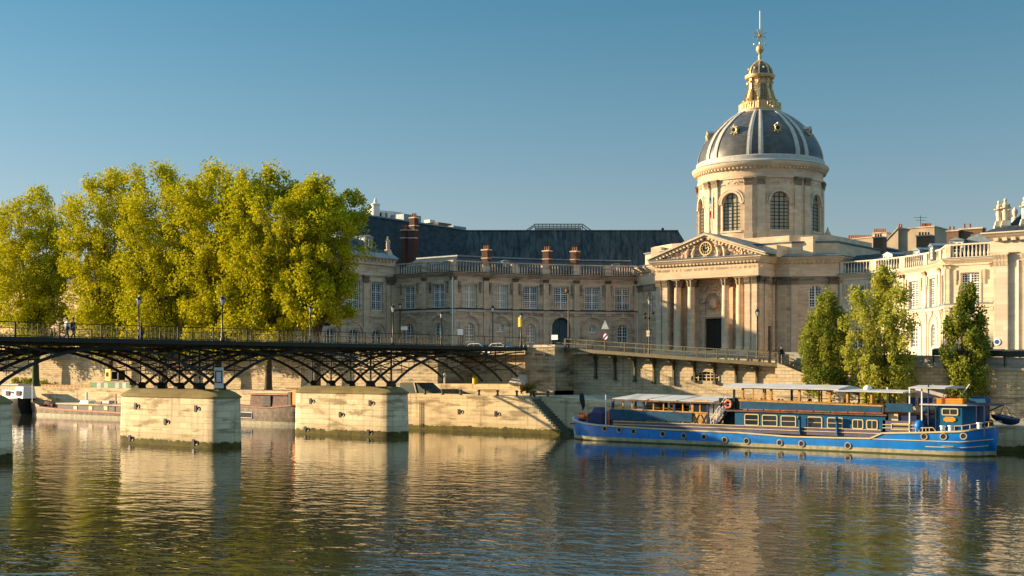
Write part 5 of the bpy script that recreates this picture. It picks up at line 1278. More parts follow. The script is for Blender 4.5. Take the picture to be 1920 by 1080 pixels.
# dark glazed screens and furniture on the far side
for p0, p1 in ((1212, 1252), (1256, 1292)):
    panel(p0, p1, 752, 754, 768, 771, SY1, 'glass', 'far_screen', fs, .03)
strip(1140, 1328, 762, 768, .1, SY1, 'wood', 'far_rail', fs, .08)
rs = random.Random(5)
for i, px in enumerate((1160, 1178, 1196, 1216, 1236, 1256, 1276)):
    x = sx(px, -13.6); g = MB().box(x-.4, x+.4, -14.0, -13.2, 2.1, 2.16).box(x-.04, x+.04, -13.64, -13.56, 1.3, 2.1); obj('table', g, 'wood', fs)
for px in (1258, 1290, 1330):
    x = sx(px, -13.4); g = MB().lathe([(.05, 4.0), (.17, 3.95), (.2, 3.6), (.02, 3.58)], x, -13.4, 8); obj('hanging_lamp', g, 'cream', fs)
g = MB().box(sx(1146, SY0), sx(1330, SY0), SY0, SY1+.1, 1.25, 1.42); obj('saloon_floor', g, 'rust', fs)
# ---- bow gear
g = MB().box(bow+.6, bow+3.6, BC-1.6, BC+1.6, 1.5, 1.62); obj('foredeck', g, 'rust', bb)
X = sx(1098, BC); g = MB().ring((X, BC-.6, 2.35), .36, .12, 'y', 12, 6); g.box(X-.5, X+.7, BC-.5, BC+.3, 1.6, 2.3); g.tube([(X-.2, BC-.9, 2.2), (X+.5, BC-.9, 2.2)], .22, 10); obj('anchor_winch', g, 'buoy', bb)
for k, (px, w_, z0, z1, mt) in enumerate(((1090, .3, 1.8, 2.3, 'blackmetal'), (1109, .25, 1.6, 2.5, 'rust'), (1116, .3, 1.6, 2.2, 'blackmetal'), (1103, .2, 1.7, 2.6, 'redwood'))):
    x = sx(px, BC-.8); g = MB().lathe([(w_, z0), (w_*.8, z1-.2), (w_*1.1, z1-.1), (w_*.5, z1)], x, BC-.8, 9); obj('deck_gear', g, mt, bb)
X = sx(1124, BC-.6); g = MB().taper(X-.8, X+.8, BC-1.4, BC+.2, 1.5, 2.7, .1); g.taper(X-.6, X+.6, BC-1.2, BC, 2.7, 3.25, .25); obj('covered_locker', g, 'navy', bb)
X = sx(1136, SY0); g = MB().tube([(X, SY0, 1.6), (X, SY0, zz(740, X, SY0))], .05, 6); obj('flagstaff', g, 'white', bb)
g = MB().box(sx(1139, SY0), sx(1143, SY0), SY0, SY0+1, 1.5, 3.0); obj('saloon_corner_post', g, 'redwood', bb)
t = thing('furled_flag', 'dark furled flag on a short staff rising from the bow of the blue barge', 'flag', (sx(1092, BC+.8), BC+.8, 2))
X = sx(1093, BC+.8); Y = BC+.8; g = MB().tube([(X, Y, 1.9), (X-.1, Y, 4.6)], .04, 6); obj('staff', g, 'blackmetal', t)
g = MB().tube([(X-.0, Y, 2.9), (X+.05, Y, 3.3), (X-.1, Y, 3.9), (X-.15, Y, 4.4), (X-.12, Y, 4.6)], [.06, .2, .27, .24, .08], 8); obj('cloth', g, 'dkcloth', t)
# ---- main cabin
CY0, CY1 = -15.05, -11.0
panel(1378, 1660, 769, 778, 803, 813, CY0, 'cabin', 'cabin_wall', bb, .08)
g = MB(); a, b = sx(1378, CY0), sx(1660, CY0); g.box(a+.05, b, CY0+.1, CY1, 1.4, zz(770, a, CY0)-.1); obj('cabin_body', g, 'cabin', bb)
def rwin(par, px0, px1, t, b_, Y, mull=(1, 0), mat='cream', proud=.05, gl='glass'):
    a, b = sx(px0, Y), sx(px1, Y); z1, z0 = zz(t, (a+b)/2, Y), zz(b_, (a+b)/2, Y); r = min(.16, (z1-z0)*.2); w_ = .085
    def rr(i):
        P = []
        for cx_, cz_, s0 in ((b-r, z1-r, 0), (a+r, z1-r, 90), (a+r, z0+r, 180), (b-r, z0+r, 270)):
            for k in range(4): q = R(s0+30*k); P.append((cx_+(r-i*.6)*math.cos(q)-(i*.4 if cx_ > (a+b)/2 else -i*.4), cz_+(r-i*.6)*math.sin(q)-(i*.4 if cz_ > (z0+z1)/2 else -i*.4)))
        return P
    O, I = rr(0), rr(w_); n = len(O); g = MB()
    vs = [(x, Y-proud, z) for x, z in O]+[(x, Y-proud, z) for x, z in I]+[(x, Y+.02, z) for x, z in O]+[(x, Y+.02, z) for x, z in I]
    fs = []
    for k in range(n):
        j = (k+1) % n; fs += [(k, j, n+j, n+k), (k, 2*n+k, 2*n+j, j), (n+k, n+j, 3*n+j, 3*n+k)]
    g.add(vs, fs)
    for i in range(mull[0]): z = z0+(z1-z0)*(i+1)/(mull[0]+1); g.box(a+w_, b-w_, Y-proud+.01, Y, z-.025, z+.025)
    for i in range(mull[1]): x = a+(b-a)*(i+1)/(mull[1]+1); g.box(x-.025, x+.025, Y-proud+.015, Y, z0+w_, z1-w_)
    o = obj('window', g, mat, par); g = MB().fr((0, Y-.02), (1, Y-.02)); g.prism(I, 0, .015); obj('pane', g, gl, o); return o
for (p0, p1, t, b_, m_) in ((1396, 1423, 776, 798, (1, 0)), (1429, 1458, 777.5, 799.5, (1, 0)), (1464, 1493, 779, 801, (1, 0)), (1514, 1542, 781, 803.5, (1, 0)), (1551, 1581, 782.5, 804, (1, 0)), (1598, 1619, 786, 804.5, (0, 1)), (1624.5, 1646, 787, 805.5, (0, 1))):
    rwin(bb, p0, p1, t, b_, CY0, m_)
# recessed doorway and stair between saloon and cabin
panel(1356, 1378, 770, 771, 801, 802, CY0+1.2, 'navy', 'recess_wall', bb)
panel(1358, 1375, 772, 773, 801, 801, CY0+1.12, 'glass', 'doorway', bb)
g = MB(); A = (sx(1333, CY0), CY0, 1.5); B = (sx(1362, CY0), CY0, 3.6); g.bar(A, B, .08, .2); g.bar((A[0], CY0+.9, A[2]), (B[0], CY0+.9, B[2]), .08, .2)
for i in range(8): t_ = i/7; g.box(A[0]+(B[0]-A[0])*t_-.12, A[0]+(B[0]-A[0])*t_+.12, CY0, CY0+.9, A[2]+(B[2]-A[2])*t_, A[2]+(B[2]-A[2])*t_+.04)
obj('stairway', g, 'mauve', bb)
g = MB()
for dz in (.5, 1.0): g.bar((A[0], CY0-.05, A[2]+dz), (B[0], CY0-.05, B[2]+dz), .04)
for i in range(6): t_ = i/5; x = A[0]+(B[0]-A[0])*t_; z = A[2]+(B[2]-A[2])*t_; g.bar((x, CY0-.05, z), (x, CY0-.05, z+1.0), .04)
obj('stair_rail', g, 'white', bb)
# upper deck
a, b = sx(1362, CY0-.2), sx(1662, CY0-.2); za, zb = zz(769, a, CY0-.2), zz(778, b, CY0-.2)
g = MB(); y1 = CY1+.2; yn = CY0-.2
g.add([(a,yn,za-.1),(b,yn,zb-.1),(b,y1,zb-.1),(a,y1,za-.1),(a,yn,za+.04),(b,yn,zb+.04),(b,y1,zb+.04),(a,y1,za+.04)], [(3,2,1,0),(4,5,6,7),(0,1,5,4),(1,2,6,5),(2,3,7,6),(3,0,4,7)])
obj('upper_deck', g, 'rust', bb)
pps = [1392, 1402, 1432, 1463, 1494.5, 1526, 1557.5, 1590, 1622, 1656]
for p0, p1 in zip(pps, pps[1:]):
    q0 = 766.5+(p0-1392)*.0285; q1 = 766.5+(p1-1392)*.0285
    strip(p0+1, p1-1, q0+1.0, q1+1.0, .10, CY0-.26, 'redwood', 'deck_edge_strip', bb, .06)
panel(1388, 1652, 751.5, 761.5, 766, 775.5, CY0-.22, 'teal', 'canvas_screen', bb, .05)
strip(1386, 1656, 750.5, 761, .12, CY0-.1, 'wood', 'planter_rail', bb, .25)
strip(1386, 1566, 748.5, 755.5, .06, CY0-.12, 'wood', 'handrail', bb, .3)
g = MB(); rs = random.Random(9)
for i in range(260):
    px = rs.uniform(1388, 1655); x = sx(px, CY0); z = zz(749.5+(px-1386)*.0395, x, CY0); q = rs.uniform(.08, .2); g.add([(x-q*.5, CY0-.1+rs.uniform(-.1, .1), z-.05), (x+q*.5, CY0-.1+rs.uniform(-.1, .1), z-.03), (x+rs.uniform(-.1, .1), CY0-.1+rs.uniform(-.1, .1), z+q)], [(0, 1, 2)])
obj('planter_flowers', g, 'leaf3', bb)
# main canopy
UY0, UY1 = CY0-.45, CY1+.3
def canopy(p0, p1, t0, t1, nm, rise=.25, mat='canvas', thk=.1):
    a, b = sx(p0, UY0), sx(p1, UY0); za, zb = zz(t0, a, UY0), zz(t1, b, UY0); g = MB()
    v = []
    for (x, z) in ((a, za), (b, zb)):
        v += [(x, UY0, z-thk), (x, UY1, z-thk), (x, UY1, z+.06), (x, (UY0+UY1)/2, z+rise), (x, UY0, z)]
    g.add(v, [(0, 1, 2, 3, 4), (9, 8, 7, 6, 5)]+[(k, (k+1) % 5, (k+1) % 5+5, k+5) for k in range(5)]); return obj(nm, g, mat, bb), a, b, za, zb
_, ca, cb2, cza, czb = canopy(1353, 1572, 724.5, 729.5, 'canopy', .28)
canopy(1563, 1693, 731.5, 735, 'canopy', .12)
canopy(1703, 1772, 726, 727, 'canopy', .15)
for px in (1393, 1446, 1499, 1556, 1589, 1634):
    x = sx(px, CY0); z0 = zz(750+(px-1386)*.0395, x, CY0); z1 = zz(727+(px-1393)*.025+(3 if px > 1575 else 0), x, CY0)
    g = MB().box(x-.09, x+.09, CY0-.08, CY0+.08, z0, z1).box(x-.07, x+.07, CY1, CY1+.1, z0-.5, z1); obj('canopy_post', g, 'wood', bb)
for px in (1412, 1435, 1485, 1540, 1610, 1650, 1678):
    x = sx(px, CY1); g = MB().box(x-.06, x+.06, CY1, CY1+.08, 3.3, 5.3); obj('far_post', g, 'rust' if px % 2 else 'wood', bb)
strip(1393, 1570, 728, 733, .08, CY0, 'rust', 'canopy_beam', bb)
strip(1400, 1690, 738+4, 752, .06, CY1, 'wood', 'far_rail', bb)
rs = random.Random(12)
for px in (1405, 1415, 1428, 1455, 1466, 1478, 1506, 1518, 1531, 1566, 1580, 1596, 1616, 1640, 1652, 1670, 1684):
    x = sx(px, CY1-.8); yy = CY1-1.2+rs.uniform(-.8, .4); g = MB(); s_ = rs.choice((-1, 1))
    g.box(x-.21, x+.21, yy-.21, yy+.21, 3.78, 3.83); g.box(x+s_*.2-.02, x+s_*.2+.02, yy-.2, yy+.2, 3.83, 4.3+rs.uniform(0, .12))
    for q in ((-1,-1),(1,-1),(-1,1),(1,1)): g.box(x+q[0]*.19-.02, x+q[0]*.19+.02, yy+q[1]*.19-.02, yy+q[1]*.19+.02, 3.35, 3.8)
    obj('chair', g, 'rust' if px % 3 else 'wood', bb)
for px in (1420, 1470, 1520, 1575, 1625): x = sx(px, -13.2); g = MB().box(x-.5, x+.5, -13.7, -12.7, 4.05, 4.1); g.box(x-.05, x+.05, -13.25, -13.15, 3.3, 4.05); obj('table', g, 'wood', bb)
X = sx(1627, UY0+1.5); g = MB().ball((X, UY0+1.5, zz(729, X, UY0+1.5)), .38, 12, .8); obj('satellite_dome', g, 'white', bb, smooth=True)
# lifebuoy on its screen
panel(1348, 1387, 746, 747, 768, 769, CY0+.15, 'glass', 'glass_screen', bb, .03)
X = sx(1366, CY0); Z = zz(757.5, X, CY0); g = MB().ring((X, CY0-.08, Z), .33, .1, 'y', 20, 8); bu = obj('lifebuoy', g, 'buoy', bb, smooth=True)
g = MB()
for q in range(4): aa = R(45+90*q); g.ball((X+.33*math.cos(aa), CY0-.08, Z+.33*math.sin(aa)), .115, 6)
g.box(X-.2, X+.2, CY0+.0, CY0+.04, Z-.08, Z+.05); obj('buoy_bands', g, 'white', bu)
X = sx(1376, CY0); g = MB().box(X-.1, X+.1, CY0, CY0+.1, 3.4, 5.2); obj('screen_post', g, 'blackmetal', bb)
# hull-side davits / ventilator posts
for px, zt in ((1500, 783), (1570, 785)):
    x = sx(px, DK-.1); z1 = zz(zt, x, DK-.1); g = MB().tube([(x, DK-.12, 1.35), (x, DK-.12, z1-.15), (x-.03, DK-.14, z1)], [.12, .12, .16], 8); g.ball((x-.05, DK-.2, z1), .2, 8); obj('ventilator', g, 'cabin', bb, smooth=True)
# ---- stern part
panel(1655, 1733, 788, 791, 812, 811, CY0, 'mauve', 'aft_cabin_side', bb, .1)
g = MB().box(sx(1660, CY0), sx(1733, CY0), CY0+.1, CY1, 1.5, 2.75); obj('aft_cabin', g, 'mauve', bb)
for t0, t1 in ((796, 797.5), (802, 803.5)): strip(1655, 1733, t0, t1, .06, CY0, 'cream', 'bulwark_rail', bb, .05, .02)
rwin(bb, 1671, 1706, 793.5, 806.5, CY0, (0, 0), proud=.08)
panel(1659, 1711, 756, 757, 771, 773, CY0-.1, 'teal', 'canvas_screen', bb, .05)
g = MB(); x = sx(1672, CY0+.3); g.box(sx(1664, CY0), sx(1682, CY0), CY0+.2, CY0+1.2, 2.7, zz(776, x, CY0)); obj('hatch_box', g, 'cream', bb)
g = MB().box(sx(1683, CY0+.3), sx(1719, CY0+.3), CY0+.3, CY0+2, 2.7, zz(779, sx(1700, CY0), CY0+.3)); obj('deck_locker', g, 'navy', bb)
for p0, p1, t, b_ in ((1700, 1716, 745, 762), (1722, 1748, 743, 762)): panel(p0, p1, t, t, b_, b_, -12.2, 'signblue', 'blue_screen', bb)
g = MB().box(sx(1655, CY0), sx(1740, CY0), CY0+.3, CY1, zz(775, sx(1690, CY0), CY0)-.1, zz(775, sx(1690, CY0), CY0)); obj('aft_deck', g, 'rust', bb)
panel(1716, 1771, 729, 729, 746, 746, -12.3, 'canvas', 'wind_screen', bb, .03)
for px in (1705, 1728): x = sx(px, UY0+.4); g = MB().box(x-.05, x+.05, UY0+.4, UY0+.5, 1.8, zz(727.5, x, UY0+.4)); obj('canopy_post', g, 'white' if px < 1750 else 'blackmetal', bb)
x = sx(1664, CY0+2); g = MB().tube([(x, CY0+2, 2.4), (x, CY0+2, zz(726, x, CY0+2))], .06, 6); obj('signal_pole', g, 'white', bb)
x = sx(1741, CY0-.1); g = MB().tube([(x, CY0-.1, 1.7), (x, CY0-.1, zz(721, x, CY0))], [.09, .06], 8); obj('mast', g, 'navy', bb)
# wheelhouse
wx0, wx1 = sx(1757, CY0), sx(1822, CY0); zt = zz(760, wx0, CY0); yc = (CY0+CY1)/2
plan = [(wx0, CY0+.1), (wx1-.8, CY0+.1), (wx1-.1, CY0+.5), (wx1+.5, CY0+1.2), (wx1+.8, yc), (wx1+.5, CY1-1.1), (wx1-.1, CY1-.4), (wx0, CY1-.2)]
g = MB().prismz(plan, 1.6, zt); wh = obj('wheelhouse', g, 'cabin', bb)
g = MB().prismz([(sx(1726, CY0), CY0-.25), (wx1-.3, CY0-.25), (wx1+.9, CY0+.5), (wx1+1.6, yc), (wx1+.9, CY1-.3), (sx(1726, CY0), CY1)], zt, zt+.11); obj('wheelhouse_roof', g, 'canvas', wh)
rwin(wh, 1766, 1797, 765.5, 779, CY0+.1, (0, 1), proud=.07)
X0, X1 = sx(1769, CY0), sx(1791, CY0); zc = zz(786, X0, CY0); g = MB().fr((0, CY0), (1, CY0)); g.prism([(X0, zc-.12), (X0+.12, zc-.12), (X0+.16, zc-.2), (X1-.16, zc-.2), (X1-.12, zc-.12), (X1, zc-.12), (X1, zc+.12), (X1-.12, zc+.12), (X1-.16, zc+.2), (X0+.16, zc+.2), (X0+.12, zc+.12), (X0, zc+.12)], .02, .1); obj('name_board', g, 'orange', wh)
panel(1728, 1757, 764, 764, 800, 801, CY0+1.0, 'cabin', 'wheelhouse_annex', bb, .1); panel(1735, 1754, 766, 766, 784, 784, CY0+.9, 'glass', 'annex_window', bb, .05)
for px in (1729, 1755, 1831, 1846): x = sx(px, CY0+.05); g = MB().box(x-.04, x+.04, CY0-.02, CY0+.06, 1.7, zt); obj('roof_post', g, 'navy', bb)
g = MB().prismz([(wx1-.5, CY0-.1), (wx1+2.2, CY0+.4), (wx1+2.2, CY1-.6), (wx1-.5, CY1)], zt+.12, zt+.2); obj('stern_awning', g, 'navy', bb)
panel(1833, 1846, 764, 764, 782, 782, CY0+1.6, 'wood', 'stern_panel', bb)
panel(1823, 1838, 763, 763, 800, 800, CY0+.7, 'navy', 'stern_dark_panel', bb, .05)  # dark sheet standing in for the unlit doorway interior
for k, px in enumerate((1846, 1853, 1859)):
    x = sx(px, BC-.6); g = MB().lathe([(.16, 2.2), (.2, 2.5), (.14, 2.9), (.05, 3.0)], x, BC-.6, 8); obj('deck_gear', g, ('rust', 'blackmetal', 'rust')[k], bb)
X0, X1 = sx(1757, CY0+.5), sx(1806, CY0+.5); z0, z1 = zt+.12, zz(747, X0, CY0+.5)
g = MB().box(X0, X1, CY0+.4, CY0+1.4, z0, z1)
for i in range(3): z = z0+(z1-z0)*(i+.5)/3; g.box(X0+.05, X1-.05, CY0+.36, CY0+.4, z-.05, z+.03)
obj('liferaft_box', g, 'orange', bb)
X0, X1 = sx(1816, CY0+.8), sx(1848, CY0+.8); g = MB().taper(X0, X1, CY0+.8, CY0+2.2, zt+.25, zt+.75, .1); obj('covered_boat', g, 'teal', bb)
# things on the roof: bicycles and a wicker heap
g = MB(); X = sx(1793, CY0+1.2)
for k in range(3):
    c_ = (X-.9+k*.85, CY0+1.6, z1+.12); g.ring(c_, .32, .03, 'y', 14, 5); 
g.bar((X-.9, CY0+1.6, z1+.1), (X-.4, CY0+1.6, z1+.6), .04); g.bar((X-.4, CY0+1.6, z1+.6), (X+.4, CY0+1.6, z1+.5), .04); g.bar((X+.4, CY0+1.6, z1+.5), (X+.8, CY0+1.6, z1+.1), .04)
t = thing('bicycle', 'dark bicycle lying on the wheelhouse roof of the blue barge', 'bicycle', (X, CY0+1.6, z1)); obj('frame_and_wheels', g, 'blackmetal', t)
x = sx(1802, CY0+2); z = zz(742, x, CY0+2); g = MB().bar((x, CY0+2, z), (sx(1818, CY0+2), CY0+2, zz(720, x, CY0+2)), .07); obj('boathook', g, 'white', bb)
# stern rails, bollards
g = MB()
def zr(px): return interp(S, bx(px), 3)
for p0, p1, hh in ((1716, 1748, .38), (1788, 1858, .45)):
    n_ = 5; 
    for i in range(n_):
        q0 = p0+(p1-p0)*i/n_; q1 = p0+(p1-p0)*(i+1)/n_; xa_, xb_ = bx(q0), bx(q1); g.bar((xa_, side(xa_, -.1), zr(q0)+hh), (xb_, side(xb_, -.1), zr(q1)+hh), .06); g.bar((xa_, side(xa_, -.1), zr(q0)), (xa_, side(xa_, -.1), zr(q0)+hh), .05)
    g.bar((bx(p1), side(bx(p1), -.1), zr(p1)+hh), (bx(p1)+.3, side(bx(p1), -.1), zr(p1)), .05)
obj('stern_rail', g, 'cream', bb)
for px in (1763, 1778, 1832):
    x = bx(px); z = zr(px); g = MB().lathe([(.2, z), (.19, z+.35), (.26, z+.42), (.24, z+.5)], x, BC-1.9, 12); obj('stern_bollard', g, 'white', bb, smooth=True)
g = MB().box(bx(1640), xst-1.5, BC-2.2, BC+2.2, 1.45, 1.6); obj('aft_deck_plate', g, 'rust', bb)
x = sx(1724, CY0-.1); g = MB().ball((x, CY0-.15, 2.35), .42, 10, 1.3); obj('blue_ventilator', g, 'hull', bb, smooth=True)
g = MB().bar((sx(1838, BC), BC, 3.3), (sx(1885, BC+1), BC+1, zz(757, sx(1885, BC+1), BC+1)), .09); obj('davit', g, 'blackmetal', bb)
# dinghy on the davit
t = thing('dinghy', 'small dark blue dinghy hanging tilted off the stern of the blue barge', 'boat', (sx(1887, BC+1), BC+1, 3))
def at2(px, py, Y=BC+1): X = sx(px, Y); return (X, Y, zz(py, X, Y))
c0, c1 = Vector(at2(1864, 777)), Vector(at2(1909, 787)); g = MB(); vs = []; nS = 9
for i in range(nS):
    u = i/(nS-1); w_ = .62*(math.sin(math.pi*min(1, u*.75+.22)))**.6; c = c0.lerp(c1, u); dp_ = .62*(math.sin(math.pi*(u*.8+.12)))**.5
    for k in range(7): a_ = math.pi*k/6; vs.append((c.x-.1*math.cos(a_), c.y-w_*math.cos(a_), c.z-dp_*math.sin(a_)+.0))
g.add(vs, [(i*7+k, i*7+k+1, (i+1)*7+k+1, (i+1)*7+k) for i in range(nS-1) for k in range(6)]+[tuple(range(7)), tuple(range(nS*7-1, nS*7-8, -1))]+[(i*7, (i+1)*7, (i+1)*7+6, i*7+6) for i in range(nS-1)])
ho = obj('hull', g, 'navy', t, smooth=True)
g = MB(); 
for kk in (0, 6): g.path([vs[i*7+kk] for i in range(nS)], .1, .1)
obj('gunwale', g, 'cabin', ho)
g = MB().bar(tuple(c0.lerp(c1, .2)), (at2(1885, 757)), .03).bar(tuple(c0.lerp(c1, .75)), at2(1885, 757), .03); obj('sling', g, 'rubber', t)
t = thing('mooring_rope', 'pale mooring rope from the barge stern to the right end of the quay', 'rope', (xst, BC, 2))
g = MB().tube([(xst-.4, BC+.5, 2.3), (xst+1.2, BC+1.6, 2.15), (xst+3.5, BC+3.0, 2.3), (xst+6, QY+2.4, 2.5)], .035, 5); obj('rope', g, 'boot', t)
# ================================================================ boats beyond the bridge
t = thing('motor_cruiser', 'white cabin boat with a black hull moored at the far left', 'boat', (-80, -14.60, 0))
e = sx(66, -11.80); st = [(e-12.60, 2.0, 1.9, 2.35), (e-8, 2.1, 2.0, 2.35), (e-3, 2.1, 1.9, 2.45), (e-1, 2.0, 1.5, 2.5), (e, 1.75, 1.1, 2.55)]
hull(t, [(a, b*.85, c*.85, d) for a, b, c, d in st], -13.20, .15, 'tar', 'algae', 'waterline_weed')
g = MB().box(e-14, e-.35, -14.50, -12.00, 2.35, 2.65); obj('deck_house', g, 'white', t)
def zt_(py, X, Y=-14.20): return zz(py, X, Y)
g = MB().taper(sx(4, -14.20), sx(25, -14.20), -14.20, -12.00, 2.5, zt_(731, e-4), .12); o1 = obj('cabin', g, 'white', t)
g = MB().taper(sx(25.4, -14.20), sx(43, -14.20), -14.22, -12.00, 2.5, zt_(725, e-2), .2); o2 = obj('wheelhouse', g, 'white', t)
for p0, p1, par in ((10, 17, o1), (30, 38, o2)): panel(p0, p1, 733, 733, 742, 742, -14.28, 'glass', 'window', par, .1)
panel(20.5, 23, 734, 734, 737, 737, -14.28, 'glass', 'window', o1, .1)
X0 = sx(5, -12.60); g = MB().box(X0, sx(52, -12.60), -14.20, -12.10, zt_(722, e-6), zt_(719.5, e-6)); o3 = obj('awning', g, 'canvas', t)
g = MB()
for px in (8, 20, 64): x = sx(px, -13.60); g.bar((x, -13.90, 2), (x, -13.90, zt_(721, x)), .08)
multi('awning_post', g, 'white', t)
# red-brown barge
t = thing('barge', 'old barge with a red stripe, dark hull and long low cabin with square cream windows', 'boat', (-66, -12, 0))
Yn = -13.6; yc_ = Yn+2.1; e0 = sx(63, yc_); e1 = sx(300, Yn)
st = [(e0, .15, .1, zz(743, e0, yc_)), (e0+.8, 1.0, .7, zz(749, e0+.8, yc_)), (e0+2.2, 1.7, 1.5, zz(754, e0+2, Yn)), (e0+5, 2.05, 1.95, zz(762, e0+5, Yn)), (e0+10, 2.1, 2.05, zz(766, e0+10, Yn)), (e1-8, 2.1, 2.05, .95), (e1, 1.6, 1.4, 1.2)]
hh_ = hull(t, st, yc_, .38, 'brownhull', 'boot')
g = MB(); g.path([(s[0], yc_-s[1]-.03, s[3]-.12) for s in st], .08, .26); obj('red_stripe', g, 'redwood', hh_)
g = MB(); g.path([(s[0], yc_-s[1]-.0, s[3]+.06) for s in st[:4]], .1, .12); obj('bow_rail', g, 'cream', hh_)
g = MB(); x0_, x1_ = sx(108, Yn+.4), e1-5; g.box(x0_, x1_, Yn+.4, Yn+3.6, .8, zz(758, x0_, Yn)); o = obj('cabin', g, 'tar', t)
g = MB().box(x0_-.3, x1_+.3, Yn+.25, Yn+3.8, zz(758, x0_, Yn), zz(755.5, x0_, Yn)); obj('cabin_roof', g, 'trim', o)
for px in (141, 169.5, 198): panel(px-3.4, px+3.4, 761.5, 761.5, 769, 769, Yn+.33, 'cream', 'window', o, .06)
x = sx(163, Yn+1.5); g = MB().lathe([(.35, 1.9), (.22, 2.5), (.16, 2.6), (.14, zz(735, x, Yn+1.5))], x, Yn+1.5, 9); obj('funnel', g, 'white', t)
for p0, p1, zt2, mt in ((150, 166, 751, 'white'), (178, 190, 753, 'rust'), (192, 205, 751, 'canvas')): 
    g = MB(); X0, X1 = sx(p0, Yn+1), sx(p1, Yn+1); g.taper(X0, X1, Yn+.9, Yn+2.4, zz(756, X0, Yn)-.05, zz(zt2, X0, Yn+1), .12); obj('roof_locker', g, mt, t)
x0_, x1_ = sx(213, Yn+.5), sx(262, Yn+.5); g = MB().box(x0_, x1_, Yn+.3, Yn+3.6, zz(738.5, x0_, Yn), zz(736.5, x0_, Yn)); o = obj('aft_canopy', g, 'wood', t)
g = MB()
for px in (216, 228, 245): x = sx(px, Yn+.4); g.box(x-.12, x+.12, Yn+.4, Yn+.55, .9, zz(738, x, Yn))
multi('canopy_post', g, 'redwood', o); g = MB().box(sx(229, Yn), sx(262, Yn), Yn+.6, Yn+3, .9, 2.2); obj('red_locker', g, 'redwood', t)
g = MB(); x = sx(97, Yn+1.6)
for k in range(7): g.bar((x-1.6+.5*k, Yn+1.6, 1.2), (x-1.3+.5*k, Yn+1.5, 2.3+.35*(k % 3)), .09)
g.tube([(x-2, Yn+1.2, 1.3), (x-.5, Yn+1.1, 1.9), (x+1.2, Yn+1.2, 1.5)], .3, 7); obj('deck_gear', g, 'rust', t)
# barge with brown wheelhouse
t = thing('barge', 'weathered grey brown barge with a square brown wheelhouse and orange panel between two piers', 'boat', (-27, -11, 0))
Yn = -12.6; yc_ = Yn+2.2; e1 = sx(566, Yn+.3); e0 = sx(400, Yn)
st = [(e0-8, 1.5, 1.3, 1.9), (e0, 2.2, 2.1, zz(759, sx(442, Yn), Yn)), (sx(500, Yn), 2.2, 2.15, zz(764, sx(500, Yn), Yn)), (e1-1.6, 2.2, 1.9, zz(760, e1, Yn)), (e1-.4, 1.9, 1.3, zz(758, e1, Yn)), (e1, 1.3, .8, zz(757, e1, Yn))]
hh_ = hull(t, st, yc_, .42, 'brownhull', 'boot')
g = MB(); g.path([(s[0], yc_-s[1]-.03, s[3]-.05) for s in st], .1, .16); obj('rubbing_strake', g, 'redwood', hh_)
for mt, q, nm in (('white', 0, 'window_frame'), ('glass', 1, 'pane')): panel(449+q, 472-q, 772+q, 773+q, 783-q, 784-q, Yn-.05-.02*q, mt, nm, hh_, .1)
x0_, x1_ = sx(467, Yn+.6), sx(539, Yn+.6); g = MB().taper(x0_, x1_, Yn+.6, Yn+3.8, 1.2, zz(739, x0_, Yn+.6), .15); o = obj('wheelhouse', g, 'rust', t)
g = MB().box(x0_-.1, x1_+.1, Yn+.5, Yn+3.9, zz(739, x0_, Yn+.6)-.05, zz(737.5, x0_, Yn+.6)); obj('wheelhouse_roof', g, 'redwood', o)
panel(493, 507, 742, 742, 762, 762, Yn+.56, 'blackmetal', 'doorway', o, .1)
panel(540, 545, 735, 735, 760, 760, Yn+.5, 'tar', 'stern_frame', t, .5); panel(546, 556, 729, 729, 760, 760, Yn+.6, 'orange', 'orange_panel', t, .3); panel(557, 566, 729, 729, 759, 759, Yn+.9, 'tar', 'stern_dark_panel', t, .3)
panel(535, 566, 727.5, 727.5, 729.5, 729.5, Yn+.5, 'rust', 'stern_roof', t, 2)
# ================================================================ things on the quay
def fence_panel(name, label, cat, p0, p1, t, b_, Y, cols, mats, post=None):
    r = thing(name, label, cat, ((sx(p0, Y)+sx(p1, Y))/2, Y, QZ)); n_ = cols
    for i in range(n_): panel(p0+(p1-p0)*i/n_, p0+(p1-p0)*(i+1)/n_, t, t, b_, b_, Y, mats[i % len(mats)], 'cloth_strip', r, .04)
    strip(p0, p1, t-.5, t-.5, .12, Y, 'trim', 'top_rail', r, .12); return r
fence_panel('canvas_fence', 'low green and white striped canvas fence on the quay left of the first pier', 'fence', 168, 243, 717, 731, -6.5, 11, ['green', 'green', 'canvas', 'green', 'canvas'])
t = thing('picket_fence', 'low row of brown pickets along the quay behind the red striped barge', 'fence', (sx(125, -9), -9, QZ)); g = MB(); Y = -8.9
for i in range(36): px = 78+i*2.6; x = sx(px, Y); g.box(x-.1, x+.1, Y, Y+.06, QZ-.5, QZ+.55)
obj('pickets', g, 'wood', t); g = MB().box(sx(78, Y), sx(171, Y), Y+.07, Y+.12, QZ+.35, QZ+.45); obj('rail', g, 'rust', t)
t = thing('small_digger', 'small yellow site vehicle with a black cab window behind the striped canvas fence', 'digger', (sx(208, -3), -3, QZ)); Y = -3
panel(197, 207, 692, 692, 716, 716, Y, 'yellow', 'body', t, 1.6)
for q in ((207.5, 222, 695, 697), (207.5, 222, 711, 713), (207.5, 209.5, 697, 711), (220, 222, 697, 711)): panel(q[0], q[1], q[2], q[2], q[3], q[3], Y, 'blackmetal', 'cab_frame', t, 1.2)
panel(198.5, 203, 698, 698, 706, 706, Y-.03, 'glass', 'cab_window', t, .05); panel(195, 232, 714, 714, 722, 722, Y-.2, 'rust', 'chassis', t, 2.2)
g = MB()
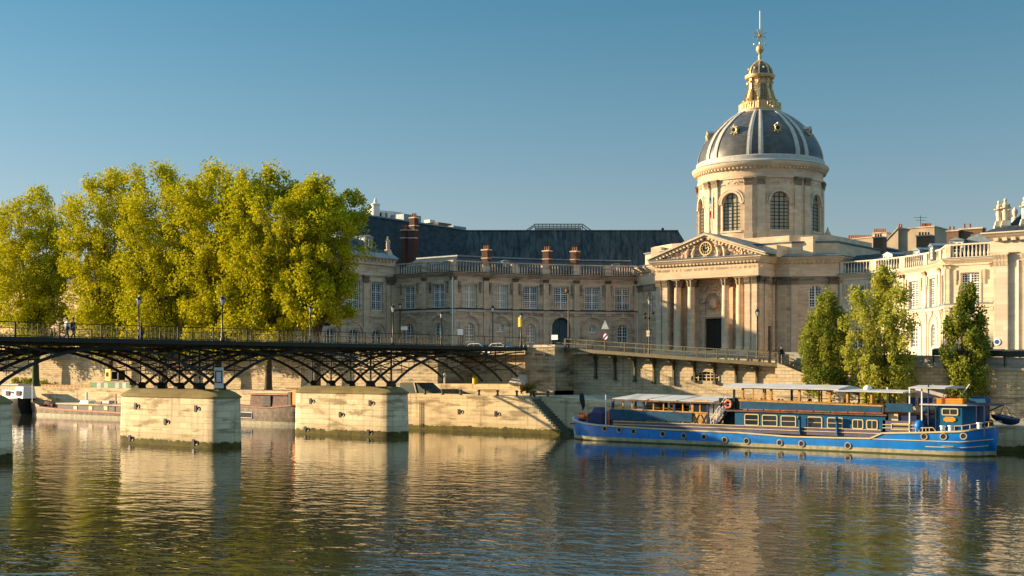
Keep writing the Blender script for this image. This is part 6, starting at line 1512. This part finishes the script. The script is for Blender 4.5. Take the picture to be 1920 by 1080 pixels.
for px in (200, 225): x = sx(px, Y-.4); g.fr((0, Y-.4), (1, Y-.4)); g.prism([(x+.5*math.cos(k*math.pi/6), QZ+.5+.5*math.sin(k*math.pi/6)) for k in range(12)], 0, .4)
multi('wheel', g, 'rubber', t)
t = thing('green_tent', 'low dark green ridge tent on the quay right of the second pier', 'tent', (sx(780, -6), -6, QZ)); Y = -6.5
xa_, xb_ = sx(750, Y), sx(812, Y); zt2 = zz(717.5, xa_, Y); g = MB().fr((0, Y), (1, Y)); g.prism([(xa_, QZ+.1), (xb_, QZ+.1), (xb_-1.6, QZ+.6), (xb_-2.7, zt2), (xa_, zt2)], 0, 3); obj('canopy', g, 'dkgreen', t)
g = MB().bar((xb_-3.0, Y-.04, zt2), (xb_-2.6, Y-.04, QZ+.2), .15, .15); obj('pale_seam', g, 'trim', t)
t = thing('yellow_drum', 'small yellow green drum standing on the ledge under the last arch', 'drum', (sx(891, -1.2), -1.2, 5.2)); X = sx(891, -.8)
g = MB().lathe([(.32, 5.2), (.34, 5.3), (.34, 6.0), (.3, 6.1)], X, -.8, 12); obj('drum_body', g, 'yellow', t)
t = thing('hydrant_post', 'small pale post on the ledge near the left arch foot', 'post', (sx(873, -.8), -.8, 5.2)); X = sx(834, -.8); 
g = MB().lathe([(.12, 5.2), (.12, 6.1), (.18, 6.15), (.16, 6.4), (.05, 6.5)], X, -.8, 8); obj('post_body', g, 'white', t)
# ================================================================ lamps, signs, cars
def lamp(name, label, X, Y, z, h, group, mat='blackmetal'):
    t = thing(name, label, 'street lamp', (X, Y, z), group=group)
    g = MB().lathe([(.2, 0), (.2, .25), (.13, .35), (.15, .7), (.08, .8), (.065, h-1.0), (.09, h-.95), (.05, h-.88), (.12, h-.8)], 0, 0, 10); obj('post', g, mat, t, smooth=True, local=True)
    g = MB().lathe([(.13, h-.8), (.24, h-.32), (.22, h-.3)], 0, 0, 6); l_ = obj('lantern', g, 'lampglass', t, local=True)
    g = MB().lathe([(.3, h-.32), (.27, h-.24), (.14, h-.1), (.08, h-.04), (.05, h+.06)], 0, 0, 6)
    for k in range(6): a_ = 2*math.pi*k/6; g.bar((.14*math.cos(a_), .14*math.sin(a_), h-.8), (.26*math.cos(a_), .26*math.sin(a_), h-.3), .03)
    obj('lantern_cap', g, mat, l_, local=True); return t
X5 = HW+.3-.25
spec = [(-44.6, X5, 555, 'lamp on the near railing above the first full pier, in front of the trees'), (-44.6, -X5, 556, 'lamp on the far railing above the left pier, beside the lone standing person'), (-22.4, X5, 571, 'lamp on the near railing above the second pier, next to a darker street lamp'), (-22.4, -X5, 573, 'lamp on the far railing at the right edge of the tree crowns'), (-.6, -X5, 584, 'lamp on the far railing left of the parked cars')]
for Yl, Xl, py, lab in spec:
    lamp('bridge_lamp', lab, Xl, Yl, ZD, max(3.2, zz(py, Xl, Yl)-ZD), 'lamps on the footbridge')
lt = lamp('bridge_lamp', 'lamp with a yellow banner at the landing end of the bridge', X5, -.6, ZD, zz(586, X5, -.6)-ZD, 'lamps on the footbridge')
zb2 = zz(613, X5, -.6); g = MB().box(X5-.16, X5+.16, -.95, -.62, zb2, zz(595, X5, -.6)); t = thing('yellow_banner', 'small yellow banner wrapped round the lamp at the end of the bridge', 'banner', (X5, -.7, zb2)); obj('banner_cloth', g, 'yellow', t)
for px, py, Y, lab in ((750, 568, 12, 'dark street lamp right behind the bridge lamp above the second pier'), (924, 573, 9, 'dark street lamp behind the parked cars'), (1420, 579, 7, 'black street lamp in front of the right side of the portico')):
    X = sx(px, Y); lamp('street_lamp', lab, X, Y, zs(X), zz(py, X, Y)-zs(X), 'street lamps along the embankment')
Y = 6.5; X = sx(1217, Y); t = lamp('street_lamp', 'street lamp with a cluster of small round spotlights left of the portico columns', X, Y, zs(X), zz(558, X, Y)-zs(X), None, 'greyiron')
for dx, py in ((-.55, 588), (.55, 587), (-.5, 595), (.05, 596)):
    z = zz(py, X, Y)-zs(X); g = MB().bar((0, 0, z), (dx, 0, z), .05); g.ball((dx, -.05, z), .17, 8); obj('spotlight', g, 'blackmetal', t, local=True)
g = MB().box(-.2, .2, -.25, -.1, 2.2, 2.9); obj('control_box', g, 'trim', t, local=True)
Y = 2.2; X = sx(1066, Y); t = thing('lighting_mast', 'tall thin mast with a round spotlight in front of the shaded wing', 'mast', (X, Y, 9.5)); zt3 = zz(545, X, Y)
g = MB().tube([(X, Y, 9), (X, Y, zt3)], [.11, .07], 8); obj('pole', g, 'greyiron', t); g = MB().ball((X-.15, Y-.1, zt3), .28, 10); g.ring((X-.2, Y-.3, zt3), .2, .05, 'y', 10, 5); obj('spotlight', g, 'rust', t)
Y = 6; X = sx(1135, Y); t = thing('warning_sign', 'triangular road sign above a round one on a post behind the walkway railing', 'sign', (X, Y, zs(X)))
g = MB().tube([(X, Y, 8.6), (X, Y, zz(600, X, Y))], .05, 6); obj('post', g, 'greyiron', t)
g = MB().fr((0, Y-.06), (1, Y-.06)); z0, z1 = zz(617, X, Y), zz(600, X, Y); g.prism([(X-.55, z0), (X+.55, z0), (X, z1)], 0, .04); obj('triangle_plate', g, 'zinc', t)
g = MB().fr((0, Y-.06), (1, Y-.06)); zc = zz(631, X, Y); g.prism([(X+.48*math.cos(k*math.pi/8), zc+.48*math.sin(k*math.pi/8)) for k in range(16)], 0, .04); o = obj('round_plate', g, 'frame', t); g = MB().ring((X, Y-.08, zc), .42, .06, 'y', 16, 4); g.bar((X-.3, Y-.08, zc-.3), (X+.3, Y-.08, zc+.3), .09); obj('red_ring', g, 'maroon', o)
Y = 9; X = sx(612, Y); t = thing('street_sign', 'small blue street sign beside the lamp at the edge of the trees', 'sign', (X, Y, 8.8)); g = MB().tube([(X, Y, 8.7), (X, Y, zz(590, X, Y))], .05, 6); obj('post', g, 'frame', t)
g = MB().box(X-.9, X+.9, Y-.1, Y-.05, zz(611, X, Y), zz(604, X, Y)); obj('plate', g, 'signblue', t)
for px, Y, t0, b0_, w_, lab in ((1040, 1.6, 628, 637, .45, 'small white sign at the head of the walkway'), (863, 8, 617, 628, .45, 'pair of small white signs above the bridge railing left of the cars'), (758, 8, 612, 619, .6, 'small white plate beside the lamp above the second pier')):
    X = sx(px, Y); t = thing('notice_sign', lab, 'sign', (X, Y, 9)); g = MB().tube([(X, Y+.05, 8.7), (X, Y+.05, zz(t0, X, Y))], .04, 6); obj('post', g, 'blackmetal', t)
    g = MB().box(X-w_, X+w_, Y-.03, Y+.02, zz(b0_, X, Y), zz(t0, X, Y)); obj('plate', g, 'white', t)
Y = 29.6; X = sx(1869, Y); t = thing('wall_disc_sign', 'small round blue and white sign on the sunlit right pavilion wall', 'sign', (X, Y, 10)); zc = zz(641, X, Y)
g = MB().fr((0, Y), (1, Y)); g.prism([(X+.42*math.cos(k*math.pi/8), zc+.42*math.sin(k*math.pi/8)) for k in range(16)], 0, .06); obj('disc', g, 'white', t); g = MB().fr((0, Y-.02), (1, Y-.02)); g.prism([(X+.25*math.cos(k*math.pi/8), zc+.25*math.sin(k*math.pi/8)) for k in range(16)], 0, .02); obj('blue_centre', g, 'signblue', t)
# cars
def car(label, X, Y, z, rz, paint, dark=False):
    t = thing('parked_car', label, 'car', (X, Y, z), rz, 'cars parked on the street behind the bridge')
    P = [(-2.1, .35), (-2.15, .75), (-1.95, .95), (-1.45, 1.0), (-.95, 1.42), (.55, 1.47), (1.2, 1.02), (2.0, .88), (2.15, .65), (2.1, .35)]
    g = MB().fr((0, -.86), (1, -.86)); g.prism(P, 0, 1.72); b_ = obj('body', g, paint, t, local=True)
    bv = b_.modifiers.new('bevel', 'BEVEL'); bv.width = .1; bv.segments = 3; bv.limit_method = 'ANGLE'
    for y0_ in (-.875, .855):
        g = MB().fr((0, y0_), (1, y0_)); g.prism([(-1.3, 1.03), (-.88, 1.36), (-.25, 1.38), (-.25, 1.03)], 0, .02); g.prism([(-.18, 1.03), (-.18, 1.38), (.5, 1.39), (1.0, 1.04)], 0, .02); obj('side_window', g, 'glass', t, local=True)
    g = MB(); g.add([(.6, -.72, 1.47), (.6, .72, 1.47), (1.2, .78, 1.05), (1.2, -.78, 1.05)], [(0,1,2,3)]); obj('windscreen', g, 'glass', t, local=True)
    for xx in (-1.35, 1.35):
        for yy in (-.87, .67):
            g = MB().fr((0, yy), (1, yy)); g.prism([(xx+.33*math.cos(k*math.pi/8), .33+.33*math.sin(k*math.pi/8)) for k in range(16)], 0, .2); w_ = obj('wheel', g, 'rubber', t, local=True)
            g = MB().fr((0, yy-.01), (1, yy-.01)); g.prism([(xx+.19*math.cos(k*math.pi/6), .33+.19*math.sin(k*math.pi/6)) for k in range(12)], 0, .22); obj('rim', g, 'frame', w_, local=True)
    for xx in (-2.17, 2.1):
        for yy in (-.62, .62): g = MB().box(xx, xx+.07, yy-.16, yy+.16, .68, .8); obj('headlight' if xx > 0 else 'tail_light', g, 'white' if xx > 0 else 'red', t, local=True)
    return t
Yc = 6.5
car('pale silver car parked behind the bridge railing, left of two', sx(898, Yc), Yc, 8.85, R(4), 'carwhite')
car('pale car parked close behind the first one, right of two', sx(940, Yc+.3), Yc+.3, 8.85, R(3), 'carwhite')
# bookstalls on the parapet
labs = ['green bookseller box just left of the narrow right hand tree', 'green bookseller box behind the narrow right hand tree', 'long green bookseller box right of the narrow tree', 'green bookseller box at the right edge of the picture']
for (p0, p1), lab in zip(((1748, 1771), (1790, 1838), (1844, 1879), (1881, 1925)), labs):
    X0, X1 = sx(p0, WY), sx(p1, WY); xm = (X0+X1)/2; zb3 = top(xm)+.84; t = thing('bookseller_box', lab, 'market stall', (xm, WY+.3, zb3), group='bookseller boxes on the parapet')
    g = MB().box(X0, X1, WY-.1, WY+.7, zb3, zb3+.55); o = obj('box', g, 'dkgreen', t); g = MB().add([(X0-.05, WY-.15, zb3+.56), (X1+.05, WY-.15, zb3+.56), (X1+.05, WY+.75, zb3+.72), (X0-.05, WY+.75, zb3+.72), (X0-.05, WY+.75, zb3+.56), (X1+.05, WY+.75, zb3+.56)], [(0,1,2,3), (3,2,5,4), (0,4,5,1), (0,3,4), (1,5,2)]); obj('lid', g, 'dkgreen', t)
    g = MB().box(X0+.1, X0+.2, WY-.13, WY-.1, zb3-.9, zb3+.5); obj('bracket', g, 'blackmetal', t)
# ================================================================ people
def skin_part(name, pts, edges, rad, mat, parent, lv=2):
    me = bpy.data.meshes.new(name); me.from_pydata(pts, edges, []); me.materials.append(M[mat])
    o = bpy.data.objects.new(name, me); COL.objects.link(o); o.parent = parent
    md = o.modifiers.new('skin', 'SKIN'); md.use_smooth_shade = True
    for v, r in zip(me.skin_vertices[0].data, rad): v.radius = (r, r)
    me.skin_vertices[0].data[0].use_root = True
    sb_ = o.modifiers.new('sub', 'SUBSURF'); sb_.levels = lv; sb_.render_levels = lv; return o
def person(label, X, Y, z, rz, pose='walk', h=1.75, shirt='whcloth', legs='denim', hair='hair'):
    t = thing('person', label, 'person', (X, Y, z), rz); k = h/1.75
    sit = pose == 'sit'; st_ = .26 if pose == 'walk' else .06
    hip = .5 if sit else .93
    if sit: L = [(.1,0,hip),(.12,-.42,.52),(.12,-.5,.08),(.12,-.65,.04)]; Rr = [(-.1,0,hip),(-.14,-.4,.52),(-.14,-.45,.08),(-.14,-.6,.04)]
    else: L = [(.09,0,.9),(.1,-st_*.6,.5),(.1,-st_,.09),(.1,-st_-.16,.04)]; Rr = [(-.09,0,.9),(-.1,st_*.15,.5),(-.1,st_*1.2,.11),(-.1,st_*1.2-.15,.05)]
    b0 = hip
    T = [(0,0,b0),(0,-.01,b0+.22),(0,0,b0+.44),(0,-.02,b0+.55),(0,-.03,b0+.63)]
    Hd = [(0,-.045,b0+.72),(0,-.05,b0+.80)]
    A1 = [(.19,0,b0+.47),(.25,.05 if pose == 'walk' else 0,b0+.2),(.24,-.1,b0-.02),(.235,-.14,b0-.09)]
    A2 = [(-.19,0,b0+.47),(-.25,-.06,b0+.2),(-.23,-.2,b0+.0),(-.22,-.24,b0-.06)]
    if pose == 'lean': A1 = [(.19,0,b0+.47),(.24,-.12,b0+.28),(.1,-.36,b0+.22),(.04,-.42,b0+.22)]
    P = T+Hd+L+Rr+A1+A2; sc = lambda q: (q[0]*k, q[1]*k, q[2]*k); n0 = 7
    E = [(0,1),(1,2),(2,3),(3,4),(4,5),(5,6),(0,7),(7,8),(8,9),(9,10),(0,11),(11,12),(12,13),(13,14),(2,15),(15,16),(16,17),(17,18),(2,19),(19,20),(20,21),(21,22)]
    Rd = [.14,.125,.14,.07,.055,.095,.08]+[.09,.06,.04,.035]*2+[.055,.042,.03,.035]*2
    body_ = skin_part('body', [sc(p) for p in P], E, [r*k for r in Rd], 'skin', t)
    g = MB(); 
    for fx_ in (-.022, .022):
        for q in range(3): g.tube([sc((A1[3][0]+fx_*(q-1), A1[3][1]-.0, A1[3][2]-.02)), sc((A1[3][0]+fx_*(q-1), A1[3][1]-.02, A1[3][2]-.11))], .010, 5)
    obj('fingers', g, 'skin', body_, local=True)
    sh = T[:4]+A1[:3]+A2[:3]; skin_part('shirt', [sc(p) for p in sh], [(0,1),(1,2),(2,3),(2,4),(4,5),(5,6),(2,7),(7,8),(8,9)], [r*k for r in (.165,.15,.165,.08,.075,.06,.045,.075,.06,.045)], shirt, t)
    lg = [T[0]]+L[:3]+Rr[:3]; skin_part('trousers', [sc(p) for p in lg], [(0,1),(1,2),(2,3),(0,4),(4,5),(5,6)], [r*k for r in (.165,.11,.08,.06,.11,.08,.06)], legs, t)
    g = MB().ball(sc((0,-.02,b0+.81)), .108*k, 10, 1.05); obj('hair', g, hair, t, smooth=True, local=True)
    g = MB().ball(sc((0,-.145,b0+.74)), .018*k, 6); 
    for ex in (-.035, .035): g.ball(sc((ex,-.135,b0+.775)), .012*k, 5)
    obj('face', g, 'skin', t, local=True)
    g = MB()
    for q in (L[2], Rr[2]): c = sc(q); g.box(c[0]-.05*k, c[0]+.05*k, c[1]-.2*k, c[1]+.07*k, c[2]-.1*k, c[2]-.02*k)
    multi('shoe', g, 'rubber', t, local=True); return t
Xp = 2.0
person('person in a white top and grey trousers walking across the bridge', Xp, sy(125, Xp), ZD, R(90+90), 'walk', 1.8, 'whcloth', 'denim')
person('person in dark clothes walking just behind the one in white', Xp+.5, sy(137, Xp+.5), ZD, R(180), 'walk', 1.78, 'dkcloth', 'denim')
Xp = -4.6; person('person in dark brown clothes leaning alone at the bridge railing under a lamp', Xp, sy(265, Xp), ZD, R(-90), 'lean', 1.78, 'rust', 'dkcloth')
X = sx(1464, 2.3); person('person in black sitting at the lower end of the walkway', X, 2.4, zz(663, X, 2.4)-.5, R(60), 'sit', 1.7, 'dkcloth', 'dkcloth')
X = sx(1464, 2.3); t = thing('stone_seat', 'stone block seat at the lower end of the walkway', 'seat', (X, 2.4, 7)); g = MB().box(X-.6, X+.5, 2.2, 3.2, 6.5, zz(663, X, 2.4)-.04); obj('seat_block', g, 'wall', t)
# ================================================================ trees
def leaves_mesh(name, centers, radii, per, size, mat, seed, zstretch=1.0):
    r = np.random.default_rng(seed); C = np.repeat(centers, per, axis=0); Rr = np.repeat(radii, per, axis=0)
    n = len(C); d = r.normal(size=(n, 3)); d /= np.linalg.norm(d, axis=1)[:, None]; rad = r.random(n)**.42
    P = C+d*Rr*rad[:, None]
    a = r.normal(size=(n, 3)); a = a+d*.6; a /= np.linalg.norm(a, axis=1)[:, None]; b = r.normal(size=(n, 3)); b -= (b*a).sum(1)[:, None]*a; b /= np.linalg.norm(b, axis=1)[:, None]; c = np.cross(a, b)
    s = size*(.6+.8*r.random(n))[:, None]
    V = np.stack([P-b*s*.5, P+c*s*.38, P+b*s*.6, P-c*s*.38], axis=1).reshape(-1, 3)
    me = bpy.data.meshes.new(name); me.vertices.add(4*n); me.vertices.foreach_set('co', V.astype(np.float32).ravel())
    me.loops.add(4*n); me.loops.foreach_set('vertex_index', np.arange(4*n, dtype=np.int32)); me.polygons.add(n)
    me.polygons.foreach_set('loop_start', np.arange(0, 4*n, 4, dtype=np.int32)); me.polygons.foreach_set('loop_total', np.full(n, 4, dtype=np.int32))
    me.materials.append(M[mat]); me.update(calc_edges=True); me.validate(); return me
def crown_points(r, n, zb, zt, env, lean=(0, 0)):
    out = []
    while len(out) < n:
        t = r.random(); q = env(t); a = r.random()*2*math.pi; rr = q*(r.random()**.45)
        out.append((rr*math.cos(a)+lean[0]*t, rr*math.sin(a)+lean[1]*t, zb+(zt-zb)*t))
    return np.array(out)
def tree(label, X, Y, zb, ztop, crown_z, rad, mat, seed, n=170, per=130, size=.42, clump=(1.15, 1.15, 1.7), shape='plane', trunk_r=.45, group=None, name='plane_tree', moss=False, lobes=5, ry=None):
    t = thing(name, label, 'tree', (X, Y, zb), group=group); r = np.random.default_rng(seed); h = ztop-zb; cz = crown_z-zb
    if shape == 'plane': env = lambda q: rad*(.80+.28*math.sin(math.pi*min(1, q*1.05)))*(1-max(0, q-.72)**1.7*6.2 if q > .72 else 1)
    elif shape == 'column': env = lambda q: rad*(.50+.62*math.sin(math.pi*min(1., q*.95+.12)))*(1-max(0, q-.75)*2.2)
    else: env = lambda q: rad*(.62+.5*math.sin(math.pi*min(1, q*1.0+.05)))*(1-max(0, q-.6)*1.75)
    # vertical lobes: main boughs each with their own column of foliage
    tops = []
    cen = []
    for k in range(lobes):
        a = 2*math.pi*(k+r.random()*.6)/lobes; rr = rad*(.55+.2*r.random()) if k else 0
        tops.append((rr*math.cos(a), rr*math.sin(a), .80+.2*r.random() if k else 1.0))
    for k in range(n):
        if k % 6 < 5 and shape != 'column':
            lx, ly, lh = tops[r.integers(lobes)]; q = r.random()*lh; w_ = env(q)*(.50 if shape == 'plane' else .38); a = r.random()*2*math.pi; rr = w_*r.random()**.5
            x = lx*min(1, .55+q*.6)+rr*math.cos(a); y = ly*min(1, .55+q*.6)+rr*math.sin(a); z = cz+(h-cz-.8)*q
        else:
            q = r.random(); w_ = env(q); a = r.random()*2*math.pi; rr = w_*r.random()**.4; x = rr*math.cos(a); y = rr*math.sin(a); z = cz+(h-cz-.8)*q
        cen.append((x, y, z))
    cen = np.array(cen); sz = (.55+.75*r.random(n))[:, None]; radii = np.array(clump)[None]*sz*(rad/6.0 if shape == 'plane' else rad/3.4)
    if shape != 'plane': radii = np.array(clump)[None]*sz
    me = leaves_mesh('crown', cen, radii, per, size, mat, seed+1)
    c = bpy.data.objects.new('crown', me); COL.objects.link(c); c.parent = t
    # wispy outer leaves
    g = MB(); tr_ = trunk_r; top_ = min(h*.62, cz+(h-cz)*.5)
    g.tube([(0, 0, -.3), (0, 0, .3), (.05, .02, cz*.5), (.0, .1, cz), (.1, 0, top_)], [tr_*1.5, tr_*1.1, tr_*.9, tr_*.75, tr_*.3], 10)
    for k in range(9 if shape == 'plane' else 6):
        a = 2*math.pi*r.random(); z0 = cz*(.6+.5*r.random()); rr = rad*(.45+.35*r.random()); z1 = z0+(h-z0)*(.45+.35*r.random()); ca, sa = math.cos(a), math.sin(a)
        if shape == 'column': rr *= .55
        g.tube([(0, 0, z0), (rr*.3*ca, rr*.3*sa, z0+(z1-z0)*.3), (rr*.7*ca, rr*.7*sa, z0+(z1-z0)*.65), (rr*ca, rr*sa, z1)], [tr_*.5, tr_*.36, tr_*.22, tr_*.07], 6)
        for j in range(2):
            b_ = a+r.uniform(-1, 1); q0 = (rr*.55*ca, rr*.55*sa, z0+(z1-z0)*.5); g.tube([q0, (q0[0]+rr*.5*math.cos(b_), q0[1]+rr*.5*math.sin(b_), q0[2]+(h-q0[2])*.35)], [tr_*.18, tr_*.05], 5)
    o = obj('trunk', g, 'bark', t, smooth=True, local=True)
    if moss: g = MB().tube([(0, 0, -.1), (0, 0, .3), (0, 0, 2.9), (0, 0, 3.6)], [tr_*1.56, tr_*1.16, tr_*1.06, tr_*1.02], 12); obj('ivy_on_trunk', g, 'mossbark', o, smooth=True, local=True)
    return t
GR = 'tall plane trees on the low quay left'
TY = 1.9
big = [(-55, 352, 7.0, 'tall yellow green tree cut by the left edge of the picture'), (72, 350, 7.2, 'tall yellow green tree at the left, lower than its neighbours, with a mossy trunk'), (206, 318, 7.6, 'broad yellow green tree second from the left in the big group'),
       (312, 307, 6.9, 'tallest yellow green tree in the middle of the big group'), (408, 307, 6.8, 'tall yellow green tree third from the right end of the group'), (508, 310, 7.2, 'tall tree second from the right end, bright on its left and dark on its right'), (594, 330, 6.3, 'dark green tree at the right end of the big group beside the pavilion')]
trs = []
for i, (px, py, rad, lab) in enumerate(big):
    X = sx(px, TY); zt = zz(py, X, TY)
    trs.append(tree(lab, X, TY-(.5 if i % 2 else 0), QZ, zt, 9.6 if i < 6 else 13.5, rad, 'leaf', 20+i*3, 430, 125, .33, (1.15, 1.15, 1.3), 'plane', .52, GR, moss=(i == 1), lobes=8))
# a bare-stemmed extra trunk seen under the bridge
QG = 'slender trees on the low quay behind the barge'
for (px, py, rad, sh, lab, n_, cb_, Yt, cl) in ((1549, 541, 2.2, 'column', 'dark green upright tree left of the three behind the barge', 125, 4.5, 2.5, (.62, .62, 1.15)), (1657, 494, 4.2, 'cone', 'largest of the three quay trees, loose and pale green, in the middle', 190, 4.2, 2.4, (.68, .68, .95)), (1812, 526, 2.0, 'column', 'narrow upright dark green tree right of the three behind the barge', 120, 3.9, 2.6, (.55, .55, 1.1))):
    X = sx(px, Yt); tree(lab, X, Yt, qz(X)+.1, zz(py, X, Yt), cb_, rad, 'leafmid' if sh == 'cone' else 'leaf2', int(px), n_, 130, .23, cl, sh, .16, QG, 'quay_tree', lobes=4)
# hanging branch, ivy and plants
X = sx(988, QY+1.6); t = thing('plant_heap', 'clump of yellow brown plants and green shrub at the foot of the abutment', 'plants', (X, QY+1.6, QZ))
rr = np.random.default_rng(4); c_ = np.array([(X+rr.uniform(-.9, 1.0), QY+1.6+rr.uniform(-.3, .3), QZ+rr.uniform(.25, 1.1)) for _ in range(14)])
me = leaves_mesh('foliage', c_, np.full((14, 3), .35), 45, .2, 'leaf3', 8); o = bpy.data.objects.new('foliage', me); COL.objects.link(o); o.parent = t; o.matrix_parent_inverse = basis(t).inverted()
t = thing('shrubs', 'green weeds growing along the foot of the embankment wall at the left', 'shrub', (sx(60, 3), 3, QZ)); c_ = np.array([(sx(rr.uniform(20, 95), 3), 3+rr.uniform(-.4, .4), QZ+rr.uniform(.1, 1.1)) for _ in range(30)])
me = leaves_mesh('foliage', c_, np.full((30, 3), .5), 40, .25, 'leaf2', 9); o = bpy.data.objects.new('foliage', me); COL.objects.link(o); o.parent = t; o.matrix_parent_inverse = basis(t).inverted()
# ================================================================ water
m, nt, b = newmat('river_water'); L = nt.links
def wave(rot, sc, scale, detail, dist, strn, prev=None, rough=.5):
    g_ = N(nt, 'ShaderNodeNewGeometry'); mp = N(nt, 'ShaderNodeMapping'); mp.inputs['Rotation'].default_value = (0, 0, rot); mp.inputs['Scale'].default_value = sc; L.new(g_.outputs['Position'], mp.inputs[0])
    nz = noise(nt, mp.outputs[0], scale, detail, rough); n = N(nt, 'ShaderNodeBump'); n.inputs['Distance'].default_value = dist; (L.new(strn, n.inputs['Strength']) if not isinstance(strn, (int, float)) else None); L.new(nz, n.inputs['Height'])
    if prev is not None: L.new(prev, n.inputs['Normal'])
    return n.outputs[0]
gg = N(nt, 'ShaderNodeNewGeometry'); sp = N(nt, 'ShaderNodeSeparateXYZ'); L.new(gg.outputs['Position'], sp.inputs[0])
mr = N(nt, 'ShaderNodeMapRange'); L.new(sp.outputs[1], mr.inputs[0]); mr.inputs[1].default_value = -30; mr.inputs[2].default_value = -75; mr.inputs[3].default_value = .28; mr.inputs[4].default_value = 1.25
pt_ = ramp(nt, noise(nt, coords(nt, (.6, 1, 1)), .045, 3), .35, .65, (.55,.55,.55,1), (1,1,1,1))
am = N(nt, 'ShaderNodeMath', operation='MULTIPLY'); L.new(mr.outputs[0], am.inputs[0]); L.new(pt_, am.inputs[1])
n1 = wave(R(-38), (1, 1.6, 1), .8, 3, WAVE_A, am.outputs[0], None, .45)
n2 = wave(R(-20), (1, 1.3, 1), .30, 2, WAVE_B, am.outputs[0], n1)
L.new(n2, b.inputs['Normal'])
b.inputs['Base Color'].default_value = (.030, .031, .018, 1); b.inputs['Roughness'].default_value = .03; b.inputs['IOR'].default_value = 1.65; b.inputs['Specular IOR Level'].default_value = .5
M['water'] = m
g = MB().add([(-3000, -118.5, 0), (3000, -118.5, 0), (3000, -5, 0), (-3000, -5, 0)], [(0, 1, 2, 3)]); struct('water', g, 'water')
